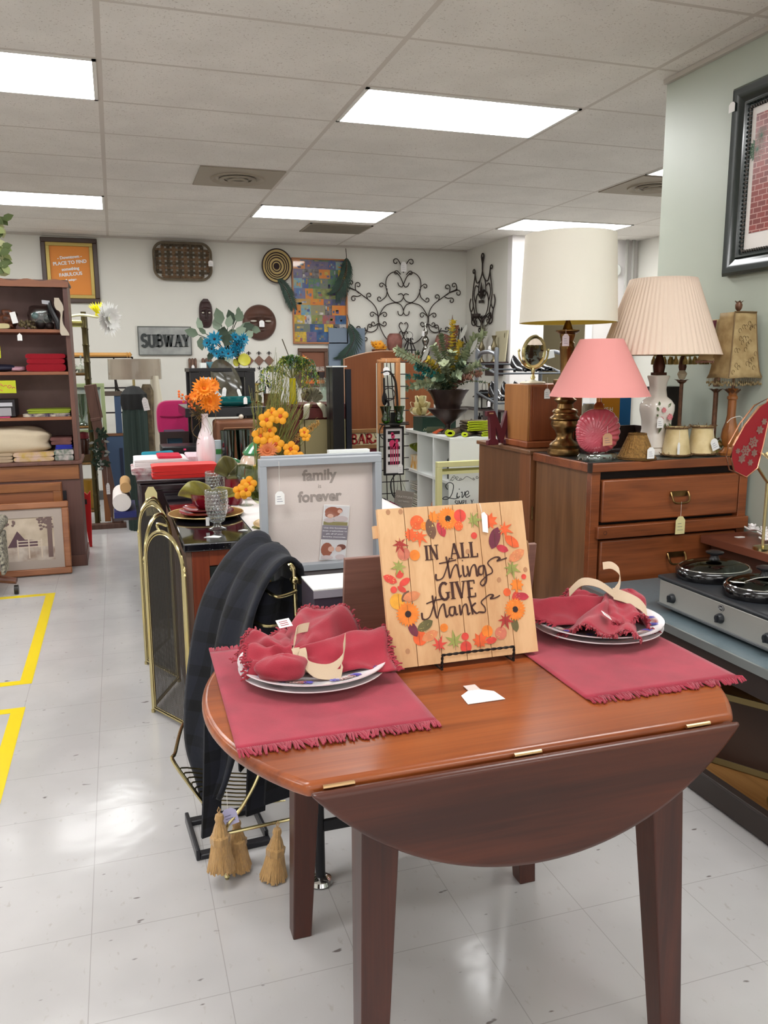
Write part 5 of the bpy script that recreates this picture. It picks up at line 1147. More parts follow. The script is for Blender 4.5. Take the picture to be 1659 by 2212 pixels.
for i,(r,z,lab)in enumerate(((0.118,0.758,'larger burgundy plate resting on the gold charger'),(0.102,0.7725,'smaller burgundy plate under the burgundy bowl'))):
    t=thing('burgundy_plate',lab,'plate',(0.352,3.64,z))
    mb=MB();sqlathe(mb,[(0.001,0.003),(r*0.62,0.0),(r*0.68,0.0),(r,0.015),(r,0.0185),(r*0.7,0.006),(0.001,0.006)],(0.352,3.64,z),56,2.6);mb.build('dish',glaze,t,ang=60)
t=thing('burgundy_bowl','burgundy bowl holding a folded green napkin','bowl',(0.355,3.65,0.7815))
MB().lathe([(0,0.004),(0.034,0.0),(0.038,0.0),(0.058,0.025),(0.066,0.055),(0.068,0.068),(0.065,0.069),(0.055,0.03),(0.03,0.008),(0,0.008)],(0.352,3.65,0.7815),48).build('bowl_body',glaze,t,ang=60)
nap_g=mat('olive_satin_napkin',(150,142,62),0.45,sheen=0.4,var=0.15,vscale=30)
def wave_napkin(parent_label,cx,cy,z0,s_,m,name='green_napkin',fans=((-0.045,0.0,150,0.085,0.075),(0.05,0.0,20,0.085,0.05))):
    t=thing(name,parent_label,'napkin',(cx,cy,z0));
    for(ox,oy,ad,L,h)in fans:
        mb=MB();d=Vector((math.cos(R(ad)),0.25*math.sin(R(ad)),0))
        def f(u,v):
            a=(u-.5)*PI*0.95;rr=s_*(0.2+0.8*v)
            p=Vector((cx,cy,z0))+Vector((ox,oy,0))*s_*0.3+Vector((L*rr*math.sin(a)*0.9+d.x*L*rr*0.6,0.02*math.sin(u*14+v*2)*v-0.02*v+0.015*math.cos(a),h*rr*(0.35+math.cos(a)*0.9)))
            return tuple(p)
        mb.grid(f,30,12);mb.build('fold',m,t,solid=0.002,ang=80)
    mb=MB();mb.ball((cx,cy,z0+0.005),0.035*s_,10,(1,1,.5));mb.build('tuck',m,t)
wave_napkin('olive green satin napkin fanned out of the burgundy bowl',0.365,3.64,0.815,1.0,nap_g)
pg=thin('pressed_glass',(236,238,238),0.16,1.0,0.08,(250,250,250))
def goblet(x,y,z,label,s_=1.0):
    t=thing('pressed_glass_goblet',label,'glass',(x,y,z))
    H_=0.158
    def g(u,v):
        a=2*PI*u;zz_=0.028+(H_-0.028)*v;r=0.024+0.019*min(1,v*2.2)**0.7+0.001*v
        rows=9;br=math.sin(v*rows*PI);off=(int(v*rows)%2)*0.5;bl=math.sin((u*14+off)*PI)
        return(x+(r+0.0022*abs(br)**.5*abs(bl)**.5)*math.cos(a)*s_,y+(r+0.0022*abs(br)**.5*abs(bl)**.5)*math.sin(a)*s_,z+zz_*s_)
    mb=MB();mb.grid(g,112,60,True);mb.build('brick_pattern_bowl',pg,t,solid=0.002,ang=25)
    mb=MB();mb.lathe([(0.036,0.0),(0.036,0.003),(0.018,0.009),(0.014,0.018),(0.020,0.027),(0.026,0.032),(0,0.033)],(x,y,z),32,flute=10,fa=0.03);mb.build('foot',pg,t)
    return t
g_=goblet(0.362,3.33,0.751,'pressed glass goblet nearest on the black stone, white tag beside it')
mb=MB();mb.box(0.316,0.330,3.325,3.326,0.765,0.80);mb.build('price_tag',white_paper,g_)
goblet(0.425,3.93,0.751,'pressed glass goblet farther back, behind the burgundy bowl')
t=thing('burgundy_tumbler','tall burgundy tumbler behind the burgundy bowl','cup',(0.505,3.88,0.7555))
MB().lathe([(0,0.004),(0.034,0.0),(0.040,0.01),(0.043,0.09),(0.042,0.125),(0.038,0.125),(0.036,0.02),(0,0.01)],(0.507,3.88,0.7555),36).build('cup_body',glaze,t,ang=60)
wave_napkin('dark olive napkin tucked in the burgundy tumbler',0.505,3.88,0.875,0.95,mat('dark_olive_satin',(98,92,42),0.45,sheen=0.3,var=0.15,vscale=30),fans=((-0.03,0,120,0.07,0.095),(0.04,0,30,0.08,0.06)))
def wineglass(x,y,z,s_,label,m,bulge=0.045,h=0.2):
    t=thing('wine_glass',label,'glass',(x,y,z))
    mb=MB();mb.lathe([(0.0,0.085*s_),(0.018*s_,0.09*s_),(bulge*s_*.9,0.12*s_),(bulge*s_,0.15*s_),(bulge*.92*s_,h*s_),(bulge*.90*s_,h*s_),(bulge*.96*s_,0.15*s_),(bulge*s_*.85,0.122*s_),(0.0,0.092*s_)],(x,y,z),36,cap=False);mb.build('bowl',m,t,ang=60)
    mb=MB();mb.lathe([(0.036*s_,0.0),(0.034*s_,0.003),(0.006*s_,0.01*s_),(0.004*s_,0.05*s_),(0.006*s_,0.086*s_)],(x,y,z),28);mb.build('stem',m,t)
wineglass(0.556,3.83,0.7555,0.95,'clear stemmed glass on the white cloth behind the yellow flowers',glass)
gg=thin('green_tinted_glass',(226,230,200),0.08,0.7)
t=thing('globe_vase','big stemmed glass vase with green tint holding tall grasses and yellow flowers','vase',(0.535,3.25,0.7555))
VX,VY=0.535,3.27
MB().lathe([(0.0,0.095),(0.02,0.10),(0.048,0.13),(0.062,0.165),(0.066,0.20),(0.062,0.245),(0.060,0.245),(0.063,0.20),(0.059,0.167),(0.045,0.134),(0.0,0.103)],(VX,VY,0.7555),40,cap=False).build('bowl',gg,t,ang=60)
MB().lathe([(0.042,0),(0.04,0.003),(0.007,0.010),(0.005,0.05),(0.008,0.096)],(VX,VY,0.7555),28).build('stem',gg,t)
MB().ball((VX,VY,0.7555+0.125),0.038,14,(1,1,.45)).build('green_filling',mat('moss',(120,130,58),0.9,bump=0.8,bscale=80),t)
t=thing('flower_arrangement','tall dry grass and yellow-orange flower arrangement behind the grey frame','flowers',(0.60,3.27,0.9));mb=MB()
gr_m=mat('wheat_grass',(136,132,70),0.8)
for k in range(150):
    x1=rnd.uniform(0.50,0.775)if k%3 else rnd.uniform(0.59,0.72);z1=1.13+rnd.uniform(0,0.2)+0.16*max(0,1-abs(x1-0.63)/0.10)
    p0=Vector((VX+rnd.uniform(-.035,.045),VY+rnd.uniform(-.035,.035),0.885));p2=Vector((x1,VY+rnd.uniform(-.09,.09),z1));p1=(p0+p2)/2+Vector((rnd.uniform(-.015,.025),0,0.03))
    mb.k=k%2;mb.tube(smooth2([tuple(p0),tuple(p1),tuple(p2)],4),[0.0012]*5+[0.0011,0.0009,0.0007,0.0005],4)
    if k%4==0:
        for j in range(5):q=p1.lerp(p2,j/5);mb.leaf(q,(rnd.uniform(-.01,.01),0,0.014),0.004)
mb.build('grass_stems',[gr_m,mat('olive_grass',(104,112,58),0.8)],t)
mb=MB();pet=[mat('yellow_orange_petal',(240,164,36),0.55),mat('orange_red_throat',(206,84,24),0.6)]
for(x,z,r_)in[(0.622,1.171,.034),(0.685,1.185,.034),(0.655,1.195,.026),(0.598,1.095,.036),(0.625,1.07,.034),(0.664,1.06,.036),(0.64,1.12,.03),(0.733,1.033,.034),(0.764,0.985,.036),(0.745,1.0,.028),(0.539,0.883,.034),(0.505,0.85,.034),(0.52,0.865,.03),(0.79,1.11,.022),(0.80,1.09,.02),(0.74,0.945,.03)]:
    X_=x*3.24/3.65;Z_=1.4+(z-1.4)*3.24/3.65;daisy(mb,(X_,3.20+rnd.uniform(-.03,.03),Z_),(rnd.uniform(-.4,.2),-1,rnd.uniform(0,.6)),r_,5,r_*1.1,0.25,cen=0.3)
mb.build('yellow_blooms',pet,t)
mb=MB();daisy(mb,(0.555,3.20,1.075),(-.2,-1,.3),0.042,24,0.009,0.2,layers=3);mb.build('salmon_bloom',[mat('salmon_petal',(222,130,80),0.6),mat('salmon_heart',(180,84,40),0.7)],t)
mb=MB()
for k in range(90):
    f_=rnd.random();mb.ball((0.69+0.09*f_+rnd.uniform(-.008,.008),3.27+rnd.uniform(-.01,.01),1.115+0.06*f_+rnd.uniform(-.01,.01)),0.004,5)
mb.tube([(0.60,3.27,0.95),(0.69,3.27,1.11),(0.78,3.27,1.175)],0.0015,4);mb.build('seed_head',mat('dry_tan_seed',(168,130,70),0.85),t)
fruit=mat('fruit_glaze',(226,216,200),0.12,coat=0.5,rgb2=(206,170,150),vscale=14)
t=thing('fruit_jar','big ceramic jar painted with lemons under a green lid','jar',(0.665,4.12,0.7555));jx,jy=0.665,4.12
MB().lathe([(0,0),(0.075,0.0),(0.10,0.05),(0.107,0.10),(0.10,0.15),(0.082,0.195),(0.07,0.21)],(jx,jy,0.7555),44).build('jar_body',fruit,t)
MB().lathe([(0.076,0.21),(0.078,0.22),(0.062,0.24),(0.04,0.262),(0.02,0.275),(0.02,0.285),(0.0,0.29)],(jx,jy,0.7555),40).build('lid',mat('green_glaze',(58,128,84),0.12,coat=0.6),t)
mb=MB();mb.tube(smooth2([(jx-0.095,jy,0.93),(jx-0.13,jy-0.01,0.94),(jx-0.125,jy,0.88),(jx-0.10,jy,0.83)],5),0.009,8);mb.tube(smooth2([(jx+0.09,jy,0.93),(jx+0.13,jy,0.93),(jx+0.12,jy,0.87),(jx+0.10,jy,0.84)],5),0.009,8);mb.build('handles',mat('green_glaze',(0,0,0)),t)
mb=MB();mb.ball((jx+0.0,jy-0.088,0.90),0.04,14,(1.1,.6,.8));mb.k=1;mb.ball((jx+0.05,jy-0.085,0.86),0.03,12,(0.8,.6,1.2));mb.k=2
for k in range(5):mb.leaf((jx-0.03+0.02*k,jy-0.105,0.84),(0.03,0,-0.03+0.012*k),0.02,(0,-1,0),0)
mb.build('lemon_relief',[mat('lemon_yellow',(238,190,30),0.2),mat('lime_green',(142,152,52),0.3),mat('jar_leaf',(92,110,50),0.4)],t)
t=thing('fruit_mug','white mug with an orange peach painted on it beside the lemon jar','mug',(0.535,4.0,0.751))
MB().lathe([(0,0.0),(0.025,0.0),(0.036,0.04),(0.042,0.15),(0.046,0.175),(0.043,0.175),(0.034,0.04),(0,0.01)],(0.538,4.02,0.7555),32).build('mug_body',fruit,t,ang=60)
mb=MB();mb.ball((0.532,3.985,0.905),0.022,12,(1,.5,1));mb.build('peach_relief',mat('peach_paint',(232,156,84),0.3),t)
tag(MB().prism([(0.29,3.16),(0.345,3.135),(0.36,3.16),(0.33,3.185)],0.001,'xy',0.751).build('price_card',white_paper),'white tag lying near the front edge of the black stone top','card')
tag(MB().prism([(0.435,3.25),(0.468,3.235),(0.476,3.25),(0.46,3.268)],0.001,'xy',0.7512).build('price_card',white_paper),'small white tag lying beside the pressed glass goblet on black stone','card')
t=thing('fireplace_screen','folding brass fireplace screen with black mesh and arched panels','fireplace screen',(0.14,3.6,0))
mesh_m=bpy.data.materials.new('black_wire_mesh');mesh_m.use_nodes=True;nt=mesh_m.node_tree;b=nt.nodes['Principled BSDF']
b.inputs['Base Color'].default_value=(*lin((48,44,42)),1);b.inputs['Roughness'].default_value=0.5;b.inputs['Metallic'].default_value=0.4
tc=nt.nodes.new('ShaderNodeTexCoord');sp=nt.nodes.new('ShaderNodeSeparateXYZ');nt.links.new(tc.outputs['UV'],sp.inputs[0]);sp2=nt.nodes.new('ShaderNodeSeparateXYZ');nt.links.new(tc.outputs['Object'],sp2.inputs[0])
hx=nt.nodes.new('ShaderNodeMath');hx.operation='ADD';m1=nt.nodes.new('ShaderNodeMath');m1.operation='MULTIPLY';m1.inputs[1].default_value=1.0
nt.links.new(sp2.outputs[0],m1.inputs[0]);nt.links.new(m1.outputs[0],hx.inputs[0]);nt.links.new(sp2.outputs[1],hx.inputs[1])
ga=gridline(nt,hx.outputs[0],0,0.004,0.0007);gb=gridline(nt,sp2.outputs[2],0,0.004,0.0007);gmx=mxm(nt,ga,gb);nt.links.new(gmx,b.inputs['Alpha'])
pts_f=[(0.205,3.06),(0.069,3.315),(0.195,3.62),(0.062,3.90),(0.19,4.20)]
for i in range(4):
    a=Vector((*pts_f[i],0));b_=Vector((*pts_f[i+1],0));d=b_-a;W_=d.length;d.normalize();a2=a+d*0.008;W2=W_-0.016
    zs,top=0.65,0.79 if i in(1,2)else 0.80
    def arc_pts(ins):return[tuple(a2+d*(ins+(W2-2*ins)*(0.5-0.5*math.cos(PI*k/20)))+Vector((0,0,zs+(0.13-ins+(0.02 if i in(1,2)else 0))*math.sin(PI*k/20))))for k in range(21)]
    outer=[tuple(a2+Vector((0,0,0.02)))]+arc_pts(0)+[tuple(a2+d*W2+Vector((0,0,0.02)))]
    fr=MB().tube(outer+[outer[0]],0.006,8);inn=MB().tube([tuple(a2+d*0.014+Vector((0,0,0.03)))]+arc_pts(0.012)+[tuple(a2+d*(W2-0.014)+Vector((0,0,0.03)))]+[tuple(a2+d*0.014+Vector((0,0,0.03)))],0.003,6)
    f_o=fr.build('panel_frame',brass,t);inn.build('inner_bead',brass,f_o)
    ar=arc_pts(0.014);base=a2+d*0.014+Vector((0,0,0.03));n_=len(ar)
    mm=MB();vs=[tuple(Vector((p[0],p[1],0.03)))for p in ar]+ar;mm.add(vs,[(k,k+1,n_+k+1,n_+k)for k in range(n_-1)]);mm.build('mesh_screen',mesh_m,t,smooth=False)
    e=a+Vector((0,0,0));MB().tube([tuple(a+Vector((0,0,0.0))),tuple(a+Vector((0,0,zs-0.02)))],0.006,8).lathe([(0.008,0),(0.004,0.008),(0.008,0.018),(0.004,0.03),(0.0,0.036)],(a.x,a.y,zs-0.02),10).lathe([(0.009,0),(0.009,0.012)],(a.x,a.y,0),10).build('hinge_post',brass,t)
mb=MB();mb.tube(smooth2([(0.125,3.19,0.785),(0.12,3.195,0.81),(0.155,3.17,0.805)],4),0.005,8);mb.build('pull_handle',brass,t)
price_tag(t,(0.14,4.30,0.80),0.0,0.06,0.15,mat('manila_tag',(0,0,0)))
t=dres=thing('dresser','dark espresso dresser stacked with folded linens behind the stone top','dresser',(0.7,4.7,0))
esp=mat('espresso_lacquer',(46,32,38),0.18,coat=0.4)
MB().box(0.085,1.20,4.43,4.95,0.05,0.80).build('body',esp,t,bevel=0.012);MB().box(0.075,1.21,4.415,4.96,0.801,0.82).build('top',esp,t,bevel=0.005)
mb=MB();mb.box(0.12,1.17,4.418,4.4295,0.765,0.79);mb.build('drawer_front',mat('espresso_lacquer',(0,0,0)),t,bevel=0.003)
mb=MB();mb.box(0.11,0.15,4.46,4.50,0,0.05);mb.build('foot',esp,t);MB().box(1.13,1.17,4.46,4.50,0,0.05).build('foot',esp,t);MB().box(0.11,0.15,4.88,4.92,0,0.05).build('foot',esp,t);MB().box(1.13,1.17,4.88,4.92,0,0.05).build('foot',esp,t)
def folded(name,label,x0,x1,y0,y1,z0,h,m,layers=4,cat='cloth',group=None,seed=1):
    """one folded textile: rounded folds at the left end, layered edge in front"""
    mb=MB();hh=h/layers
    for i in range(layers):
        z=z0+hh*i;j=0.012*noise.noise(Vector((seed,i*3.3,0)));r_=hh*0.5
        def f(u,v):
            a=2*PI*u;yy=y0+(y1-y0)*v
            xm=(x0+x1)/2;xr=(x1-x0)/2+j
            x=xm+xr*(math.copysign(abs(math.cos(a))**0.16,math.cos(a)));zq=z+r_+r_*0.97*math.copysign(abs(math.sin(a))**0.7,math.sin(a))
            zq+=0.003*noise.noise(Vector((x*14,yy*14,seed+i)));return(x,yy+0.006*noise.noise(Vector((x*12,i,seed))),zq)
        n0=len(mb.v);mb.grid(f,36,8,True);mb.f.append(tuple(n0+k for k in range(35,-1,-1)));mb.m.append(mb.k);mb.f.append(tuple(n0+7*36+k for k in range(36)));mb.m.append(mb.k)
    return tag(mb.build(name,m,ang=50),label,cat,group)
folded('folded_tablecloth','bright red folded cloth in front of the white bottle vase',0.155,0.50,4.44,4.60,0.8205,0.068,mat('bright_red_cotton',(206,36,32),0.85,bump=0.2,bscale=300,sheen=0.2),4,seed=2)
folded('folded_tablecloth','floral patterned folded cloth at the bottom of the linen pile',0.055,0.34,4.63,4.92,0.8205,0.035,mat('floral_linen',(214,208,206),0.8,rgb2=(160,96,104),vscale=24),2,seed=3)
folded('folded_tablecloth','stack of white folded linen on the dresser left of the red cloth',0.07,0.36,4.65,4.92,0.856,0.045,mat('white_cotton',(232,226,226),0.85,bump=0.2,bscale=300),4,seed=4)
folded('folded_tablecloth','crimson napkin lying across the white linen stack',0.20,0.33,4.67,4.90,0.9015,0.012,mat('crimson_cotton',(190,30,56),0.85),1,seed=5)
folded('folded_tablecloth','turquoise folded cloth just behind the white linen stack',0.12,0.30,4.925,4.955,0.8205,0.098,mat('turquoise_cotton',(40,140,160),0.85),4,seed=6)
folded('folded_tablecloth','pink and white striped folded napkins left of the bottle vase',0.36,0.44,4.64,4.90,0.8205,0.09,mat('pink_striped',(226,206,212),0.8,rgb2=(206,176,186),vscale=60),6,seed=7)
t=thing('bottle_vase','glossy white bottle vase with orange flowers and berries','vase',(0.475,4.66,0.8205))
bx_,by_=0.462,4.66
MB().lathe([(0,0),(0.046,0.0),(0.052,0.01),(0.054,0.12),(0.05,0.17),(0.036,0.215),(0.020,0.25),(0.017,0.29),(0.021,0.325),(0.017,0.325),(0.013,0.29),(0,0.28)],(bx_,by_,0.8205),44).build('bottle',mat('iridescent_white_glaze',(232,224,226),0.08,coat=0.8,rgb2=(222,200,206),vscale=6,stretch=(4,4,0.6)),t,ang=60)
mb=MB();o1=[mat('vivid_orange_petal',(244,138,22),0.55),mat('orange_heart',(226,110,16),0.7)]
daisy(mb,(bx_+0.0,by_-0.03,1.285),(0.0,-1,.35),0.068,18,0.022,0.15,layers=3,cen=.16);daisy(mb,(bx_+0.03,by_-0.03,1.215),(0.1,-1,-.05),0.068,18,0.022,0.15,layers=3,cen=.16);daisy(mb,(bx_+0.055,by_,1.30),(0.6,-1,.2),0.045,12,0.018,0.2,layers=2);daisy(mb,(bx_-0.045,by_-0.01,1.245),(-0.6,-1,.2),0.04,12,0.016,0.2,layers=2)
mb.build('orange_blooms',o1,t)
mb=MB()
for k in range(34):
    f_=rnd.random();p=(bx_-0.035-0.095*f_+rnd.uniform(-.014,.014),by_+rnd.uniform(-.02,.02),1.19+0.075*f_+rnd.uniform(-.03,.02));mb.k=0;mb.ball(p,0.0075,7);mb.k=1;mb.tube([p,(bx_,by_,1.14)],0.0008,3)
mb.build('berries',[mat('orange_berry',(226,110,40),0.35),stem_m],t)
mb=MB()
for k in range(16):q=R(100+rnd.uniform(-10,150));mb.leaf((bx_,by_,1.15),(0.085*math.cos(q),rnd.uniform(-.04,.02),0.05*math.sin(q)+.01),0.02)
for k in range(7):mb.tube(smooth2([(bx_,by_-.01,1.14),(bx_+rnd.uniform(-.1,.08),by_-.02,1.19),(bx_+rnd.uniform(-.12,.09),by_-.03,1.05),(bx_+rnd.uniform(-.09,.07),by_-.03,0.98)],5),0.0009,3)
mb.build('leaves_raffia',mat('olive_brown_leaf',(134,110,66),0.8),t)
t=thing('teal_tumbler','dark teal glass tumbler left of the lemon jar','glass',(0.60,4.78,0.8205));tg_=thin('teal_glass',(70,160,140),0.12,0.6)
MB().lathe([(0,0.0),(0.032,0),(0.042,0.22),(0.039,0.22),(0.029,0.01),(0,0.01)],(0.60,4.78,0.8205),28).build('tumbler',tg_,t,ang=60)
dup(t,(0.69,4.80,0.8205),'dark teal glass tumbler right behind the green jar lid')
t=thing('glass_jar','pale aqua lidded glass jar behind the lemon jar','jar',(0.78,4.82,0.8205));aq=thin('aqua_glass',(206,232,228),0.15,0.7)
MB().lathe([(0,0),(0.045,0),(0.05,0.12),(0.04,0.17),(0,0.18)],(0.78,4.82,0.8205),28).build('jar_body',aq,t);MB().lathe([(0.043,0.172),(0.02,0.215),(0.006,0.225),(0.012,0.24),(0.0,0.25)],(0.78,4.82,0.8205),28).build('lid',aq,t)
t=thing('paper_box','small white and blue box on the dresser right of the bottle vase','box',(0.545,4.84,0.8205))
MB().box(0.525,0.565,4.82,4.86,0.8205,0.98).build('carton',mat('pale_blue_carton',(206,220,226),0.5),t);MB().box(0.5245,0.5655,4.8195,4.8605,0.90,0.93).build('green_band',mat('green_band',(60,140,70),0.5),t)
t=thing('paper_towel_pack','white bundle sticking out left of the dresser above a blue box','bundle',(0.03,4.85,0.5))
mb=MB();mb.tube([(-0.005,4.75,0.655),(-0.005,5.15,0.655)],[0.05,0.05],20);mb.build('roll',mat('crumpled_white_paper',(232,224,220),0.8,bump=1,bscale=30),t)
mb=MB();mb.tube([(0.02,4.78,0.735),(0.02,5.1,0.735)],0.03,14);mb.build('kraft_roll',mat('kraft_paper',(190,150,100),0.8),t);MB().box(-0.05,0.07,4.74,5.16,0.57,0.604).build('blue_box',mat('navy_box',(34,40,104),0.5),t)
MB().box(-0.055,0.0845,4.74,5.16,0.555,0.5695).build('side_ledge',esp,dres)
YW=YB-0.002
def wallframe(name,label,x0,x1,z0,z1,w,fm_,im,cat='picture',y=YW,inner=None,w2=0.0,bev=0.006):
    t=thing(name,label,cat,((x0+x1)/2,y-0.01,z0))
    MB().frame(x0,x1,z0,z1,w,y-0.035,y).build('frame',fm_,t,bevel=bev)
    if w2:MB().frame(x0+w,x1-w,z0+w,z1-w,w2,y-0.026,y-0.006).build('liner',inner,t,bevel=0.002)
    MB().box(x0+w,x1-w,y-0.012,y-0.004,z0+w,z1-w).build('picture_sheet',im,t)
    return t
t=wallframe('framed_poster','dark and gold framed orange poster with white lettering, high at left',-0.635,-0.095,2.06,2.70,0.045,mat('dark_walnut_frame',(66,46,34),0.35),mat('orange_poster',(226,138,44),0.5),inner=mat('antique_gold',(150,130,70),0.35,0.6),w2=0.035)
mb=MB()
for s_,z,sz in(('- Downtown -',2.50,0.055),('PLACE TO FIND',2.445,0.062),('something',2.385,0.055),('FABULOUS',2.33,0.062),('& unique',2.28,0.04)):
    text(mb,s_,sz*0.74,XZ(-0.365,YW-0.0145,z)@Matrix.Rotation(R(7),4,'Z'),0.0005,0.0016)
mb.build('lettering',white_paper,t,smooth=False)
t=thing('woven_tray','rounded rectangular woven splint tray hung near the ceiling','tray',(0.755,YW-0.02,2.32))
def rrect(x0,x1,z0,z1,r,n=8):
    o=[]
    for cx,cz,a in((x1-r,z1-r,0),(x0+r,z1-r,90),(x0+r,z0+r,180),(x1-r,z0+r,270)):o+=[(cx+r*math.cos(R(a+90*i/n)),cz+r*math.sin(R(a+90*i/n)))for i in range(n+1)]
    return o
mb=MB();o=rrect(0.46,1.05,2.32,2.69,0.11)
mb.tube([(x,YW-0.03,z)for x,z in o],0.012,8,closed=True);mb.tube([(x,YW-0.05,z)for x,z in rrect(0.455,1.055,2.315,2.695,0.11)],0.008,8,closed=True);mb.build('rim',mat('grey_brown_splint',(104,92,74),0.8,var=0.2,vscale=20),t)
mb=MB()
for i in range(8):
    z=2.345+i*0.046;e=0.02 if 0<i<7 else 0.08
    mb.k=i%2;mb.strip([(0.465+e+(1.045-0.465-2*e)*k/30,YW-0.022+(0.004 if(k+i)%2 else-0.004),z)for k in range(31)],0.026,(0,0,1),0.002)
for i in range(10):
    x=0.495+i*0.058;e=0.02 if 0<i<9 else 0.07
    mb.k=(i+1)%2;mb.strip([(x,YW-0.022+(0.004 if(k+i)%2 else-0.004),2.325+e+(2.685-2.325-2*e)*k/20)for k in range(21)],0.036,(1,0,0),0.002)
mb.build('woven_splints',[mat('brown_splint',(112,88,64),0.8,var=0.2,vscale=15),mat('dark_splint',(78,66,50),0.8,var=0.2,vscale=15)],t,smooth=False)
price_tag(t,(1.045,YW-0.06,2.54),0.02,0.05,0.06)
t=thing('coiled_basket','round coiled basket plate with black and straw rings on the back wall','basket',(1.76,YW-0.03,2.30))
mb=MB();rr=0.185;n=15
for i in range(n):
    r_=rr*(i+0.5)/n;mb.k=1 if i in(0,1,2,4,7,9,11,14)else 0
    mb.tube([(1.76+r_*0.92*math.cos(q),YW-0.012-0.05*(r_/rr)**2,2.487+r_*math.sin(q))for q in[2*PI*k/48 for k in range(48)]],rr/n*0.56,6,closed=True)
mb.build('coils',[mat('straw_coil',(196,172,118),0.8,bump=0.6,bscale=120),mat('black_coil',(52,38,36),0.8,bump=0.6,bscale=120)],t)
t=thing('subway_sign','grey distressed board reading SUBWAY in dark raised letters','sign',(0.535,YW-0.02,1.53))
MB().box(0.255,0.81,YW-0.02,YW,1.53,1.832).build('board',mat('distressed_grey',(138,140,138),0.7,rgb2=(164,166,162),vscale=9),t,bevel=0.002)
mb=MB();mb.frame(0.255,0.81,1.53,1.832,0.009,YW-0.023,YW-0.0205);mb.build('edge_band',mat('dark_grey_edge',(86,88,84),0.7),t)
mb=MB();serif(mb,'SUBWAY',0.125,XZ(0.285,YW-0.024,1.62),0.24,0.008,0.875,0.34);mb.build('lettering',mat('charcoal_letter',(52,56,56),0.6),t,smooth=False)
def maskmesh(cx,cz,rx,rz,dp,face,mpar,n=44):
    def f(u,v):
        a=2*PI*u;q=v;x=rx*q*math.cos(a);z=rz*q*math.sin(a)
        if face=='long':x=rx*q*math.copysign(abs(math.cos(a))**0.7,math.cos(a));z=rz*q*math.copysign(abs(math.sin(a))**0.75,math.sin(a))
        h=dp*math.sqrt(max(0,1-q*q));X_,Z_=x/rx,z/rz
        if q<0.97:
            h+=dp*0.55*math.exp(-((X_)/0.14)**2)*(1 if-0.25<Z_<0.25 else math.exp(-((abs(Z_-0.0)-0.25)/0.1)**2))
            h+=dp*0.22*math.exp(-((Z_-0.24-0.1*(1-abs(X_)))/0.09)**2)*(abs(X_)<0.75)
            for s_ in(-1,1):h-=dp*0.40*math.exp(-((X_-s_*0.42)/0.22)**2-((Z_-0.06)/0.09)**2);h+=dp*0.2*math.exp(-((X_-s_*0.42)/0.16)**2-((Z_-0.04)/0.045)**2)
            h+=dp*0.25*math.exp(-((X_)/0.25)**2-((Z_+0.50)/0.10)**2);h-=dp*0.25*math.exp(-((X_)/0.25)**2-((Z_+0.50)/0.025)**2)
        return(cx+x,YW-0.004-h,cz+z)
    mb=MB();mb.grid(f,72,n,True);return mb
dwood=mat('dark_carved_wood',(84,56,46),0.35,var=0.25,vscale=6)
t=thing('carved_mask','large round dark wooden face mask with half-closed eyes','mask',(1.555,YW-0.03,1.69))
maskmesh(1.555,1.883,0.187,0.193,0.09,'round',None).build('face',dwood,t,ang=70)
mb=MB()
for s_ in(-1,1):mb.prism([(1.555+s_*0.08+0.034*math.cos(q),1.895+0.009*math.sin(q))for q in[2*PI*i/16 for i in range(16)]],0.004,'xz',YW-0.098)
mb.build('eye_slit',mat('pale_eye',(190,184,170),0.6),t);price_tag(t,(1.555,YW-0.152,1.90),0.0,0.055,0.07)
t=thing('carved_mask','narrow dark wooden face mask beside the eucalyptus leaves','mask',(0.98,YW-0.03,1.82))
maskmesh(0.975,1.968,0.072,0.148,0.06,'long',None,30).build('face',mat('purple_brown_wood',(58,38,38),0.4,var=0.2,vscale=10),t,ang=70)
mb=MB()
for s_ in(-1,1):mb.prism([(0.975+s_*0.034+0.012*math.cos(q),1.978+0.008*math.sin(q))for q in[2*PI*i/12 for i in range(12)]],0.003,'xz',YW-0.062)
mb.build('eye_slit',mat('pale_eye',(0,0,0)),t)
mb=MB();mb.prism([(0.935,2.09),(1.02,2.09),(1.0,2.125),(0.95,2.125)],0.03,'xz',YW-0.035);mb.build('crest',mat('purple_brown_wood',(0,0,0)),t,bevel=0.004)
for x0,z0,w_,h_,lab in((0.765,1.265,0.09,0.235,'small carved wooden plaque with a white tag below the SUBWAY sign'),(0.905,1.37,0.11,0.13,'small carved wooden plaque partly behind the black shelf unit')):
    t=thing('carved_plaque',lab,'carving',(x0+w_/2,YW-0.02,z0));pw=mat('brown_carving',(104,78,64),0.6,var=0.3,vscale=30)
    mb=MB()
    for i in range(3):
        xa=x0+w_*i/3;pts=[(xa+0.002,z0),(xa+w_/3-0.002,z0)]+[(xa+w_/6+w_/6.6*math.cos(R(a)),z0+h_-0.02+0.02*math.sin(R(a)))for a in range(0,181,30)]
        mb.prism(pts,0.025+0.008*(i==1),'xz',YW-0.03-0.008*(i==1))
    mb.build('carved_panel',pw,t,bevel=0.003)
    if w_<0.1:price_tag(t,(x0+w_/2,YW-0.05,z0+0.17),0.01,0.03,0.06)
t=wallframe('framed_collage','tall narrow-framed collage of many travel photographs on the back wall',1.925,2.56,1.655,2.585,0.016,mat('oak_frame',(168,112,70),0.4),mat('collage_base',(90,96,110),0.35),bev=0.002)
pal=[(74,112,170),(52,70,110),(196,150,70),(210,120,50),(150,160,90),(120,110,130),(206,200,192),(60,54,60),(90,150,190),(170,90,70),(110,120,100),(222,180,60),(80,70,130),(140,130,120),(44,88,150),(98,130,70)]
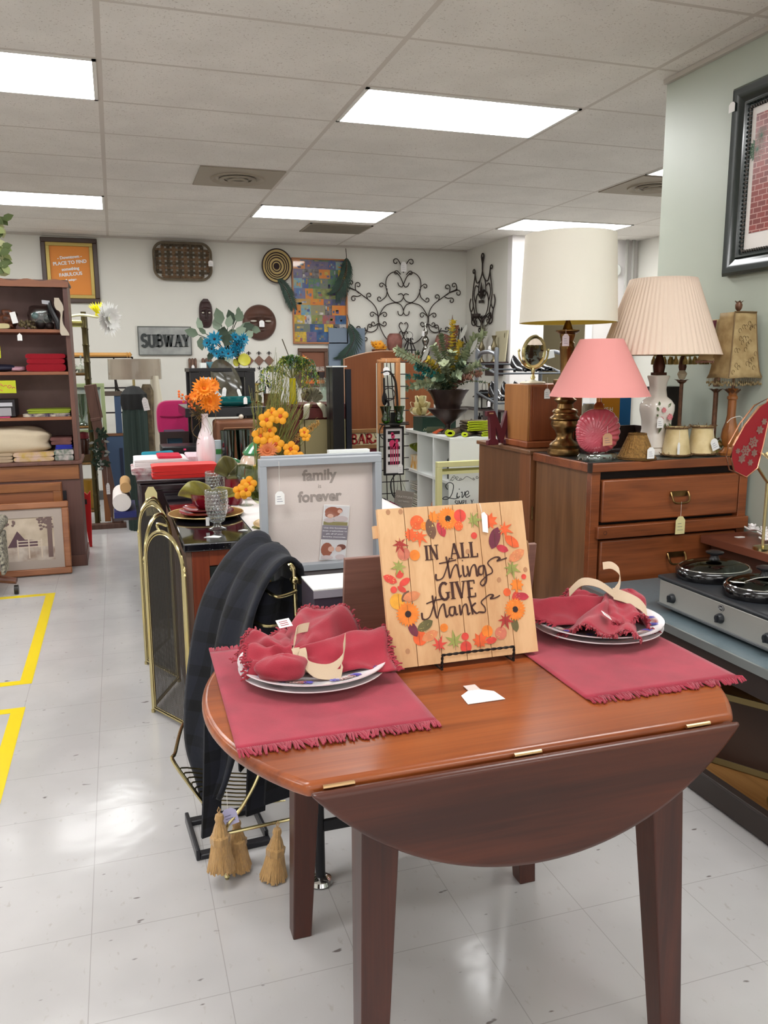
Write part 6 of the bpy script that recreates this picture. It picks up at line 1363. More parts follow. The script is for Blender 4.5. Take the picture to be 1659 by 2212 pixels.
pm=[mat('photo_%d'%i,c,0.3,rgb2=tuple((a+b2)//2 for a,b2 in zip(c,pal[(i*5+3)%len(pal)])),vscale=10+2*i)for i,c in enumerate(pal)]
mb=MB();z=1.675;row=0;lay=0
while z<2.56:
    hgt=min(rnd.uniform(0.06,0.12),2.568-z);x=1.943
    while x<2.54:
        wd=min(rnd.uniform(0.07,0.19),2.542-x);mb.k=rnd.randrange(len(pal));lay+=1
        mb.box(x,x+wd+0.001,YW-0.0135-0.0003*(lay%4),YW-0.012,z,z+hgt+0.001)
        for _ in range(3):
            mb.k=rnd.randrange(len(pal));a=x+rnd.uniform(0.0,0.7)*wd;b2=z+rnd.uniform(0,0.6)*hgt;mb.box(a,a+wd*rnd.uniform(0.1,0.3),YW-0.0152,YW-0.0148,b2,b2+hgt*rnd.uniform(0.12,0.4))
        x+=wd
    z+=hgt
mb.build('photographs',pm,t,smooth=False)
MB().add([(1.941,YW-0.02,1.671),(2.544,YW-0.02,1.671),(2.544,YW-0.02,2.569),(1.941,YW-0.02,2.569)],[(0,1,2,3)]).build('glass_pane',pane,t)
palm_m=mat('dark_palm_green',(34,58,46),0.6,var=0.25,vscale=20)
def palm(label,pts,L=0.16,dirn=1):
    c=smooth2(pts,8);t=thing('palm_frond',label,'leaf',pts[0],'palm fronds around the collage');mb=MB();mb.tube(c,0.004,5);mb.build('rib',mat('brown_stalk',(74,62,48),0.8),t)
    mb=MB();n=len(c)
    for i in range(n):
        f_=i/(n-1)
        if f_<0.25:continue
        tdir=(Vector(c[min(i+1,n-1)])-Vector(c[max(i-1,0)])).normalized();side=Vector((tdir.z,0,-tdir.x))
        for s_ in(-1,1):
            for o_ in(0,0.5):
                l=L*(0.5+0.6*math.sin(PI*min(1,(f_-0.2)*1.2)))*rnd.uniform(0.85,1.1);d=(tdir*0.75+side*s_*0.62+Vector((0,-0.12,-0.15))).normalized()*l
                p=Vector(c[i])+tdir*o_*0.01;mb.leaf(p+Vector((0,-0.006*rnd.random(),0)),d,0.016,(0,-1,0),0.08)
    mb.build('leaflets',palm_m,t)
palm('dark palm frond hanging over the upper right corner of the collage',[(2.54,YW-0.05,2.70),(2.545,YW-0.06,2.6),(2.53,YW-0.07,2.45),(2.47,YW-0.07,2.28),(2.42,YW-0.07,2.22)],0.17)
palm('dark palm frond below the coiled basket, left of the collage',[(1.70,YW-0.05,2.36),(1.78,YW-0.06,2.33),(1.86,YW-0.06,2.22),(1.92,YW-0.06,2.06)],0.11)
palm('dark palm frond hanging by the lower right corner of the collage',[(2.55,YW-0.05,1.98),(2.57,YW-0.06,1.88),(2.62,YW-0.07,1.72),(2.54,YW-0.07,1.56),(2.48,YW-0.06,1.50)],0.16)
t=thing('painted_board','dusty blue panel board leaning on the back wall below the collage','panel',(2.55,YW-0.04,0));mb=MB();mb.box(2.33,2.76,YW-0.035,YW-0.012,0.0,1.83);mb.build('board',mat('dusty_blue',(112,126,142),0.6),t,bevel=0.003)
MB().box(2.30,2.33,YW-0.06,YW-0.01,0,1.40).build('edge_strip',white_paint,t)
t=wallframe('framed_picture','brown framed print of dark pots and an orange kite shape',1.975,2.32,1.17,1.605,0.04,mat('carved_brown_frame',(92,66,52),0.6,bump=1,bscale=60),mat('brown_print_ground',(120,74,52),0.5))
mb=MB();y_=YW-0.0135
mb.k=0;mb.prism([(2.03,1.54),(2.16,1.43),(2.10,1.40),(2.03,1.46)],0.001,'xz',y_);mb.prism([(2.02,1.25),(2.29,1.25),(2.29,1.21),(2.02,1.21)],0.001,'xz',y_)
mb.k=1
for x in(2.10,2.17,2.24):mb.prism([(x-0.03,1.27),(x+0.03,1.27),(x+0.045,1.34),(x-0.045,1.34)],0.001,'xz',y_-0.001*(x>2.12))
mb.k=2;mb.prism([(2.05,1.35),(2.29,1.35),(2.29,1.40),(2.05,1.40)],0.0005,'xz',y_)
mb.build('pot_shapes',[mat('burnt_orange_print',(206,112,52),0.5),mat('black_pot_print',(44,34,32),0.5),mat('check_white',(196,184,170),0.5,rgb2=(90,70,62),vscale=60)],t,smooth=False)
t=thing('hook_board','row of four bronze diamond tiles with fleur-de-lis tips on the back wall','hook rack',(1.49,YW-0.01,1.42))
fm3=mat('bronze_filigree',(122,92,78),0.5,0.3,bump=1,bscale=60)
for i in range(4):
    cx_=1.31+i*0.113;z_=1.47;mb=MB();mb.prism([(cx_-0.056,z_),(cx_,z_-0.058),(cx_+0.056,z_),(cx_,z_+0.058)],0.012,'xz',YW-0.014);d_=mb.build('diamond_tile',fm3,t,bevel=0.003)
    mb=MB()
    for sg in(1,-1):
        zt=z_+sg*0.058
        mb.leaf((cx_,YW-0.012,zt),(0,0,sg*0.05),0.02,(0,-1,0),0)
        for s_ in(-1,1):mb.tube([(cx_,YW-0.012,zt+sg*0.008)]+[(cx_+s_*(0.012+0.011*math.cos(q)),YW-0.012,zt+sg*(0.02+0.011*math.sin(q)))for q in[PI-i2*PI/5 for i2 in range(7)]],0.003,5)
    mb.build('fleur_tip',dark_iron,d_)
iron=mat('brown_black_iron',(50,40,36),0.5,0.5)
def curl_path(p0,p1,bend,r,sg,turns=0.9):
    """stem from p0 to p1 that ends in a curl of radius r turning to side sg"""
    p0=Vector((*p0,0));p1=Vector((*p1,0));d=(p1-p0);L=d.length;s_=Vector((-d.y,d.x,0)).normalized();mid=(p0+p1)/2+s_*bend
    q=smooth2([tuple(p0),tuple(mid),tuple(p1)],6);t_=(Vector(q[-1])-Vector(q[-2])).normalized();n_=Vector((-t_.y,t_.x,0))*sg
    c=Vector(q[-1])+n_*r;a0=math.atan2(-n_.y,-n_.x)
    return[(a,b)for a,b,_ in q]+[(c.x+r*(1-0.55*i/14)*math.cos(a0+sg*turns*2*PI*i/14),c.y+r*(1-0.55*i/14)*math.sin(a0+sg*turns*2*PI*i/14))for i in range(1,15)]
t=thing('scroll_wall_art','wide black iron scroll wall decoration high on the back wall','wall decoration',(3.25,YW-0.02,1.87));SX=3.235
mb=MB()
def ir(pts,mir=True,r=0.0055,y=YW-0.02):
    mb.tube([(a,y,b)for a,b in pts],r,6)
    if mir:mb.tube([(2*SX-a,y,b)for a,b in pts],r,6)
ir(smooth2([(3.235,2.33),(3.19,2.42),(3.12,2.465),(3.04,2.41),(3.02,2.31),(3.06,2.19),(3.13,2.13),(3.20,2.14),(3.235,2.19),(3.21,2.225),(3.17,2.215)],5))
ir(smooth2([(3.235,2.33),(3.215,2.30),(3.18,2.315),(3.165,2.35)],5))
ir(smooth2([(3.13,2.125),(3.02,2.09),(2.945,1.99),(2.925,1.88)][:3]+[(2.93,1.93),(2.95,1.84),(3.02,1.72),(3.12,1.66),(3.20,1.69),(3.235,1.74)],5))
ir(smooth2([(3.13,2.125),(3.20,2.10),(3.235,2.03),(3.215,1.985),(3.175,1.99),(3.165,2.03)],5))
ir(smooth2([(3.235,1.74),(3.26,1.80),(3.29,1.86),(3.27,1.90),(3.245,1.885)],5));ir(smooth2([(3.235,1.78),(3.20,1.80),(3.18,1.77)],5))
ir(curl_path((3.235,2.46),(3.17,2.60),-0.01,0.035,1));ir(curl_path((3.20,2.44),(3.165,2.475),0,0.025,1))
ir(curl_path((3.03,2.30),(2.985,2.335),0.0,0.028,1));ir(curl_path((3.035,2.28),(2.96,2.14),0.03,0.03,-1))
ir(curl_path((2.93,1.97),(2.985,2.01),0,0.032,-1));ir(curl_path((2.93,1.89),(2.985,1.86),0,0.03,1));ir(curl_path((2.93,1.97),(2.87,2.01),0,0.03,1));ir(curl_path((2.93,1.89),(2.88,1.86),0,0.028,-1))
ir(smooth2([(2.925,1.90),(2.915,2.02),(2.86,2.11),(2.75,2.19),(2.66,2.25),(2.56,2.29)],5));ir(curl_path((2.66,2.25),(2.56,2.28),0.0,0.035,1));ir(curl_path((2.70,2.22),(2.655,2.31),0.02,0.033,-1));ir(curl_path((2.83,2.135),(2.79,2.19),0.01,0.03,-1));ir(curl_path((2.72,2.20),(2.64,2.19),0.01,0.032,1));ir(curl_path((2.60,2.27),(2.575,2.34),0.02,0.03,-1))
ir(smooth2([(2.925,1.88),(2.905,1.82),(2.85,1.79),(2.79,1.80),(2.76,1.84)],5));ir(curl_path((2.79,1.80),(2.70,1.80),-0.01,0.032,-1));ir(curl_path((2.79,1.80),(2.745,1.73),0,0.03,1));ir(curl_path((2.79,1.80),(2.80,1.86),0,0.025,-1))
mb.build('scrollwork',iron,t);price_tag(t,(SX,YW-0.03,2.58),0.0,0.07,0.11)
t=thing('scroll_wall_art','tall ornate iron scroll panel with candle cup on the corner wall','wall decoration',(XR-0.02,8.72,1.79));mb=MB();SYc=8.72;XX=XR-0.02
def ir2(pts,r=0.007):
    for s_ in(1,-1):mb.tube([(XX,SYc+s_*a,b)for a,b in pts],r,6)
ir2(smooth2([(0.0,2.60),(0.0,2.45),(0.06,2.36),(0.14,2.33),(0.19,2.40),(0.21,2.47)],5));ir2(curl_path((0.0,2.52),(0.03,2.60),0,0.035,1));ir2(curl_path((0.19,2.38),(0.205,2.47),0,0.03,-1));ir2(curl_path((0.0,2.42),(0.10,2.22),0.03,0.045,-1))
ir2(smooth2([(0.2,2.42),(0.26,2.2),(0.24,2.08),(0.3,2.02),(0.34,2.10),(0.31,2.17)],5));ir2(smooth2([(0.24,2.08),(0.20,2.00),(0.24,1.92),(0.28,1.95)],5));ir2(smooth2([(0.30,2.02),(0.28,1.95),(0.27,1.88),(0.20,1.86),(0.19,1.92)],5))
ir2(smooth2([(0.0,1.86),(0.06,1.92),(0.15,2.02),(0.17,2.12),(0.13,2.2),(0.07,2.22)],5));ir2(smooth2([(0.0,1.88),(0.12,1.95),(0.22,1.98),(0.26,1.92)],5));ir2(curl_path((0.0,1.92),(0.17,1.93),0.03,0.035,-1));ir2(curl_path((0.04,1.84),(0.22,1.90),-0.02,0.035,1))
ir2(curl_path((0.0,1.96),(0.03,1.80),0,0.03,1));ir2(smooth2([(0.17,2.1),(0.22,2.2),(0.18,2.3),(0.10,2.28)],5))
mb.build('scrollwork',iron,t)
mb=MB();mb.leaf((XX-0.01,SYc,2.12),(0,0,0.22),0.09,(-1,0,0),0);mb.leaf((XX-0.01,SYc,2.14),(0,0.07,0.07),0.04,(-1,0,0),0);mb.leaf((XX-0.01,SYc,2.14),(0,-0.07,0.07),0.04,(-1,0,0),0);mb.box(XX-0.02,XX,SYc-0.05,SYc+0.05,2.10,2.13);mb.build('fleur_de_lis',iron,t)
mb=MB();mb.lathe([(0.03,0),(0.05,0.02),(0.05,0.05),(0.045,0.05)],(XX-0.07,SYc,1.93),16);mb.tube([(XX,SYc,1.95),(XX-0.07,SYc,1.93)],0.006,6);mb.build('candle_cup',iron,t)
sh_m=mat('dark_shelf_wood',(52,34,32),0.45)
t=thing('wall_shelf','dark shelf on the back wall half hidden by the tall arched board','shelf',(3.4,YW-0.1,1.36))
MB().box(2.86,3.92,YW-0.22,YW,1.37,1.40).build('shelf_board',sh_m,t,bevel=0.003)
for x in(2.95,3.8):MB().box(x,x+0.05,YW-0.15,YW,1.27,1.369).build('bracket',sh_m,t,bevel=0.003)
cop=mat('rosy_copper_leather',(132,84,74),0.5,0.2,var=0.15,vscale=20)
for i,(x,z,rot,lab)in enumerate(((3.09,1.40,0,'brown leather-look bucket purse shape on the wall left of the cages'),(3.66,1.40,12,'brown bucket shape right of the silver finial'))):
    t=thing('wall_pocket',lab,'basket',(x,YW-0.12,z));mb=MB();mb.T=Matrix.Translation((x,YW-0.12,1.56))@Matrix.Rotation(R(rot),4,'Y')
    mb.lathe([(0.0,0.0),(0.05,0.0),(0.085,0.05),(0.095,0.12),(0.085,0.18),(0.06,0.21),(0.055,0.21),(0.07,0.18)],n=28,sy=0.6);mb.build('pocket_body',cop,t,ang=60)
    mb=MB();mb.tube([(x-0.03,YW-0.08,1.57),(x,YW-0.06,1.40)],0.006,6);mb.build('stand_rod',iron,t)
def cage(x,y,z,r,h,label,ring=True):
    t=thing('iron_lantern_cage',label,'lantern',(x,y,z));mb=MB()
    for k in range(8):
        q=2*PI*k/8;c_,s_=math.cos(q),math.sin(q);mb.tube([(x+r*c_,y+r*s_,z),(x+r*c_,y+r*s_,z+h*0.55),(x+r*0.6*c_,y+r*0.6*s_,z+h*0.75),(x+r*0.25*c_,y+r*0.25*s_,z+h*0.9),(x+r*0.5*c_,y+r*0.5*s_,z+h*0.96),(x+r*0.6*c_,y+r*0.6*s_,z+h*0.9)],0.006,5)
    for zz_ in(0.008,h*0.55):mb.tube([(x+r*math.cos(2*PI*k/24),y+r*math.sin(2*PI*k/24),z+zz_)for k in range(24)],0.006,5,closed=True)
    mb.build('iron_bars',dark_iron,t)
    if ring:mb=MB();mb.tube([(x+0.04*math.cos(2*PI*k/20),y,z+h+0.02+0.04*math.sin(2*PI*k/20))for k in range(20)],0.003,5,closed=True);mb.build('hanging_ring',iron,t)
cage(3.275,YW-0.11,1.401,0.075,0.33,'short black iron cage lantern between brown pocket and silver finial')
cage(3.91,YW-0.12,1.401,0.085,0.46,'tall black iron lantern in the room corner',False)
t=thing('mercury_finial','tall silver mercury-glass finial ornament on the back wall shelf','ornament',(3.47,YW-0.12,1.401))
MB().lathe([(0.055,0),(0.06,0.02),(0.03,0.04),(0.02,0.07),(0.035,0.10),(0.052,0.15),(0.035,0.20),(0.018,0.225),(0.035,0.26),(0.045,0.295),(0.03,0.33),(0.014,0.35),(0.028,0.375),(0.030,0.40),(0.012,0.43),(0.012,0.45),(0.004,0.50),(0,0.51)],(3.47,YW-0.12,1.401),28).build('finial_body',mat('mercury_glass',(150,148,140),0.15,1.0,var=0.3,vscale=25),t,ang=60)
price_tag(t,(3.42,YW-0.18,1.82),0.02,0.03,0.06)
t=thing('wooden_spear','tall flat tapering wooden blade standing in the corner','ornament',(3.77,YW-0.15,1.401));mb=MB();mb.prism([(3.74,1.401),(3.80,1.401),(3.815,1.7),(3.80,1.9),(3.795,1.99),(3.782,1.9),(3.755,1.7)],0.015,'xz',YW-0.16);mb.build('blade',wood('dark_rosewood',(96,58,50),(124,80,68),2,0.4),t,bevel=0.003)
t=thing('flower_pot','little copper pot of yellow flowers on the tall arched board','flowers',(2.85,YW-0.1,1.401));MB().lathe([(0.03,0),(0.07,0.12),(0.085,0.19),(0.075,0.19)],(2.905,YW-0.1,1.401),20).build('pot',mat('copper_pot',(150,92,62),0.35,0.8),t)
mb=MB()
for k in range(9):daisy(mb,(2.905+rnd.uniform(-.07,.07),YW-0.12+rnd.uniform(-.03,.03),1.625+rnd.uniform(-.02,.04)),(rnd.uniform(-.5,.5),-1,.6),0.05,10,0.02)
mb.build('blooms',[mat('marigold',(236,160,30),0.6),mat('marigold_heart',(190,110,20),0.7)],t)
for(za,ya,yb2,lab)in((1.44,8.06,8.95,'upper dark shelf on the corner wall holding two vases'),(0.92,8.10,9.15,'lower dark shelf on the corner wall holding a black lantern')):
    t=thing('wall_shelf',lab,'shelf',(XR-0.1,(ya+yb2)/2,za-0.1));MB().box(XR-0.17,XR-0.002,ya,yb2,za-0.02,za).build('shelf_board',sh_m,t,bevel=0.003)
    MB().box(XR-0.13,XR-0.002,ya+0.12,ya+0.32,za-0.15,za-0.021).build('bracket',sh_m,t,bevel=0.004)
ant=mat('antique_pewter_brass',(116,106,82),0.35,0.8,var=0.2,vscale=20)
for y_,lab in((8.56,'slim pewter vase nearer the room corner on the upper shelf'),(8.24,'slim pewter vase with a white tag on the upper corner shelf')):
    t=thing('metal_vase',lab,'vase',(XR-0.09,y_,1.441));MB().lathe([(0.036,0),(0.03,0.012),(0.011,0.04),(0.014,0.07),(0.036,0.14),(0.036,0.165),(0.018,0.205),(0.013,0.235),(0.03,0.28),(0.027,0.28)],(XR-0.09,y_,1.441),24).build('vase_body',ant,t,ang=60)
    if y_<8.5:price_tag(t,(XR-0.14,y_,1.63),0.02,0.035,0.05)
    else:
        mb=MB()
        for k in range(14):mb.tube([(XR-0.09,y_,1.70),(XR-0.09+rnd.uniform(-.05,.0),y_-rnd.uniform(0.02,0.2),1.72+rnd.uniform(.05,.17))],0.002,3)
        mb.build('dry_sprig',mat('grey_sprig',(120,116,96),0.8),t)
t=thing('cutting_board','cream board leaning on the wall behind the pewter vases','board',(XR-0.04,8.2,1.441));mb=MB();mb.T=Matrix.Translation((XR-0.045,8.06,1.441))@Matrix.Rotation(R(6),4,'Y');mb.box(-0.005,0.008,0,0.30,0,0.33);mb.build('board',mat('cream_board',(188,180,150),0.6),t,bevel=0.002)
mb=MB();mb.T=Matrix.Translation((XR-0.045,8.06,1.441))@Matrix.Rotation(R(6),4,'Y');mb.leaf((-0.007,0.06,0.25),(0,0.01,0.06),0.03,(-1,0,0),0);mb.build('painted_leaf',mat('painted_brown',(90,76,48),0.6),t)
t=thing('black_lantern','small black house lantern with a white pane on the lower shelf','lantern',(XR-0.09,8.5,0.921));mb=MB();x,y=XR-0.09,8.48
for dx in(-.05,.05):
    for dy in(-.05,.05):mb.box(x+dx-.006,x+dx+.006,y+dy-.006,y+dy+.006,0.921,1.05)
mb.box(x-.06,x+.06,y-.06,y+.06,0.921,0.935);mb.add([(x-.1,y-.1,1.05),(x+.07,y-.1,1.05),(x+.07,y+.1,1.05),(x-.1,y+.1,1.05),(x-.03,y-.03,1.13),(x+.03,y-.03,1.13),(x+.03,y+.03,1.13),(x-.03,y+.03,1.13)],[(0,1,5,4),(1,2,6,5),(2,3,7,6),(3,0,4,7),(4,5,6,7),(3,2,1,0)]);mb.tube([(x,y+0.05*math.cos(2*PI*k/16),1.16+0.05*math.sin(2*PI*k/16))for k in range(16)],0.003,5,closed=True);mb.build('lantern_frame',dark_iron,t)
MB().box(x-.045,x+.045,y-.045,y+.045,0.9355,1.045).build('pane',mat('frosted_pane',(190,190,180),0.4),t)
t=thing('iron_candle_scroll','curled black iron candelabra sconce under the lower corner shelf','wall decoration',(XR-0.03,8.72,0.55));mb=MB()
for s_ in(-1,1):
    for(a,b2)in((0.10,0.80),(0.26,0.72)):mb.tube([(XR-0.03,8.72+s_*p,q)for p,q in curl_path((0.0,0.52),(a,b2),-0.06*1,0.04,1)],0.008,5)
mb.tube([(XR-0.03,8.72,0.45),(XR-0.03,8.72,0.86)],0.008,5);mb.build('scrollwork',dark_iron,t)
t=thing('garden_trowel','small trowel-shaped utensil with brass handle hung on the corner wall','utensil',(XR-0.03,8.12,0.95));mb=MB();mb.lathe([(0.01,0),(0.018,0.03),(0.014,0.09),(0.02,0.14),(0,0.15)],(XR-0.19,8.12,1.07),12);mb.build('handle',brass_old,t)
mb=MB();mb.leaf((XR-0.19,8.12,1.06),(0,0,-0.13),0.08,(-1,-1,0),0);mb.build('blade',dark_iron,t,solid=0.004)
price_tag(t,(XR-0.20,8.11,1.05),0.02,0.035,0.07)
bw=wood('brown_laminate_board',(130,72,36),(154,90,48),2,0.45,0.7)
t=thing('arched_headboard','large brown board with an arched top standing behind the grid rack','headboard',(2.3,7.0,0))
mb=MB();mb.prism([(1.91,0.0),(2.66,0.0),(2.66,1.44)]+[(2.66-0.75*k/16,1.44+0.09*math.sin(PI*(0.12+0.80*k/16)))for k in range(1,16)]+[(1.91,1.465)],0.03,'xz',7.0);mb.build('panel',bw,t,bevel=0.003)
mb=MB();mb.tube([(1.912,6.998,0.02),(1.912,6.998,1.465)]+[(2.66-0.75*k/16,6.998,1.442+0.09*math.sin(PI*(0.12+0.80*k/16)))for k in range(15,0,-1)],0.006,5);mb.build('edge_banding',mat('tan_edge',(186,142,112),0.5),t)
t=thing('plain_board','second brown board standing in front of the arched one at right','board',(2.5,6.9,0));MB().box(2.28,2.70,6.86,6.885,0,1.455).build('panel',bw,t,bevel=0.003)
mrn=mat('maroon_leather',(84,26,38),0.35)
t=thing('leather_chair','maroon leather chair back behind the grey frame','chair',(2.0,6.6,0));MB().box(1.81,2.27,6.62,6.80,0.25,0.70).build('backrest',mrn,t,bevel=0.04,seg=4);MB().box(1.83,2.25,6.15,6.615,0.28,0.42).build('seat',mrn,t,bevel=0.03,seg=3)
for x in(1.87,2.21):
    for y in(6.2,6.75):MB().box(x-.02,x+.02,y-.02,y+.02,0,0.27).build('leg',black_paint,t)
t=thing('bar_sign','framed stained glass style sign reading BAR on the maroon chair','sign',(2.03,6.7,0.702));x0,x1,z0,z1,y=1.797,2.151,0.706,0.875,6.69
MB().frame(x0,x1,z0,z1,0.034,y-0.02,y+0.012).build('frame',wood('honey_oak',(120,84,44),(154,112,64),0,0.4),t,bevel=0.005);MB().box(x0+.034,x1-.034,y-0.004,y+0.004,z0+.034,z1-.034).build('glass_panel',mat('cream_stained_glass',(206,192,150),0.3),t)
mb=MB();serif(mb,'BAR',0.082,XZ(x0+0.075,y-0.006,z0+0.043),0.26,0.003,1.1,0.3);mb.tube([(x,y-0.007,z)for x,z in smooth2([(x1-0.115,z0+0.06),(x1-0.09,z0+0.05),(x1-0.06,z0+0.055),(x1-0.055,z0+0.07),(x1-0.07,z0+0.065)],4)],0.006,5);mb.build('lettering',mat('stained_red',(150,28,30),0.3),t,smooth=False)
mb=MB()
for a,b2 in(((0.036,0.09),(0.075,0.13)),((0.036,0.07),(0.08,0.04)),((0.13,0.04),(0.17,0.13)),((0.20,0.135),(0.235,0.04)),((0.285,0.13),(0.30,0.09)),((0.30,0.09),(0.335,0.11)),((0.055,0.035),(0.075,0.08))):mb.tube([(x0+a[0],y-0.005,z0+a[1]),(x0+b2[0],y-0.005,z0+b2[1])],0.0022,4)
mb.build('leading',dark_iron,t)
t=thing('grid_rack','black wire grid panel with white slats holding hanging goods','rack',(1.72,5.0,0));mb=MB()
gx0,gx1,gy=1.60,1.80,5.02
for i in range(4):mb.tube([(gx0+(gx1-gx0)*i/3,gy,0.02),(gx0+(gx1-gx0)*i/8,gy,1.43)],0.0035,5)
for i in range(19):mb.tube([(gx0,gy,0.04+i*0.077),(gx1,gy,0.04+i*0.077)],0.0035,5)
mb.box(gx0-0.01,gx0,gy-0.2,gy+0.2,0,0.02);mb.box(gx1,gx1+0.01,gy-0.2,gy+0.2,0,0.02);mb.build('wire_grid',dark_iron,t)
t=thing('display_board','white board standing right behind the wire grid','board',(1.7,5.1,0));MB().box(1.60,1.795,5.07,5.085,0,1.42).build('panel',mat('off_white_board',(206,208,194),0.6),t,bevel=0.002)
t=thing('wooden_frame_stack','pair of upright honey wood frames tied with string by the wire grid','frame',(1.66,4.95,0));hw=wood('honey_pine',(150,96,50),(190,134,84),2,0.5)
MB().frame(1.565,1.70,0.98,1.44,0.018,4.93,4.96).build('front_frame',hw,t,bevel=0.003);MB().frame(1.60,1.725,0.99,1.45,0.016,4.965,4.995).build('rear_frame',hw,t,bevel=0.003);price_tag(t,(1.615,4.92,1.445),0.05,0.04,0.05)
mb=MB();mb.tube([(1.62,4.98,1.44),(1.62,5.015,1.43)],0.003,5);mb.build('hanging_hook',dark_iron,t)
bki=mat('flat_black_iron',(30,28,28),0.5,0.3)
t=thing('candle_sconce','black iron sconce with two green glass votive cups on the wire grid','sconce',(1.63,4.8,0.9));mb=MB()
mb.strip(smooth2([(1.555,4.83,1.36),(1.60,4.83,1.37),(1.635,4.83,1.33),(1.65,4.83,1.27),(1.66,4.83,1.1),(1.66,4.83,0.86)],4),0.028,(0,1,0),0.006);mb.strip(smooth2([(1.57,4.83,1.33),(1.575,4.83,1.22),(1.60,4.83,1.17),(1.575,4.83,1.14)],4),0.026,(0,1,0),0.006);mb.strip([(1.63,4.80,1.12),(1.635,4.80,0.86)],0.055,(1,0,0),0.01)
mb.box(1.525,1.69,4.70,4.79,1.048,1.054);mb.tube([(1.60+0.038*math.cos(2*PI*k/20),4.82,1.23+0.038*math.sin(2*PI*k/20))for k in range(20)],0.003,5,closed=True);mb.tube([(1.58+0.05*math.cos(2*PI*k/20),4.80,1.0+0.05*math.sin(2*PI*k/20))for k in range(20)],0.003,5,closed=True);mb.build('iron_bracket',bki,t)
gc=thin('green_votive_glass',(120,170,60),0.12,0.6)
for x in(1.553,1.64):mb=MB();mb.lathe([(0.010,0.0),(0.024,0.012),(0.027,0.03),(0.020,0.045),(0.026,0.075),(0.036,0.105),(0.033,0.105),(0.022,0.07),(0.016,0.045),(0.022,0.03),(0,0.015)],(x,4.745,1.055),24,flute=8,fa=0.04);mb.build('votive_cup',gc,t,ang=60)
t=thing('poodle_poster','narrow black-framed print of pink figures on black bars hung on the wire grid','picture',(1.60,4.78,0.73));mb=MB();mb.frame(1.545,1.675,0.735,1.035,0.012,4.755,4.775);mb.build('frame',bki,t,bevel=0.002);MB().box(1.557,1.663,4.765,4.77,0.747,1.023).build('print_ground',white_paper,t)
mb=MB()
for i in range(5):mb.box(1.572,1.65,4.7635,4.7645,0.80+i*0.047,0.82+i*0.047)
mb.build('black_bars',mat('print_black',(36,26,28),0.5),t)
mb=MB()
for x,z,r_ in((1.60,0.93,.02),(1.605,0.975,.012),(1.60,0.99,.009),(1.63,0.945,.01),(1.625,0.915,.018)):mb.prism([(x+r_*math.cos(2*PI*k/12),z+r_*1.2*math.sin(2*PI*k/12))for k in range(12)],0.001,'xz',4.762)
for x in(1.588,1.602,1.618,1.633):mb.box(x,x+.006,4.762,4.763,0.80,0.915)
mb.build('pink_figures',mat('hot_pink_print',(216,60,110),0.5),t)
price_tag(t,(1.65,4.752,0.81),0.005,0.03,0.06)
t=thing('iron_tool','black iron hook and ladle shapes hanging low on the wire grid','utensil',(1.63,4.9,0.5));mb=MB();mb.strip(smooth2([(1.66,4.85,0.74),(1.62,4.85,0.68),(1.63,4.85,0.60),(1.67,4.85,0.55),(1.66,4.85,0.48)],4),0.03,(0.5,1,0),0.006);mb.ball((1.665,4.84,0.50),0.03,10,(0.8,.5,1.5));mb.ball((1.672,4.83,0.80),0.03,10,(1,.7,.8));mb.ball((1.58,4.85,1.20),0.026,10,(.7,.5,1.6));mb.build('forged_shape',bki,t)
t=thing('gratitude_tag_board','grey lettered board hanging at a tilt on the lower wire grid','sign',(1.66,4.8,0.40));mb=MB();mb.T=Matrix.Translation((1.655,4.78,0.42))@Matrix.Rotation(R(10),4,'Y');mb.box(-0.06,0.06,0,0.01,0,0.21);mb.build('board',mat('grey_wash_board',(140,132,122),0.8,var=0.1),t)
mb=MB();text(mb,'GRATITUDE',0.02,Matrix.Translation((1.655,4.78,0.42))@Matrix.Rotation(R(10),4,'Y')@XZ(0,-0.001,0.165),0.0004,0.0003)
text(mb,'GIVE THANKS',0.012,Matrix.Translation((1.655,4.78,0.42))@Matrix.Rotation(R(10),4,'Y')@XZ(0,-0.001,0.14),0.0004);mb.build('lettering',mat('pale_letter',(196,188,178),0.7),t,smooth=False)
mb=MB();mb.tube([(1.64,4.79,0.62),(1.66,4.82,0.74),(1.70,4.79,0.62)],0.0015,4);mb.build('hanging_cord',bki,t)
t=thing('cube_shelf','white laminate cube shelf of three columns seen from its corner','shelf',(2.3,5.5,0));wl=white_paint;mb=MB()
cx0,cx1,cyA,cyB,zt=2.10,2.49,5.04,5.98,0.925
MB().box(cx0,cx1,cyA,cyA+0.02,0,zt-0.0205).build('end_panel',wl,t,bevel=0.001);MB().box(cx0,cx1,cyB-0.02,cyB,0,zt-0.0205).build('end_panel',wl,t,bevel=0.001);MB().box(cx0,cx1,cyA,cyB,zt-0.02,zt).build('top_panel',wl,t,bevel=0.001);MB().box(cx1-0.008,cx1,cyA+0.021,cyB-0.021,0,zt-0.0205).build('back_panel',wl,t)
for i in(1,2):MB().box(cx0+0.002,cx1-0.009,cyA+0.94*i/3-0.008,cyA+0.94*i/3+0.008,0.02,zt-0.0205).build('divider',wl,t)
for z in(0.0,0.305,0.61):MB().box(cx0+0.001,cx1-0.009,cyA+0.021,cyB-0.021,z,z+0.018).build('shelf_board',wl,t)
t=thing('lemon_box','white box with yellow lemon pattern in the top left cube, green bow above','box',(2.25,5.80,0.629));MB().box(2.13,2.34,5.72,5.90,0.629,0.73).build('box_body',mat('lemon_pattern',(232,226,206),0.5,rgb2=(228,164,40),vscale=22),t)
mb=MB()
for q in range(4):mb.strip(smooth2([(2.2,5.80,0.735),(2.18-.04*(q%2),5.76+.05*q,0.80),(2.2,5.84-.03*q,0.83),(2.21,5.80,0.745)],5),0.04,(1,.2,0),0.002)
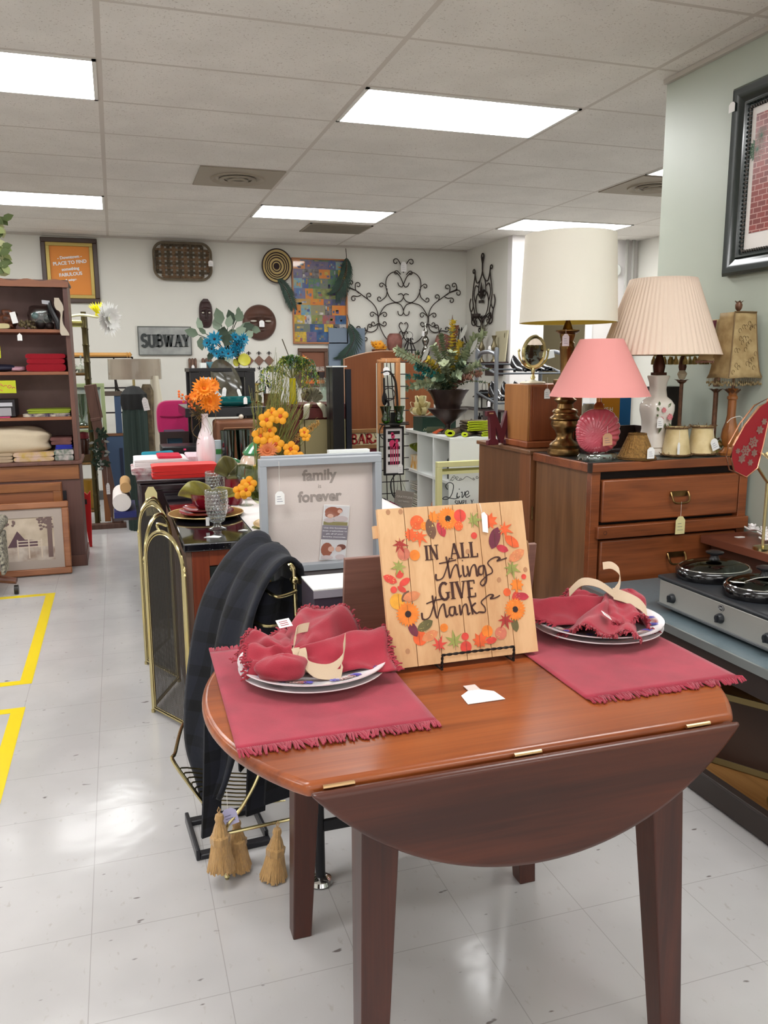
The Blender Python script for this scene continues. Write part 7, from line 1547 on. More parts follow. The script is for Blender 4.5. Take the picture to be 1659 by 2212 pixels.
mb.build('green_bow',mat('lime_ribbon',(132,142,48),0.5),t)
t=thing('folded_plates','leaning stack of white square plates in a lower cube','plate',(2.25,5.82,0.323))
for i in range(11):MB().box(2.13+0.004*(i%3),2.31,5.71,5.92,0.325+i*0.017+(0.02 if i>6 else 0),0.333+i*0.017+(0.02 if i>6 else 0)).build('plate_layer',mat('ivory_plate',(224,218,202),0.3),t,bevel=0.002)
t=thing('spice_canister','small terracotta patterned lidded pot in the lower middle cube','pot',(2.2,5.5,0.323));MB().lathe([(0.06,0),(0.07,0.02),(0.072,0.08),(0.06,0.09)],(2.22,5.5,0.323),24).build('pot_body',mat('terracotta_pattern',(180,100,72),0.5,rgb2=(220,190,160),vscale=50),t);MB().lathe([(0.066,0.091),(0.04,0.105),(0.012,0.11),(0.014,0.125),(0,0.13)],(2.22,5.5,0.323),24).build('lid',mat('terracotta',(184,106,80),0.5),t)
t=thing('dark_jar','dark jar inside the nearest cube seen through the yellow frame','jar',(2.2,5.2,0.629));MB().lathe([(0,0),(0.05,0.0),(0.052,0.13),(0.035,0.15),(0.035,0.16),(0,0.165)],(2.2,5.2,0.629),24).build('jar_body',mat('smoky_jar',(58,58,54),0.2),t)
urn_m=mat('dark_bronze_urn',(60,46,42),0.35,0.5,var=0.2,vscale=12);ux,uy=2.215,5.36
t=thing('flower_urn','dark bronze footed urn overflowing with eucalyptus on the white shelf','vase',(ux,uy,0.926))
MB().lathe([(0.05,0),(0.045,0.01),(0.02,0.03),(0.018,0.06),(0.03,0.075),(0.075,0.11),(0.13,0.16),(0.145,0.178),(0.138,0.180),(0.09,0.178)],(ux,uy,0.926),44).build('pedestal_bowl',urn_m,t,ang=50)
MB().lathe([(0.085,0.178),(0.09,0.20),(0.10,0.215),(0.10,0.23),(0.125,0.28),(0.15,0.31),(0.145,0.312),(0.12,0.285),(0.0,0.26)],(ux,uy,0.926),44).build('urn_cup',urn_m,t,ang=50)
mb=MB();cols=[sage_m,mat('pale_eucalyptus',(156,164,130),0.65),mat('yellow_leaf',(214,190,72),0.6),mat('teal_leaf',(34,116,110),0.6),mat('rust_pink_leaf',(160,116,98),0.65),stem_m,mat('deep_green_leaf2',(64,84,60),0.6)]
def spray(p0,p1,n,lw,kk,bend=0.05,ln=0.03):
    p0=Vector(p0);p1=Vector(p1);mid=(p0+p1)/2+Vector((0,0,bend));c=[Vector(q)for q in smooth2([tuple(p0),tuple(mid),tuple(p1)],12)]
    mb.k=5;mb.tube(c,0.0025,4)
    for i in range(n):
        f_=0.15+0.85*i/n;k=min(int(f_*(len(c)-2)),len(c)-2);t_=(c[k+1]-c[k]).normalized();p=c[k];a=t_.orthogonal().normalized();b2=t_.cross(a)
        for s_ in range(4):q=i*1.1+s_*1.6;mb.k=kk if rnd.random()<0.85 else 0;d=(a*math.cos(q)+b2*math.sin(q))*0.8+t_*0.5;mb.leaf(p,d.normalized()*ln*rnd.uniform(.9,1.4),lw*1.35,t_,0.1)
c0=(ux,uy,1.22)
for(x,z,y,n,kk,ln)in((1.80,1.52,-.05,26,1,.034),(1.845,1.49,.05,22,0,.03),(1.82,1.24,-.05,16,0,.034),(1.93,1.27,-.1,14,1,.036),(1.86,1.33,0,16,3,.028),(1.95,1.40,-.03,16,3,.035),(2.02,1.36,-.05,12,3,.03),(2.10,1.55,0,18,1,.036),(2.06,1.45,0,14,2,.034),(2.17,1.62,.03,20,0,.034),(2.25,1.72,0,24,2,.032),(2.29,1.68,.05,22,4,.03),(2.31,1.58,0,18,2,.032),(2.42,1.62,-.02,26,1,.036),(2.40,1.52,.05,22,0,.036),(2.49,1.64,0,22,1,.034),(2.44,1.42,-.05,18,1,.034),(2.47,1.35,0,16,4,.03),(2.38,1.32,-.05,14,4,.03),(2.22,1.50,-.06,16,1,.036),(2.15,1.42,-.08,14,1,.036),(2.30,1.42,-.08,14,6,.036),(1.99,1.50,.06,14,6,.03),(2.55,1.38,.0,14,6,.014),(2.52,1.28,.0,12,6,.012),(2.25,1.34,-.1,12,0,.036),(2.08,1.32,-.1,12,6,.034)):spray(c0,(x,uy+y,z),n,0.026 if ln>.02 else .01,kk,0.04,ln)
mb.build('eucalyptus_leaves',cols,t)
mb=MB()
for x,z in((1.99,1.42),(2.35,1.48),(2.27,1.57)):mb.leaf((x,uy-0.06,z),(0.07,0,0.12),0.035,(0,-1,0))
mb.build('silver_blades',mat('silver_blade',(140,138,130),0.5),t)
t=thing('green_gift_box','dark green box with a checkered edge on the white shelf','box',(2.16,5.70,0.926));MB().box(2.115,2.38,5.60,5.80,0.926,1.03).build('box_body',mat('forest_green_box',(40,66,54),0.5),t,bevel=0.002)
mb=MB()
for i in range(10):
    for j in range(2):mb.box(2.12+i*0.016+j*.008,2.128+i*0.016+j*.008,5.5985,5.5995,0.935+j*.009,0.943+j*.009)
mb.build('checker_border',mat('checker_cream',(170,172,140),0.6),t)
t=thing('gift_bow','big pale gold ribbon bow lying on the green box','bow',(2.15,5.66,1.031));mb=MB()
for k in range(16):
    q=2*PI*k/16+(0.2 if k%2 else 0);L=0.085+0.02*(k%3);el=0.25+0.5*(k%3);d=Vector((math.cos(q)*math.cos(el),math.sin(q)*math.cos(el),math.sin(el)));c_=Vector((2.13,5.68,1.06));s_=d.cross(Vector((0,0,1))).normalized()
    loop=[c_+d*L*(0.5-0.5*math.cos(a))+Vector((0,0,1))*0.028*math.sin(a)for a in[2*PI*i/12 for i in range(13)]];mb.strip(loop,0.035,tuple(s_),0.001)
mb.build('ribbon_loops',mat('pale_gold_ribbon',(222,208,148),0.35,sheen=0.3),t,ang=60)
ol=mat('brown_olive_cloth',(92,78,60),0.85);lime=mat('lime_trim',(190,206,30),0.7)
def roll(label,a,b2,r,z,m1=ol,turns=2.2):
    t=thing('rolled_placemat',label,'placemat',((a[0]+b2[0])/2,(a[1]+b2[1])/2,z),'rolled placemats on the white shelf');A,B=Vector((*a,z+r)),Vector((*b2,z+r));d=(B-A).normalized();s_=Vector((-d.y,d.x,0));up_=Vector((0,0,1));mb=MB()
    def f(u,v):q=turns*2*PI*u;rr=r*(0.45+0.55*u);p=A+(B-A)*v+s_*rr*math.cos(q)*1.25+up_*rr*0.8*math.sin(q);return tuple(p)
    mb.grid(f,50,6);mb.build('cloth',m1,t,solid=0.004,ang=60)
    mb=MB();mb.tube([Vector(f(i/49,0))-d*0.001 for i in range(50)],0.0042,5);mb.tube([Vector(f(i/49,1))+d*0.001 for i in range(50)],0.0042,5);mb.build('lime_binding',lime,t)
roll('brown rolled placemat with a lime edge at the near corner of the white shelf',(2.125,5.10),(2.36,5.40),0.028,0.926)
roll('brown rolled placemat behind the nearest lime-edged roll',(2.22,5.07),(2.47,5.34),0.018,0.926)
def looped(label,x,y,z,n=4):
    t=thing('folded_placemat',label,'placemat',(x,y,z),'lime-edged folded placemats on the white shelf');mb=MB();mc=MB()
    for i in range(n):
        zz_=z+0.006+i*0.017;pts=smooth2([(x+0.16,y+0.02,zz_+0.007),(x,y-0.0,zz_+0.008),(x-0.02+0.006*(i%2),y-0.005,zz_+0.003),(x,y-0.0,zz_-0.002),(x+0.16,y+0.02,zz_)],5)
        mb.strip([(a+.0,b2+0.08,c_)for a,b2,c_ in pts],0.15,(0.1,1,0),0.0028);mc.strip([(a,b2-0.0,c_)for a,b2,c_ in pts],0.012,(0.1,1,0),0.0044)
    mb.build('cloth',ol,t);mc.build('lime_binding',lime,t)
looped('folded brown placemats with bright lime loops beside the rear cabinet',2.27,5.10,0.962,4);looped('lime-edged folded placemat at the far end by the cabinet',2.36,5.06,0.926,2)
t=thing('folded_napkin','grey-green folded napkin with an orange one at the shelf back','napkin',(2.12,5.45,0.926));mb=MB();mb.tube([(2.11,5.50,0.948),(2.22,5.46,0.95)],[0.022,0.02],14);mb.build('grey_roll',mat('sage_grey_cloth',(92,100,76),0.85),t);mb=MB();mb.strip([(2.13,5.40,0.932),(2.19,5.42,0.955),(2.30,5.44,0.94)],0.05,(0.2,-1,0),0.006);mb.build('orange_napkin',mat('orange_cotton',(220,90,36),0.85),t)
t=thing('live_simply_frame','pale yellow wooden frame with glass lettered Live SIMPLY','frame',(2.15,4.9,0.1));yf=mat('pale_yellow_paint',(222,218,158),0.5);fx0,fx1,fz0,fz1,fy=1.955,2.42,0.15,0.785,4.93
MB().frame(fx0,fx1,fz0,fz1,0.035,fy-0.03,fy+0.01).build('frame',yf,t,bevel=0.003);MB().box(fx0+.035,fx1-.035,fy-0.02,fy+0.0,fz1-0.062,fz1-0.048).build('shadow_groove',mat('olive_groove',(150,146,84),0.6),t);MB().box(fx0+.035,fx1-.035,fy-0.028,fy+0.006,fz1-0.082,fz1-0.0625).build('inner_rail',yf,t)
MB().box(fx0,fx0+0.03,fy-0.02,fy+0.01,0,0.149).build('leg',yf,t);MB().box(fx1-0.03,fx1,fy-0.02,fy+0.01,0,0.149).build('leg',yf,t)
MB().add([(fx0+.035,fy-.01,fz0+.035),(fx1-.035,fy-.01,fz0+.035),(fx1-.035,fy-.01,fz1-.08),(fx0+.035,fy-.01,fz1-.08)],[(0,1,2,3)]).build('glass_pane',pane,t)
mb=MB();BK=mat('black_vinyl',(38,44,44),0.5)
for pts,r_ in(([(2.035,0.60),(2.02,0.625),(2.045,0.645),(2.075,0.63),(2.07,0.58),(2.05,0.545),(2.025,0.535),(2.0,0.54),(2.02,0.552),(2.06,0.54),(2.095,0.535),(2.11,0.55)],.003),([(2.105,0.575),(2.10,0.545),(2.112,0.54),(2.122,0.552)],.0035),([(2.13,0.575),(2.14,0.575),(2.138,0.54),(2.155,0.56),(2.158,0.58)],.0032),([(2.165,0.555),(2.185,0.565),(2.18,0.582),(2.165,0.575),(2.162,0.55),(2.175,0.54),(2.195,0.552)],.003)):mb.tube([(x,fy-0.0115,z)for x,z in smooth2(pts,5)],r_,5)
mb.ball((2.118,fy-0.0115,0.598),0.004,6);serif(mb,'SIMPL',0.03,XZ(2.085,fy-0.0115,0.492),0.17,0.001,1.0)
serif(mb,'Y',0.03,XZ(2.20,fy-0.0115,0.492),0.17,0.001,1.0)
for cxx,sg in((2.10,1),(2.245,-1)):
    for(a,b2,r_)in((cxx-sg*0.03,0.665,.016),(cxx,0.672,.012),(cxx+sg*0.025,0.662,.010)):mb.tube([(x,fy-0.0115,z)for x,z in spiral((a,b2),r_,0,1.2,sg,14)],0.0016,4)
mb.tube([(x,fy-0.0115,z)for x,z in smooth2([(2.05,.655),(2.08,.69),(2.10,.66),(2.14,.66),(2.17,.68),(2.21,.66)],4)],0.0016,4);mb.build('lettering',BK,t,smooth=False)
t=thing('shoe_rack','grey tubular rack loaded with black shoes behind the wooden box','rack',(3.0,5.75,0));gt_=mat('grey_steel_tube',(128,132,138),0.35,0.5)
for x in(2.70,3.26):
    MB().tube(smooth2([(x,5.6,0),(x,5.6,1.40),(x+.01,5.62,1.47),(x+.01,5.72,1.50),(x+.01,5.86,1.50),(x+.01,5.93,1.47),(x,5.95,1.40),(x,5.95,0)],5),0.016,10).build('end_hoop',gt_,t)
for z in(1.12,1.34,0.85,0.6):
    mb=MB()
    for y,dz in((5.6,0),(5.93,0.07),(5.75,0.03)):mb.tube([(2.70,y,z+dz),(3.26,y,z+dz)],0.008,6)
    for x in(2.70,3.26):mb.tube([(x,5.6,z),(x,5.94,z+0.07)],0.010,6)
    mb.build('tier',mat('dark_tube',(70,74,78),0.35,0.5),t)
bl=mat('black_patent_leather',(26,26,30),0.2,coat=0.3)
def shoe(x,y,z,label,heel=0.07,m=bl,rz=0):
    t=thing('shoe',label,'shoe',(x,y,z),'black shoes on the grey rack');mb=MB()
    def f(u,v):
        a=2*PI*u;l=0.24*v;w_=0.036*(0.75+0.5*math.sin(PI*(0.15+0.75*v)))*(1 if v>0.03 else 0.6)*(1 if v<.97 else .5);h=heel*(1-min(1,v/0.62))**1.3;top=0.055*(1-v)**0.7+0.02
        return(x+w_*math.cos(a),y+0.24-l,z+0.006+h+max(0,math.sin(a))*top)
    mb.grid(f,20,16,True);mb.build('upper',m,t,solid=0.004,ang=60)
    MB().tube([(x,y+0.225,z+0.0),(x,y+0.215,z+heel)],[0.01,0.02],8).build('heel',m,t)
    return t
sh0=shoe(2.80,5.64,1.13,'black heeled shoe with a studded toe, leftmost on the middle tier')
mb=MB()
for k in range(26):mb.ball((2.80+rnd.uniform(-.03,.03),5.66+rnd.uniform(0,.06),1.165+rnd.uniform(-.008,.01)),0.004,5)
mb.build('studs',chrome,sh0)
for i,lab in enumerate(('black high heel second from left on the middle tier','black strappy shoe third from left on the middle tier','black shoe right behind the brass mirror stem, middle tier','black shoe rightmost on the middle tier')):dup(sh0,(2.90+i*0.095,5.63,1.13),lab)
for i,lab in enumerate(('black shoe on the top tier behind the round mirror','black shoe on the top tier left of the brass lamp','black shoe on the top tier under the white label box')):shoe(2.98+i*0.095,5.63,1.35,lab,0.05)
MB().box(3.06,3.20,5.62,5.72,1.445,1.50).build('label_box',mat('white_label_box',(214,216,214),0.5));o=bpy.data.objects['label_box'];tag(o,'white printed box tilted on top of the black shoes','box');o.rotation_euler=(0,R(-12),0)
shoe(2.76,5.64,0.86,'patterned shoe low on the rack beside the wooden letter',0.04,mat('paisley_cloth',(170,158,140),0.7,rgb2=(120,60,60),vscale=60))
t=thing('black_shelf_unit','tall black open shelf unit holding the teal platter and dark oval plate','shelf',(0.68,5.6,0));kx0,kx1,ky0,ky1=0.465,0.885,5.50,5.86
for x in(kx0,kx1-0.065):
    for y in(ky0,ky1-0.05):MB().box(x,x+0.065,y,y+0.05,0,1.37).build('post',black_paint,t,bevel=0.003)
MB().box(kx0-0.005,kx1+0.005,ky0-0.005,ky1+0.005,1.3705,1.395).build('top_board',black_paint,t,bevel=0.003);MB().box(kx0+0.066,kx1-0.066,ky0+0.005,ky0+0.03,1.335,1.37).build('top_rail',black_paint,t)
MB().box(kx0-0.06,kx1+0.03,ky0-0.24,ky1+0.005,1.09,1.15).build('middle_board',mat('glossy_black_board',(24,24,28),0.15),t,bevel=0.004);MB().box(kx0,kx1,ky0,ky1,0.55,0.58).build('lower_board',black_paint,t)
t=thing('teal_platter','teal oval baking dish on a scalloped teal platter','dish',(0.72,5.48,1.151));tl=mat('teal_glaze',(30,104,104),0.12,coat=0.6)
mb=MB();mb.lathe([(0.0,0.005),(0.07,0.0),(0.09,0.004),(0.135,0.028),(0.135,0.032),(0.09,0.010),(0,0.010)],(0.72,5.36,1.151),60,flute=14,fa=0.02,sy=0.62);mb.build('platter',tl,t,ang=60)
mb=MB();mb.lathe([(0.085,0.012),(0.098,0.05),(0.102,0.06),(0.094,0.062),(0.08,0.03),(0,0.025)],(0.735,5.36,1.151),48,sy=0.6);mb.build('baking_dish',tl,t,ang=60);price_tag(t,(0.785,5.285,1.215),0.003,0.024,0.045)
t=thing('oval_plate','large dark mottled oval glass plate standing upright with white tags','plate',(0.70,5.55,1.151));mb=MB();mb.T=Matrix.Translation((0.695,5.49,1.31))@Matrix.Rotation(R(-22),4,'Y')@Matrix.Rotation(R(80),4,'X')
mb.lathe([(0.0,-0.01),(0.07,-0.008),(0.095,0.004),(0.10,0.008),(0.098,0.012),(0.07,0.0),(0.0,-0.003)],n=56,sx=0.9,sy=1.5);mb.build('plate_body',mat('smoky_brown_glass',(44,40,30),0.08,coat=0.6,rgb2=(84,80,66),vscale=14),t,ang=60)
MB().tube([(0.66,5.55,1.151),(0.68,5.66,1.155),(0.70,5.66,1.25)],0.004,5).build('plate_stand',dark_iron,t);price_tag(t,(0.675,5.43,1.27),0.0,0.026,0.055,None,R(8));price_tag(t,(0.76,5.43,1.26),0.0,0.022,0.05,None,R(-18),name='price_tag')
t=thing('flower_vase','glass vase of turquoise flowers and big grey-green leaves on the black unit','vase',(0.71,5.72,1.396));vx,vy=0.735,5.72
MB().lathe([(0,0.005),(0.04,0),(0.032,0.02),(0.04,0.07),(0.046,0.11),(0.043,0.11),(0.036,0.07),(0,0.02)],(vx,vy,1.396),28,flute=10,fa=0.03).build('vase_body',glass,t,ang=60)
mb=MB();tq=[mat('turquoise_petal',(18,126,160),0.55),mat('dark_heart',(60,36,40),0.7)]
for(x,z,r_,nx)in((0.65,1.585,.055,-.4),(0.60,1.56,.04,-.8),(0.80,1.55,.058,.4),(0.84,1.585,.045,.7),(0.70,1.50,.04,-.2),(0.66,1.49,.035,-.6),(0.77,1.50,.045,.2),(0.79,1.60,.04,.3),(0.82,1.53,.04,.8),(0.63,1.52,.035,-.7),(0.735,1.49,.04,0)):daisy(mb,(x,vy-0.06+rnd.uniform(-.02,.02),z),(nx,-1,.1),r_,11,r_*.38,0.2,layers=2,cen=.18)
mb.build('turquoise_blooms',tq,t)
mb=MB();lf=[mat('grey_green_leaf',(96,112,92),0.6,var=0.1),mat('dark_green_leaf3',(52,68,52),0.6),mat('pale_sage_leaf',(136,152,132),0.6)]
for(x,z,dx,dz,w_,k)in((0.55,1.615,-.09,.03,.07,0),(0.56,1.60,.01,-.09,.065,0),(0.57,1.64,-.02,.09,.05,2),(0.60,1.62,-.05,.04,.04,0),(0.70,1.68,-.03,.11,.08,0),(0.68,1.64,-.02,.09,.07,2),(0.74,1.66,.02,.08,.06,2),(0.78,1.68,-.03,.10,.07,1),(0.80,1.70,.04,.07,.07,0),(0.84,1.66,.08,.02,.065,1),(0.83,1.64,.06,.06,.06,2),(0.79,1.62,.07,.04,.07,2),(0.75,1.60,.05,.05,.07,0),(0.70,1.58,.02,.09,.09,1),(0.72,1.54,.03,.08,.09,1),(0.64,1.50,-.04,-.05,.05,1),(0.86,1.60,.05,.04,.06,2),(0.90,1.66,.06,-.02,.06,0),(0.76,1.52,.06,-.05,.06,1),(0.82,1.74,.0,.06,.04,0),(0.70,1.48,-.02,-.05,.06,1),(0.80,1.46,.04,-.03,.06,1)):
    mb.k=k;p=Vector((x,vy-0.03+rnd.uniform(-.03,.03),z));mb.leaf(p,(dx,rnd.uniform(-.03,.0),dz),w_,(0,-1,0.1),0.1);mb.k=1;mb.tube([(vx,vy,1.50),((x+vx)/2,vy,(z+1.52)/2+.01),tuple(p)],0.0025,4)
mb.build('eucalyptus_leaves',lf,t)
t=thing('blue_bowl_box','white box with a small blue bowl on top of the black unit','bowl',(0.61,5.68,1.396));MB().lathe([(0,0),(0.03,0),(0.045,0.04),(0.042,0.04),(0,0.008)],(0.63,5.66,1.396),24).build('bowl',mat('sky_blue_glaze',(110,160,176),0.2),t);MB().box(0.545,0.585,5.62,5.70,1.396,1.43).build('white_box',white_paint,t)
t=thing('leaf_dish','yellow-green leaf-shaped dish standing at the right of the black unit','dish',(0.84,5.68,1.396));mb=MB();mb.leaf((0.842,5.68,1.394),(0.012,0.02,0.115),0.12,(0,-1,0),0.05);mb.leaf((0.80,5.69,1.396),(-0.02,0.02,0.07),0.05,(0,-1,0),0.05);mb.build('leaf_body',mat('chartreuse_glaze',(196,190,56),0.35),t,solid=0.006,sub=1)
t=thing('upholstered_chair','bright pink upholstered chair back left of the black shelf unit','chair',(0.42,6.45,0));pkf=mat('magenta_upholstery',(186,30,96),0.85,sheen=0.3)
def cb(u,v):
    a=2*PI*u;x=0.145*math.copysign(abs(math.cos(a))**0.5,math.cos(a));z=0.14*math.copysign(abs(math.sin(a))**0.55,math.sin(a));b_=-1+2*v;k=max(0,1-abs(b_)**4)**0.5
    return(0.42+x*(0.75+0.25*k)*(1 if 0<v<1 else 0.0),6.35+0.06*b_-0.012*math.cos(x*8),1.02+z*(0.8+0.2*k)*(1 if 0<v<1 else 0.0)-0.02*math.exp(-((z-.02)/.015)**2)*0)
mb=MB();mb.grid(cb,44,12,True);mb.build('backrest',pkf,t,sub=1);mb=MB();mb.tube([(0.30,6.288,1.045),(0.36,6.278,1.04),(0.42,6.274,1.04),(0.52,6.285,1.05)],0.004,6);mb.build('seam',mat('magenta_dark',(130,16,62),0.9),t)
MB().box(0.27,0.57,6.28,6.72,0.50,0.58).build('seat',pkf,t,bevel=0.02,seg=3);mb=MB();mb.box(0.30,0.33,6.41,6.43,0.58,0.95);mb.box(0.51,0.54,6.41,6.43,0.58,0.95);mb.build('back_support',black_paint,t)
for x in(0.29,0.55):
    for y in(6.30,6.70):MB().box(x-.015,x+.015,y-.015,y+.015,0,0.50).build('leg',black_paint,t)
t=thing('framed_crate','dark blue framed crate below the pink chair back','crate',(0.40,5.7,0));MB().box(0.315,0.45,5.75,6.15,0.50,0.955).build('panel',mat('midnight_teal',(24,58,78),0.4),t);mb=MB();mb.frame(0.265,0.458,0.0,0.97,0.045,5.73,5.749);mb.build('frame',mat('dark_wood_frame',(48,32,30),0.4),t);MB().box(0.27,0.45,5.76,6.15,0.0,0.499).build('base',black_paint,t)
t=thing('black_tray_box','flat black electronic box behind the linen stack','box',(0.40,5.2,0));MB().box(0.24,0.56,5.08,5.30,0.88,0.93).build('case',mat('black_plastic2',(26,26,28),0.3),t,bevel=0.008);MB().box(0.37,0.385,5.0785,5.0795,0.905,0.915).build('pink_sticker',mat('pink_sticker',(226,60,110),0.5),t);mb=MB();mb.box(0.26,0.54,5.10,5.28,0.0,0.879);mb.build('pedestal',mat('dark_green_grey',(62,68,62),0.6),t)
t=thing('brown_luggage','brown leather trunk between the black shelf unit legs','trunk',(0.66,5.3,0));lg=mat('brown_leather',(110,68,44),0.45,var=0.1);MB().box(0.575,0.84,5.10,5.34,0.30,1.075).build('trunk_body',lg,t,bevel=0.02,seg=3);mb=MB();mb.tube([(0.60+.0,5.096,0.98),(0.62,5.094,1.03),(0.80,5.094,1.03),(0.82,5.096,0.98)],0.004,6);mb.build('stitching',mat('tan_stitch',(150,104,70),0.5),t);MB().box(0.56,0.86,5.08,5.36,0.0,0.299).build('plinth',black_paint,t)
MB().ball((0.742,5.20,1.092),0.016,10).build('ball_knob',mat('cream_knob',(216,206,190),0.3),t)
t=thing('beige_door_cabinet','cherry cabinet with beige doors topped with vases and a silver bow','cabinet',(1.5,6.6,0));ch=mat('cherry_red_lacquer',(96,36,30),0.4)
MB().box(0.96,1.76,6.30,6.75,0.05,1.085).build('body',ch,t);MB().box(0.95,1.77,6.285,6.76,1.0855,1.11).build('top',ch,t,bevel=0.005);MB().box(1.25,1.345,6.285,6.2995,0.05,1.08).build('pilaster',ch,t);MB().box(1.345,1.77,6.285,6.2995,1.0,1.08).build('drawer_rail',ch,t,bevel=0.003)
for x0,x1 in((1.35,1.385),(1.39,1.76)):MB().box(x0,x1,6.28,6.2995,0.12,0.99).build('door',mat('khaki_beige_panel',(160,146,104),0.6),t,bevel=0.003)
MB().box(0.96,1.0,6.30,6.34,0,0.05).build('foot',ch,t);MB().box(1.72,1.76,6.30,6.34,0,0.05).build('foot',ch,t)
t=thing('tall_vase','mustard yellow tall vase spilling green and yellow foliage','vase',(1.32,6.4,1.111));yx,yy2=1.325,6.40
MB().lathe([(0.03,0),(0.032,0.005),(0.026,0.10),(0.024,0.17),(0.027,0.20),(0.023,0.20)],(yx,yy2,1.111),28).build('vase_body',mat('mustard_glaze',(196,180,26),0.25),t,ang=60)
mb=MB();fc=[mat('lime_sprig',(186,196,70),0.6),mat('fresh_green',(96,138,66),0.6),mat('blue_green_leaf',(96,130,120),0.6),stem_m]
for k in range(46):
    q=rnd.uniform(0,PI);L=rnd.uniform(0.08,0.24);x2=yx+math.cos(q)*L;z2=1.36+math.sin(q)*0.11;dr=rnd.uniform(0.05,0.26)if abs(math.cos(q))>.45 else 0.02;y2=yy2+rnd.uniform(-.1,.08)
    c=smooth2([(yx,yy2,1.30),((yx+x2)/2,(yy2+y2)/2,z2-.0),(x2,y2,z2),(x2+0.015*math.copysign(1,math.cos(q)),y2,z2-dr)],6);mb.k=3;mb.tube(c,0.002,3);kk=0 if k%2 else 1
    for p in c[4:]:
        for _ in range(3):mb.k=kk if rnd.random()<.8 else 2;mb.leaf(p,(rnd.uniform(-.03,.03),rnd.uniform(-.02,.02),rnd.uniform(-.03,.02)),0.013)
mb.build('foliage',fc,t)
t=thing('silver_bow','crumpled silver-gold ribbon bow hanging over the cherry cabinet edge','bow',(1.44,6.3,1.111));sv=mat('champagne_foil',(186,180,156),0.28,0.6,bump=0.8,bscale=30);mb=MB()
for k in range(11):
    q=PI*k/10;d=Vector((math.cos(q),-0.35+.3*(k%2),0.35+0.6*math.sin(q))).normalized();c_=Vector((1.445,6.27,1.15));s_=d.cross(Vector((0,1,0))).normalized()
    mb.strip([c_+d*0.09*(0.5-0.5*math.cos(a))+Vector((0,0,1))*0.024*math.sin(a)for a in[2*PI*i/12 for i in range(13)]],0.045,tuple(s_*.3+Vector((0,1,0))),0.001)
for pts in([(1.44,6.26,1.14),(1.40,6.24,1.11),(1.395,6.235,1.05),(1.385,6.235,1.0)],[(1.46,6.26,1.14),(1.51,6.24,1.11),(1.545,6.235,1.06),(1.55,6.235,1.01)]):mb.strip(smooth2(pts,4),[0.03]*4+[0.05]*8+[0.03],(1,0,0.2),0.002)
mb.build('ribbon',sv,t,ang=60)
t=thing('glass_cylinder','tall clear fluted glass vase beside the black post','vase',(1.585,6.42,1.111));MB().lathe([(0.028,0.0),(0.03,0.01),(0.026,0.04),(0.040,0.20),(0.037,0.20),(0.022,0.03),(0,0.02)],(1.585,6.42,1.111),32,flute=12,fa=0.03).build('vase_body',glass,t,ang=60)
t=thing('brass_candlestick','brass candle holder glowing beside the grass stems on the cherry cabinet','candlestick',(1.02,6.38,1.111));MB().lathe([(0.045,0),(0.04,0.01),(0.012,0.03),(0.012,0.09),(0.055,0.10),(0.055,0.107),(0.014,0.11),(0.014,0.15),(0.036,0.16),(0.036,0.166),(0,0.17)],(1.04,6.38,1.111),28).build('stand',brass,t);price_tag(t,(1.07,6.33,1.21),0.0,0.02,0.035)
t=thing('wicker_basket','small brown wicker basket right of the brass candle holder','basket',(1.14,6.38,1.111));mb=MB()
for i in range(7):mb.tube([(1.15+0.055*math.cos(2*PI*k/24),6.38+0.05*math.sin(2*PI*k/24),1.118+i*0.012)for k in range(24)],0.0065,6,closed=True)
mb.build('coils',mat('brown_wicker',(104,74,44),0.8,bump=1,bscale=200),t)
t=thing('potted_plant','small dark green potted plant with grey leaves by the hook board','plant',(1.05,6.55,1.111));MB().lathe([(0.04,0),(0.05,0.07),(0.04,0.07)],(1.06,6.56,1.111),20).build('pot',mat('dark_pot',(50,40,36),0.6),t);mb=MB()
for k in range(60):q=rnd.uniform(0,2*PI);p=(1.06+rnd.uniform(-.07,.16),6.56+rnd.uniform(-.06,.06),1.22+rnd.uniform(-.03,.09));mb.k=k%3;mb.leaf(p,(0.05*math.cos(q),rnd.uniform(-.03,.03),0.05*math.sin(q)),0.018)
mb.tube([(1.06,6.56,1.17),(1.06,6.56,1.25)],0.008,6);mb.build('leaves',[mat('dark_green_leaf3',(0,0,0)),mat('slate_blue_leaf',(110,120,136),0.6),mat('grey_green_leaf',(0,0,0))],t)
t=thing('black_etagere','tall black post of a shelf unit between beige cabinet and brown board','shelf',(1.6,6.1,0));MB().box(1.545,1.635,6.0,6.09,0,1.395).build('post',black_paint,t,bevel=0.003);MB().box(1.545,1.635,6.1,6.19,0,1.395).build('post',black_paint,t);MB().box(1.548,1.66,6.0,6.2,1.396,1.405).build('cap',white_paint,t);MB().box(1.66,1.70,6.03,6.07,0,1.38).build('inner_post',mat('dark_blue_black',(22,24,34),0.4),t)
t=thing('decor_reeds','two tall thin reed sprays standing behind the green foliage','dried reeds',(1.75,9.0,0));mb=MB();mb.tube([(1.77,9.05,1.70),(1.90,9.05,1.35),(1.92,9.05,1.05)],0.006,5);mb.leaf((1.90,9.05,1.38),(0.06,0,-0.22),0.05,(0,-1,0));mb.leaf((1.98,9.05,1.30),(-0.02,0,0.28),0.05,(0,-1,0));mb.tube([(1.98,9.05,1.35),(1.99,9.05,0.02)],0.006,5);mb.tube([(1.92,9.05,1.06),(1.93,9.05,0.0)],0.006,5);mb.build('reeds',mat('brown_reed',(84,74,58),0.8),t)
bkw=wood('old_walnut',(84,52,46),(116,76,62),2,0.45,0.9);bke=wood('reddish_shelf_edge',(124,72,46),(158,98,62),0,0.4,1.0);oak_l=wood('orange_oak',(120,70,36),(156,98,54),0,0.35,1.2)
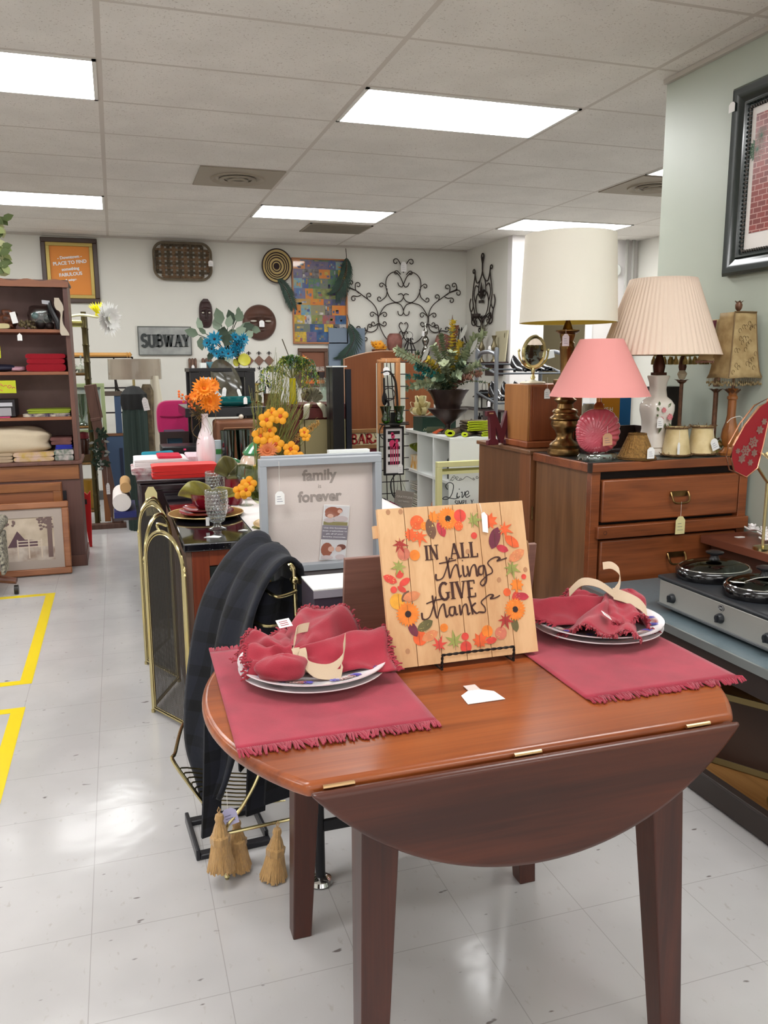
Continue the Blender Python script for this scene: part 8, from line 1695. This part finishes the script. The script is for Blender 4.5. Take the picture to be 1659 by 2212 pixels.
BX0,BX1,BY0,BY1=-1.25,-0.275,6.10,6.55
t=thing('bookcase_hutch','old brown hutch bookcase full of bags and linens at the left edge','bookcase',(-0.76,6.3,0))
MB().box(BX1-0.03,BX1,BY0+0.03,BY1,0.76,1.97).build('side_panel',bkw,t,bevel=0.002);MB().box(BX0,BX0+0.03,BY0+0.03,BY1,0.76,1.97).build('side_panel',bkw,t);MB().box(BX0+0.03,BX1-0.03,BY1-0.02,BY1,0.76,1.97).build('back_panel',mat('purple_brown_back',(150,122,118),0.7,var=0.15,vscale=5),t)
for z in(1.355,1.64,1.045):MB().box(BX0+0.03,BX1-0.03,BY0+0.03,BY1-0.02,z,z+0.022).build('shelf',bke,t,bevel=0.002)
mb=MB();pts=[(BX0-0.02,1.94)]+[(BX0-0.02+(BX1-BX0+0.03)*k/40,1.94)for k in(40,)]+[(BX0-0.02+(BX1-BX0+0.03)*k/40,1.985+0.008*math.sin(k*0.9))for k in range(40,-1,-1)]
mb.prism(pts,0.02,'xz',BY0+0.008);mb.build('scalloped_cornice',bke,t);MB().box(BX0-0.01,BX1+0.01,BY0+0.03,BY1,1.971,1.99).build('top',bkw,t,bevel=0.003)
MB().box(BX0-0.02,BX1+0.02,BY0-0.02,BY1+0.02,0.735,0.76).build('counter_top',bkw,t,bevel=0.006);MB().box(BX0,BX1,BY0+0.012,BY1,0.08,0.734).build('base_cabinet',wood('purple_brown_side',(84,54,48),(104,70,62),2,0.5),t);MB().box(BX0,BX1+0.008,BY0+0.005,BY1+0.01,0,0.08).build('plinth',bkw,t,bevel=0.003)
MB().box(BX0,BX1-0.005,BY0,BY0+0.0115,0.63,0.733).build('drawer_front',oak_l,t,bevel=0.003)
d=MB().box(BX0+0.35,-0.40,BY0-0.006,BY0+0.0115,0.12,0.615).build('door',bke,t,bevel=0.003)
mb=MB();mb.frame(BX0+0.355,-0.405,0.125,0.61,0.055,BY0-0.018,BY0-0.0065);mb.build('door_frame',oak_l,d,bevel=0.003);MB().box(-0.395,-0.375,BY0-0.006,BY0+0.011,0.49,0.55).build('door_latch',mat('black_latch',(36,34,38),0.5,0.4),d)
def bag(label,x0,x1,z0,h,m,name='cloth_bundle',cat='cloth',seed=1,y0=6.16,y1=6.40,lump=0.3):
    t_=MB()
    def f(u,v):
        a=2*PI*u;b_=-PI/2+PI*v;p=Vector((math.cos(b_)*math.cos(a),math.cos(b_)*math.sin(a),math.sin(b_)));k=1+lump*0.35*noise.noise(p*1.8+Vector((seed,0,0)))+lump*0.12*math.sin(p.z*9+p.x*3+seed)
        p=Vector((math.copysign(abs(p.x)**.6,p.x),math.copysign(abs(p.y)**.7,p.y),math.copysign(abs(p.z)**.75,p.z)))
        return((x0+x1)/2+(x1-x0)/2*p.x*k,(y0+y1)/2+(y1-y0)/2*p.y*min(k,1),z0+h/2+h/2*p.z*(k if p.z>0 else 1))
    t_.grid(f,40,22,True);return tag(t_.build(name,m,ang=80),label,cat)
canvas_c=mat('cream_canvas',(206,190,164),0.85,bump=0.3,bscale=200)
bag('large cream cloth bundle on the hutch counter',-1.02,-0.46,0.80,0.20,canvas_c,seed=3)
folded('folded_blanket','yellow floral folded blanket under the cream bundle',-0.70,-0.44,6.14,6.42,0.761,0.062,mat('yellow_floral',(196,164,92),0.85,rgb2=(206,176,160),vscale=22),2,seed=8)
folded('folded_blanket','beige folded blanket at the left edge of the hutch counter',-1.0,-0.705,6.14,6.42,0.761,0.062,mat('beige_blanket',(176,154,128),0.85),3,seed=9)
folded('folded_blanket','green and white paisley folded cloth at the right of the hutch counter',-0.435,-0.312,6.14,6.42,0.761,0.075,mat('green_paisley',(74,100,84),0.85,rgb2=(196,184,180),vscale=28),2,seed=10)
folded('folded_blanket','royal blue folded cloth on top of the paisley one',-0.43,-0.315,6.18,6.40,0.837,0.03,mat('royal_blue_cloth',(36,44,150),0.8),2,seed=11)
folded('brown_bag','brown quilted bag with pink edge lying on the blue cloth',-0.455,-0.32,6.18,6.40,0.868,0.05,mat('brown_pink_bag',(92,54,50),0.7,rgb2=(120,76,72),vscale=12),2,cat='bag',seed=12)
folded('folded_fabric','stack of lime and purple folded fabric on the third shelf',-0.62,-0.315,6.16,6.40,1.068,0.022,mat('cream_purple_fabric',(200,190,172),0.8,rgb2=(66,50,80),vscale=30),2,seed=13)
folded('folded_fabric','lime green folded fabric on top of the purple one',-0.59,-0.315,6.18,6.40,1.0905,0.028,mat('lime_fabric',(142,156,44),0.8),2,seed=14)
t=thing('photo_box','grey and black storage box with pink edge on the third shelf at left','box',(-0.75,6.25,1.068));MB().box(-0.90,-0.665,6.15,6.38,1.076,1.19).build('box_body',mat('black_box',(34,28,32),0.5),t);MB().box(-0.90,-0.69,6.145,6.149,1.08,1.135).build('grey_panel',mat('grey_panel',(160,156,160),0.5),t);MB().box(-0.90,-0.68,6.145,6.149,1.145,1.17).build('lid_panel',mat('silver_panel',(190,188,194),0.4),t);MB().box(-0.90,-0.70,6.145,6.38,1.068,1.0755).build('pink_base',mat('pink_edge',(206,60,120),0.6),t)
t=thing('shelf_sign','lime green paper sign with pink writing hung under the second shelf','sign',(-0.75,6.12,1.235));MB().box(-0.90,-0.645,6.124,6.1255,1.235,1.32).build('paper',mat('lime_paper',(190,196,34),0.6),t);mb=MB()
for(x,z,L)in((-0.78,1.295,.05),(-0.74,1.285,.07),(-0.79,1.255,.06),(-0.70,1.272,.05)):mb.tube([(x+L*k/8,6.123,z+0.006*math.sin(k*2.2))for k in range(9)],0.002,4)
mb.build('handwriting',mat('pink_marker',(226,110,110),0.6),t)
t=thing('shelf_sign','lime green paper sign at the very left edge above the second shelf','sign',(-0.77,6.12,1.47));MB().box(-0.90,-0.722,6.124,6.1255,1.47,1.55).build('paper',mat('lime_paper',(0,0,0)),t)
folded('folded_towel','dark red folded towel, the upper of two on the second shelf',-0.57,-0.325,6.17,6.40,1.43,0.07,mat('crimson_towel',(146,16,32),0.95,bump=0.5,bscale=200),2,seed=15)
folded('folded_towel','dark red folded towel, the lower of two on the second shelf',-0.575,-0.32,6.16,6.40,1.378,0.052,mat('crimson_towel',(0,0,0)),1,seed=16)
bag('dark navy and black bag at the left of the second shelf',-0.95,-0.64,1.378,0.05,mat('navy_bag',(34,34,54),0.6),'flat_bag','bag',5);bag('small pale pink cloth beside the navy bag',-0.68,-0.585,1.378,0.035,mat('pale_pink_cloth',(196,150,166),0.8),'cloth_bundle','cloth',6)
plas=thin('crinkled_clear_plastic',(220,216,216),0.10,0.5,0.2)
t=thing('plastic_bag','clear plastic bag with small black and teal goods on the top shelf','bag',(-0.45,6.28,1.663));b1=bag('x',-0.55,-0.35,1.663,0.17,plas,'bag_skin','bag',9)
for p_ in('label','category'):del b1[p_]
b1.parent=t;b1.location=b1.location-t.location
for(x,z,r_,c)in((-0.47,1.70,.035,(40,40,46)),(-0.42,1.74,.03,(30,30,34)),(-0.50,1.76,.025,(90,150,150)),(-0.41,1.69,.03,(46,44,48)),(-0.39,1.79,.03,(54,54,60))):MB().ball((x,6.27,z),r_,10).build('small_item',mat('item_%d_%d'%(c[0],c[2]),c,0.4),t)
t=thing('white_strap_bag','upright black and cream long pack against the hutch side','bag',(-0.335,6.2,1.663));mb=MB();mb.tube(smooth2([(-0.40,6.14,1.85),(-0.385,6.13,1.79),(-0.355,6.13,1.72),(-0.345,6.13,1.665)],4),[0.018]*13,8);mb.build('black_body',mat('black_vinyl_bag',(30,28,32),0.3),t)
mb=MB();mb.strip(smooth2([(-0.345,6.115,1.87),(-0.33,6.11,1.80),(-0.32,6.11,1.77),(-0.325,6.11,1.70),(-0.305,6.10,1.62)],4),[0.03,0.035,0.05,0.055,0.05,0.045,0.03,0.02,0.015,0.012,0.012,0.015,0.02,0.03,0.045,0.055,0.05],(1,0,0),0.004);mb.build('cream_ladle',mat('cream_wood',(190,178,160),0.6),t)
mb=MB();mb.prism([(-0.44,1.83),(-0.395,1.825),(-0.39,1.85),(-0.44,1.855)],0.01,'xz',6.12);mb.build('silver_cap',mat('silver_cap',(170,170,176),0.4),t)
bag('brown tangled accessories at the left of the top shelf',-0.72,-0.62,1.663,0.13,mat('brown_black_tangle',(60,38,32),0.5,rgb2=(120,70,46),vscale=40),'accessory_pile','accessories',14,lump=.9)
t=thing('clear_bag','bag of small dried pods with a white slip on the top shelf','bag',(-0.57,6.22,1.663));mb=MB()
for k in range(50):mb.ball((-0.55+rnd.uniform(-.05,.05),6.2+rnd.uniform(-.03,.03),1.672+rnd.random()*0.05),rnd.uniform(.006,.013),6)
mb.build('pods',mat('olive_pods',(104,92,64),0.7,var=0.3,vscale=60),t);mb=MB();mb.T=Matrix.Translation((-0.615,6.13,1.70))@Matrix.Rotation(R(-12),4,'Y');mb.box(-0.018,0.018,0,0.001,0,0.075);mb.build('white_slip',white_paper,t)
folded('folded_towel','pale yellow folded cloth at the left of the top shelf',-0.90,-0.655,6.135,6.38,1.663,0.035,mat('pale_yellow_cloth',(198,186,140),0.85),1,seed=20)
mbt=MB();mbt.prism([(-0.61,1.585),(-0.58,1.585),(-0.58,1.62),(-0.595,1.635),(-0.61,1.62)],0.0012,'xz',6.118);tag(mbt.build('hanging_tag',white_paper),'white price tag hanging from the edge of the top hutch shelf','tag')
t=thing('artificial_plant','pale variegated leafy plant hanging over the hutch top','plant',(-0.72,6.2,1.991));mb=MB();MB().lathe([(0.06,0),(0.08,0.10),(0.07,0.10)],(-0.78,6.25,1.991),20).build('pot',mat('dark_pot',(0,0,0)),t)
for k in range(95):
    mb.k=k%3;p=(-0.66-rnd.random()*0.25+0.03*rnd.random(),6.16+rnd.uniform(-.06,.06),2.03+rnd.random()*0.38);q=rnd.uniform(-2.2,0.6);mb.leaf(p,(0.075*math.cos(q),rnd.uniform(-.03,.01),0.075*math.sin(q)),0.055,(0,-1,.2))
for k in range(5):mb.tube([(-0.78,6.25,2.05),(-0.70,6.2,2.2+.04*k),(-0.64-.02*k,6.16,2.05+.07*k)],0.003,4)
mb.build('leaves',[mat('pale_green_leaf',(164,176,116),0.6),mat('cream_green_leaf',(196,198,150),0.6),mat('moss_green_leaf',(92,108,60),0.6)],t)
t=thing('framed_picture','wooden framed sepia barn and fence print standing on the floor','picture',(-0.6,5.92,0));FT=Matrix.Translation((-0.36,5.90,0.004))@Matrix.Rotation(R(-9),4,'X');fw=wood('warm_oak_frame',(128,76,46),(168,108,68),0,0.35,1.4)
def FB(x0,x1,y0,y1,z0,z1,name,m,bev=0):mb=MB();mb.T=FT;mb.box(x0,x1,y0,y1,z0,z1);return mb.build(name,m,t,bevel=bev)
mb=MB();mb.T=FT;mb.frame(-0.66,0,0,0.50,0.045,-0.025,0);mb.build('frame',fw,t,bevel=0.008);mb=MB();mb.T=FT;mb.frame(-0.615,-0.045,0.045,0.455,0.058,-0.012,-0.008);mb.build('mat_board',mat('mauve_mat',(172,158,148),0.8),t)
FB(-0.56,-0.10,-0.0075,-0.004,0.10,0.40,'print_sky',mat('sepia_sky',(204,188,168),0.6,rgb2=(176,158,136),vscale=8))
def FP_(pts,name,m,o):mb=MB();mb.T=FT;mb.prism(pts,0.0006,'xz',o);return mb.build(name,m,t,smooth=False)
FP_([(-0.56,0.10),(-0.10,0.10),(-0.10,0.19),(-0.30,0.21),(-0.56,0.17)],'print_ground',mat('sepia_ground',(150,128,112),0.6,rgb2=(206,194,182),vscale=10),-0.0082)
FP_([(-0.40,0.20),(-0.37,0.25),(-0.335,0.31),(-0.29,0.25),(-0.21,0.24),(-0.21,0.20)],'barn',mat('sepia_barn',(90,64,72),0.6),-0.0088)
mb=MB();mb.T=FT
for z in(0.235,0.215,0.195):mb.box(-0.34,-0.18,-0.0095,-0.009,z,z+0.007)
for x in(-0.34,-0.27,-0.19):mb.box(x,x+0.008,-0.0096,-0.009,0.12,0.25)
for z in(0.17,0.195,0.22):mb.box(-0.55,-0.44,-0.0095,-0.009,z,z+0.006)
mb.build('fence',mat('sepia_fence',(206,190,172),0.6),t,smooth=False);mb=MB();mb.T=FT
for k in range(70):a=(-0.16+rnd.uniform(-.05,.055),0.36+rnd.uniform(-.05,.035))if k%2 else(-0.45+rnd.uniform(-.1,.1),0.375+rnd.uniform(-.03,.02));mb.ball((a[0],-0.0092,a[1]),0.010,5,(1,.05,.8))
mb.box(-0.145,-0.115,-0.0098,-0.009,0.12,0.40);mb.build('tree',mat('sepia_tree',(110,88,84),0.6),t)
t=thing('office_chair','wooden swivel chair base with black caster and speckled cloth at left edge','chair',(-0.95,5.5,0));fwd_=wood('chair_leg_wood',(86,48,36),(122,74,56),0,0.4)
for k in range(5):q=R(-10+72*k);MB().tube([(-0.95,5.5,0.13),(-0.95+0.29*math.cos(q),5.5+0.29*math.sin(q),0.085)],[0.03,0.02],10).build('leg',fwd_,t);MB().tube([(-0.95+0.285*math.cos(q)-.012,5.5+0.285*math.sin(q),0.03),(-0.95+0.285*math.cos(q)+.012,5.5+0.285*math.sin(q),0.03)],0.029,16).build('caster',mat('black_caster',(34,28,26),0.4),t)
MB().tube([(-0.95,5.5,0.13),(-0.95,5.5,0.40)],0.025,12).build('column',black_paint,t);MB().box(-1.2,-0.715,5.27,5.74,0.40,0.47).build('seat',mat('grey_speckled_cushion',(186,180,160),0.85,rgb2=(60,58,58),vscale=60),t,bevel=0.03,seg=3);mb=MB();mb.box(-0.73,-0.705,5.30,5.5,0.16,0.41);mb.build('hanging_cloth',mat('grey_speckled_cushion',(0,0,0)),t,bevel=0.01)
t=thing('brass_etagere','tall bamboo-style brass shelf stand behind the hutch','shelf',(-0.4,7.7,0));bb=mat('dark_bamboo_brass',(84,76,48),0.3,0.8)
for(x,y)in((-0.225,7.60),(-0.62,7.60),(-0.225,7.9),(-0.62,7.9)):
    pr=[];
    for k in range(13):z=0.0+k*0.145;pr+=[(0.026,z),(0.022,z+0.012),(0.022,z+0.133)]
    MB().lathe(pr,(x,y,0),12).build('bamboo_post',bb,t)
for z in(0.585,0.905,1.36,0.16):
    MB().box(-0.60,-0.245,7.62,7.88,z-0.006,z).build('glass_shelf',thin('smoked_shelf_glass',(170,180,160),0.2,0.5),t);mb=MB();mb.tube([(-0.62,7.6,z-.012),(-0.225,7.6,z-.012),(-0.225,7.9,z-.012),(-0.62,7.9,z-.012)],0.012,8,closed=True);mb.build('shelf_rail',brass_old,t)
mb=MB();mb.tube([(-0.62,7.6,1.78),(-0.225,7.6,1.78),(-0.225,7.9,1.78),(-0.62,7.9,1.78)],0.022,10,closed=True);mb.build('top_rail',mat('yellow_brass',(150,144,84),0.3,0.8),t)
t=thing('glass_bell','little glass bell on the upper brass stand shelf','ornament',(-0.28,7.7,1.361));MB().lathe([(0.03,0),(0.034,0.03),(0.018,0.06),(0.007,0.08),(0.006,0.13),(0.011,0.14),(0.0,0.15)],(-0.275,7.72,1.361),20).build('bell',mat('silvery_glass',(200,206,190),0.1,0.5),t)
t=thing('glass_ball_bowl','silvery round glass ornament left of the glass bell','ornament',(-0.345,7.72,1.361));MB().lathe([(0.02,0),(0.042,0.03),(0.04,0.055),(0.02,0.075),(0.015,0.075)],(-0.345,7.72,1.361),20).build('bowl',mat('silvery_glass',(0,0,0)),t)
t=thing('glass_candle_cylinder','tall clear hurricane glass on the middle brass stand shelf','vase',(-0.32,7.72,0.906));MB().lathe([(0.05,0),(0.045,0.01),(0.02,0.03),(0.05,0.10),(0.055,0.27),(0.052,0.27),(0.047,0.10),(0,0.05)],(-0.30,7.72,0.906),28).build('glass',thin('smoky_clear_glass',(206,214,204),0.15,0.6),t,ang=60)
t=thing('red_candle_jar','brown jar with a red lid on the lower brass stand shelf','jar',(-0.32,7.72,0.586));MB().lathe([(0.05,0),(0.055,0.12),(0.045,0.14),(0,0.14)],(-0.30,7.72,0.646),24).build('jar_body',mat('amber_brown_jar',(60,34,24),0.2),t);MB().lathe([(0.05,0.141),(0.045,0.19),(0,0.20)],(-0.30,7.72,0.646),24).build('lid',mat('dark_red_lid',(120,26,36),0.5),t);MB().box(-0.37,-0.24,7.66,7.78,0.586,0.645).build('wooden_block',mat('tan_block',(116,92,60),0.6),t)
t=thing('yellow_canister','mustard yellow cylinder at the bottom of the brass stand','canister',(-0.28,7.72,0.161));MB().lathe([(0.055,0),(0.058,0.25),(0.05,0.26),(0.0,0.26)],(-0.30,7.72,0.161),24).build('cylinder',mat('mustard_cylinder',(170,130,40),0.4),t)
t=thing('daisy_stem','giant white and yellow artificial daisies poking out beside the hutch','flower',(-0.2,7.3,1.78));mb=MB();mb.tube(smooth2([(-0.40,7.6,1.815),(-0.25,7.5,1.84),(-0.12,7.4,1.82),(-0.07,7.38,1.81)],5),0.011,8);mb.build('stem',mat('pale_yellow_stem',(214,212,170),0.5),t)
mb=MB();daisy(mb,(-0.035,7.36,1.805),(0.75,-0.65,0.0),0.145,30,0.040,0.30,layers=3,cen=.12);mb.build('white_bloom',[mat('white_petal',(244,244,240),0.5),mat('white_heart',(230,230,190),0.6)],t)
mb=MB();daisy(mb,(-0.10,7.42,1.83),(-0.2,-0.4,1.0),0.12,18,0.018,1.1,k0=0,k1=0,layers=2);mb.build('yellow_bloom',mat('bright_yellow_petal',(236,226,20),0.5),t)
t=thing('wooden_easel','tall leaning brown easel frame standing behind the brass stand','easel',(-0.06,7.6,0));ew=wood('easel_wood',(84,56,46),(116,84,70),2,0.5)
mb=MB();mb.T=Matrix.Translation((-0.045,7.50,0.03))@Matrix.Rotation(R(-7.5),4,'Y');mb.box(-0.05,0.03,0,0.05,0,1.24);mb.build('upright',ew,t,bevel=0.004);mb=MB();mb.T=Matrix.Translation((-0.045,7.50,0.03))@Matrix.Rotation(R(-7.5),4,'Y');mb.box(0.031,0.05,-0.005,0.055,0.95,1.24);mb.box(0.031,0.045,-0.005,0.055,0.0,0.3);mb.box(-0.055,0.035,-0.003,0.053,0.93,0.955);mb.build('brackets',ew,t,bevel=0.003)
MB().box(-0.35,0.02,7.48,7.56,0.0,0.045).build('foot_board',ew,t,bevel=0.004);MB().box(-0.16,-0.11,7.58,7.62,0.05,0.70).build('rear_leg',wood('easel_orange',(150,94,50),(178,120,70),2,0.5),t)
price_tag(t,(-0.115,7.47,0.55),0.14,0.03,0.10);
t=thing('green_garland','dark green leafy garland hung between brass stand and easel','plant',(-0.17,7.45,0.5));mb=MB()
for k in range(70):q=rnd.uniform(0,2*PI);mb.k=0 if k%6 else 1;mb.leaf((-0.165+rnd.uniform(-.05,.05),7.44+rnd.uniform(-.02,.03),0.54+rnd.random()*0.36),(0.05*math.cos(q),0,0.05*math.sin(q)),0.025,(0,-1,0))
mb.tube([(-0.20,7.58,0.92),(-0.165,7.46,0.85),(-0.17,7.45,0.55)],0.004,4);mb.build('leaves',[mat('dark_garland',(34,54,38),0.7),mat('grey_garland',(150,156,150),0.7)],t)
t=thing('red_floor_sign','tapering bright red plastic piece leaning beside the hutch','sign',(-0.28,6.8,0));mb=MB();mb.T=Matrix.Translation((0,6.75,0));mb.prism([(-0.272,0.0),(-0.252,0.0),(-0.243,0.25),(-0.238,0.45),(-0.262,0.42),(-0.305,0.46),(-0.30,0.30)],0.03,'xz',0);mb.build('panel',mat('bright_red_plastic',(206,22,26),0.35),t,bevel=0.004);mb=MB();mb.box(-0.288,-0.268,6.7475,6.7495,0.345,0.385);mb.build('black_mark',mat('print_black',(0,0,0)),t)
t=thing('floor_lamp','lamp with a wide flat plastic-wrapped drum shade below the SUBWAY sign','lamp',(0.165,7.6,0));mb=MB();ring_shade(mb,(0.17,7.62,0),0.225,0.222,1.30,1.475);mb.build('lamp_shade',mat('beige_paper_shade',(168,156,138),0.5,var=0.08,vscale=5),t,ang=50)
mb=MB();mb.lathe([(0.2275,1.298),(0.2285,1.39),(0.2245,1.478)],(0.17,7.62,0),90,flute=23,fa=0.004,cap=False);mb.build('plastic_wrap',pane,t,ang=80);MB().lathe([(0.09,0),(0.09,0.02),(0.02,0.04),(0.015,1.1),(0.03,1.12),(0.03,1.16),(0.012,1.18),(0.012,1.33)],(0.155,7.62,0),24).build('stand',brass,t);MB().tube([(0.155,7.62,1.32),(0.395,7.62,1.32)],0.004,5).build('spider',brass,t)
t=thing('draped_column','dark green and black fabric bolt standing upright under the lamp shade','fabric',(0.145,7.38,0));mb=MB();mb.lathe([(0.10,0.0),(0.105,0.5),(0.10,1.0),(0.095,1.05)],(0.145,7.38,0),44,flute=14,fa=0.06);mb.build('fluted_cloth',mat('bottle_green_cloth',(38,56,50),0.7),t)
mb=MB();mb.lathe([(0.10,1.05),(0.11,1.10),(0.105,1.18),(0.05,1.24),(0.0,1.25)],(0.14,7.38,0),40,flute=7,fa=0.07);mb.build('black_cover',mat('black_gathered_cloth',(30,32,32),0.75,bump=0.8,bscale=30),t)
t=thing('draped_column','brown patterned curtain bolt between green and cream fabric','fabric',(0.27,7.98,0));mb=MB();mb.lathe([(0.065,0.0),(0.06,0.6),(0.045,1.0),(0.05,1.2),(0.03,1.26)],(0.255,7.42,0),30,flute=6,fa=0.1);mb.build('cloth',mat('brown_damask',(74,62,44),0.6,rgb2=(112,98,70),vscale=20),t)
t=thing('draped_column','tall cream satin sheet hanging in folds below the lamp shade','fabric',(0.36,7.98,0));mb=MB()
def cs(u,v):a=2*PI*u;z=1.33*(1-v);r_=(0.030+0.07*min(1,v*1.6))*(1+0.2*math.sin(3*a+3*v));return(0.325+0.03*v+r_*math.cos(a),7.45+r_*0.6*math.sin(a),z)
mb.grid(cs,40,24,True);mb.build('satin',mat('cream_satin',(206,200,178),0.4,sheen=0.3),t);price_tag(t,(0.225,7.28,1.16),0.01,0.05,0.11,None,R(-10))
t=thing('curtain_rail','yellow pine rail with a turned end on top of the black metal rack','rail',(-0.1,8.8,1.50));mb=MB();mb.tube([(-0.9,8.8,1.53),(0.12,8.8,1.53)],0.022,14);mb.build('rail',wood('yellow_pine',(190,134,60),(216,164,90),0,0.4),t);mb=MB();mb.T=Matrix.Translation((0.12,8.8,1.53))@Matrix.Rotation(PI/2,4,'Y');mb.lathe([(0.02,0),(0.028,0.012),(0.018,0.022),(0.028,0.04),(0.0,0.06)],n=16);mb.build('turned_end',wood('yellow_pine',(0,0,0),(0,0,0)),t)
t=thing('metal_rack','black metal bed rail rack with curved bars behind the easel','rack',(-0.1,8.85,0));mb=MB()
for z in(1.505,1.20,0.95,0.62):mb.tube([(-0.9,8.83,z),(0.18,8.83,z)],0.009,6)
for x in(-0.9,0.0,0.18):mb.tube([(x,8.83,0),(x,8.83,1.51)],0.009,6)
mb.tube(smooth2([(0.0,8.82,1.3),(0.03,8.82,1.15),(0.13,8.82,0.95),(0.2,8.82,0.75),(0.25,8.82,0.4)],5),0.014,6);mb.tube([(0.0,8.81,1.22),(0.24,8.81,0.9)],0.007,6);mb.build('bars',dark_iron,t)
t=thing('blue_panel_chair','blue painted wooden panel piece with brown rail behind the easel','panel',(0.0,8.5,0));bl2=mat('slate_blue_paint',(60,78,104),0.5);MB().box(-0.12,0.11,8.47,8.50,0.0,0.74).build('lower_panel',bl2,t,bevel=0.003);MB().box(-0.14,0.12,8.465,8.505,0.741,0.765).build('brown_rail',mat('brown_rail',(110,74,50),0.5),t);MB().box(-0.02,0.04,8.47,8.50,0.766,1.13).build('post',bl2,t,bevel=0.003);MB().box(-0.12,0.06,8.465,8.505,1.131,1.175).build('top_cap',mat('grey_brown_cap',(84,72,62),0.6),t);MB().box(-0.0,0.03,8.463,8.4695,0.20,0.62).build('dark_slot',mat('navy_slot',(26,34,56),0.6),t)
t=thing('green_window_frame','pale green painted frame standing behind the brass stand','frame',(-0.25,8.1,0));mb=MB();mb.frame(-0.50,-0.10,0.80,1.26,0.035,8.08,8.11);mb.build('frame',mat('pale_green_paint',(172,186,138),0.5),t,bevel=0.004);mb=MB();mb.box(-0.46,-0.14,8.095,8.10,0.84,1.22);mb.build('picture_sheet',mat('grey_blue_sheet',(150,168,170),0.4,rgb2=(196,200,186),vscale=5),t);MB().box(-0.49,-0.46,8.08,8.11,0,0.799).build('leg',dark_iron,t);MB().box(-0.14,-0.11,8.08,8.11,0,0.799).build('leg',dark_iron,t)
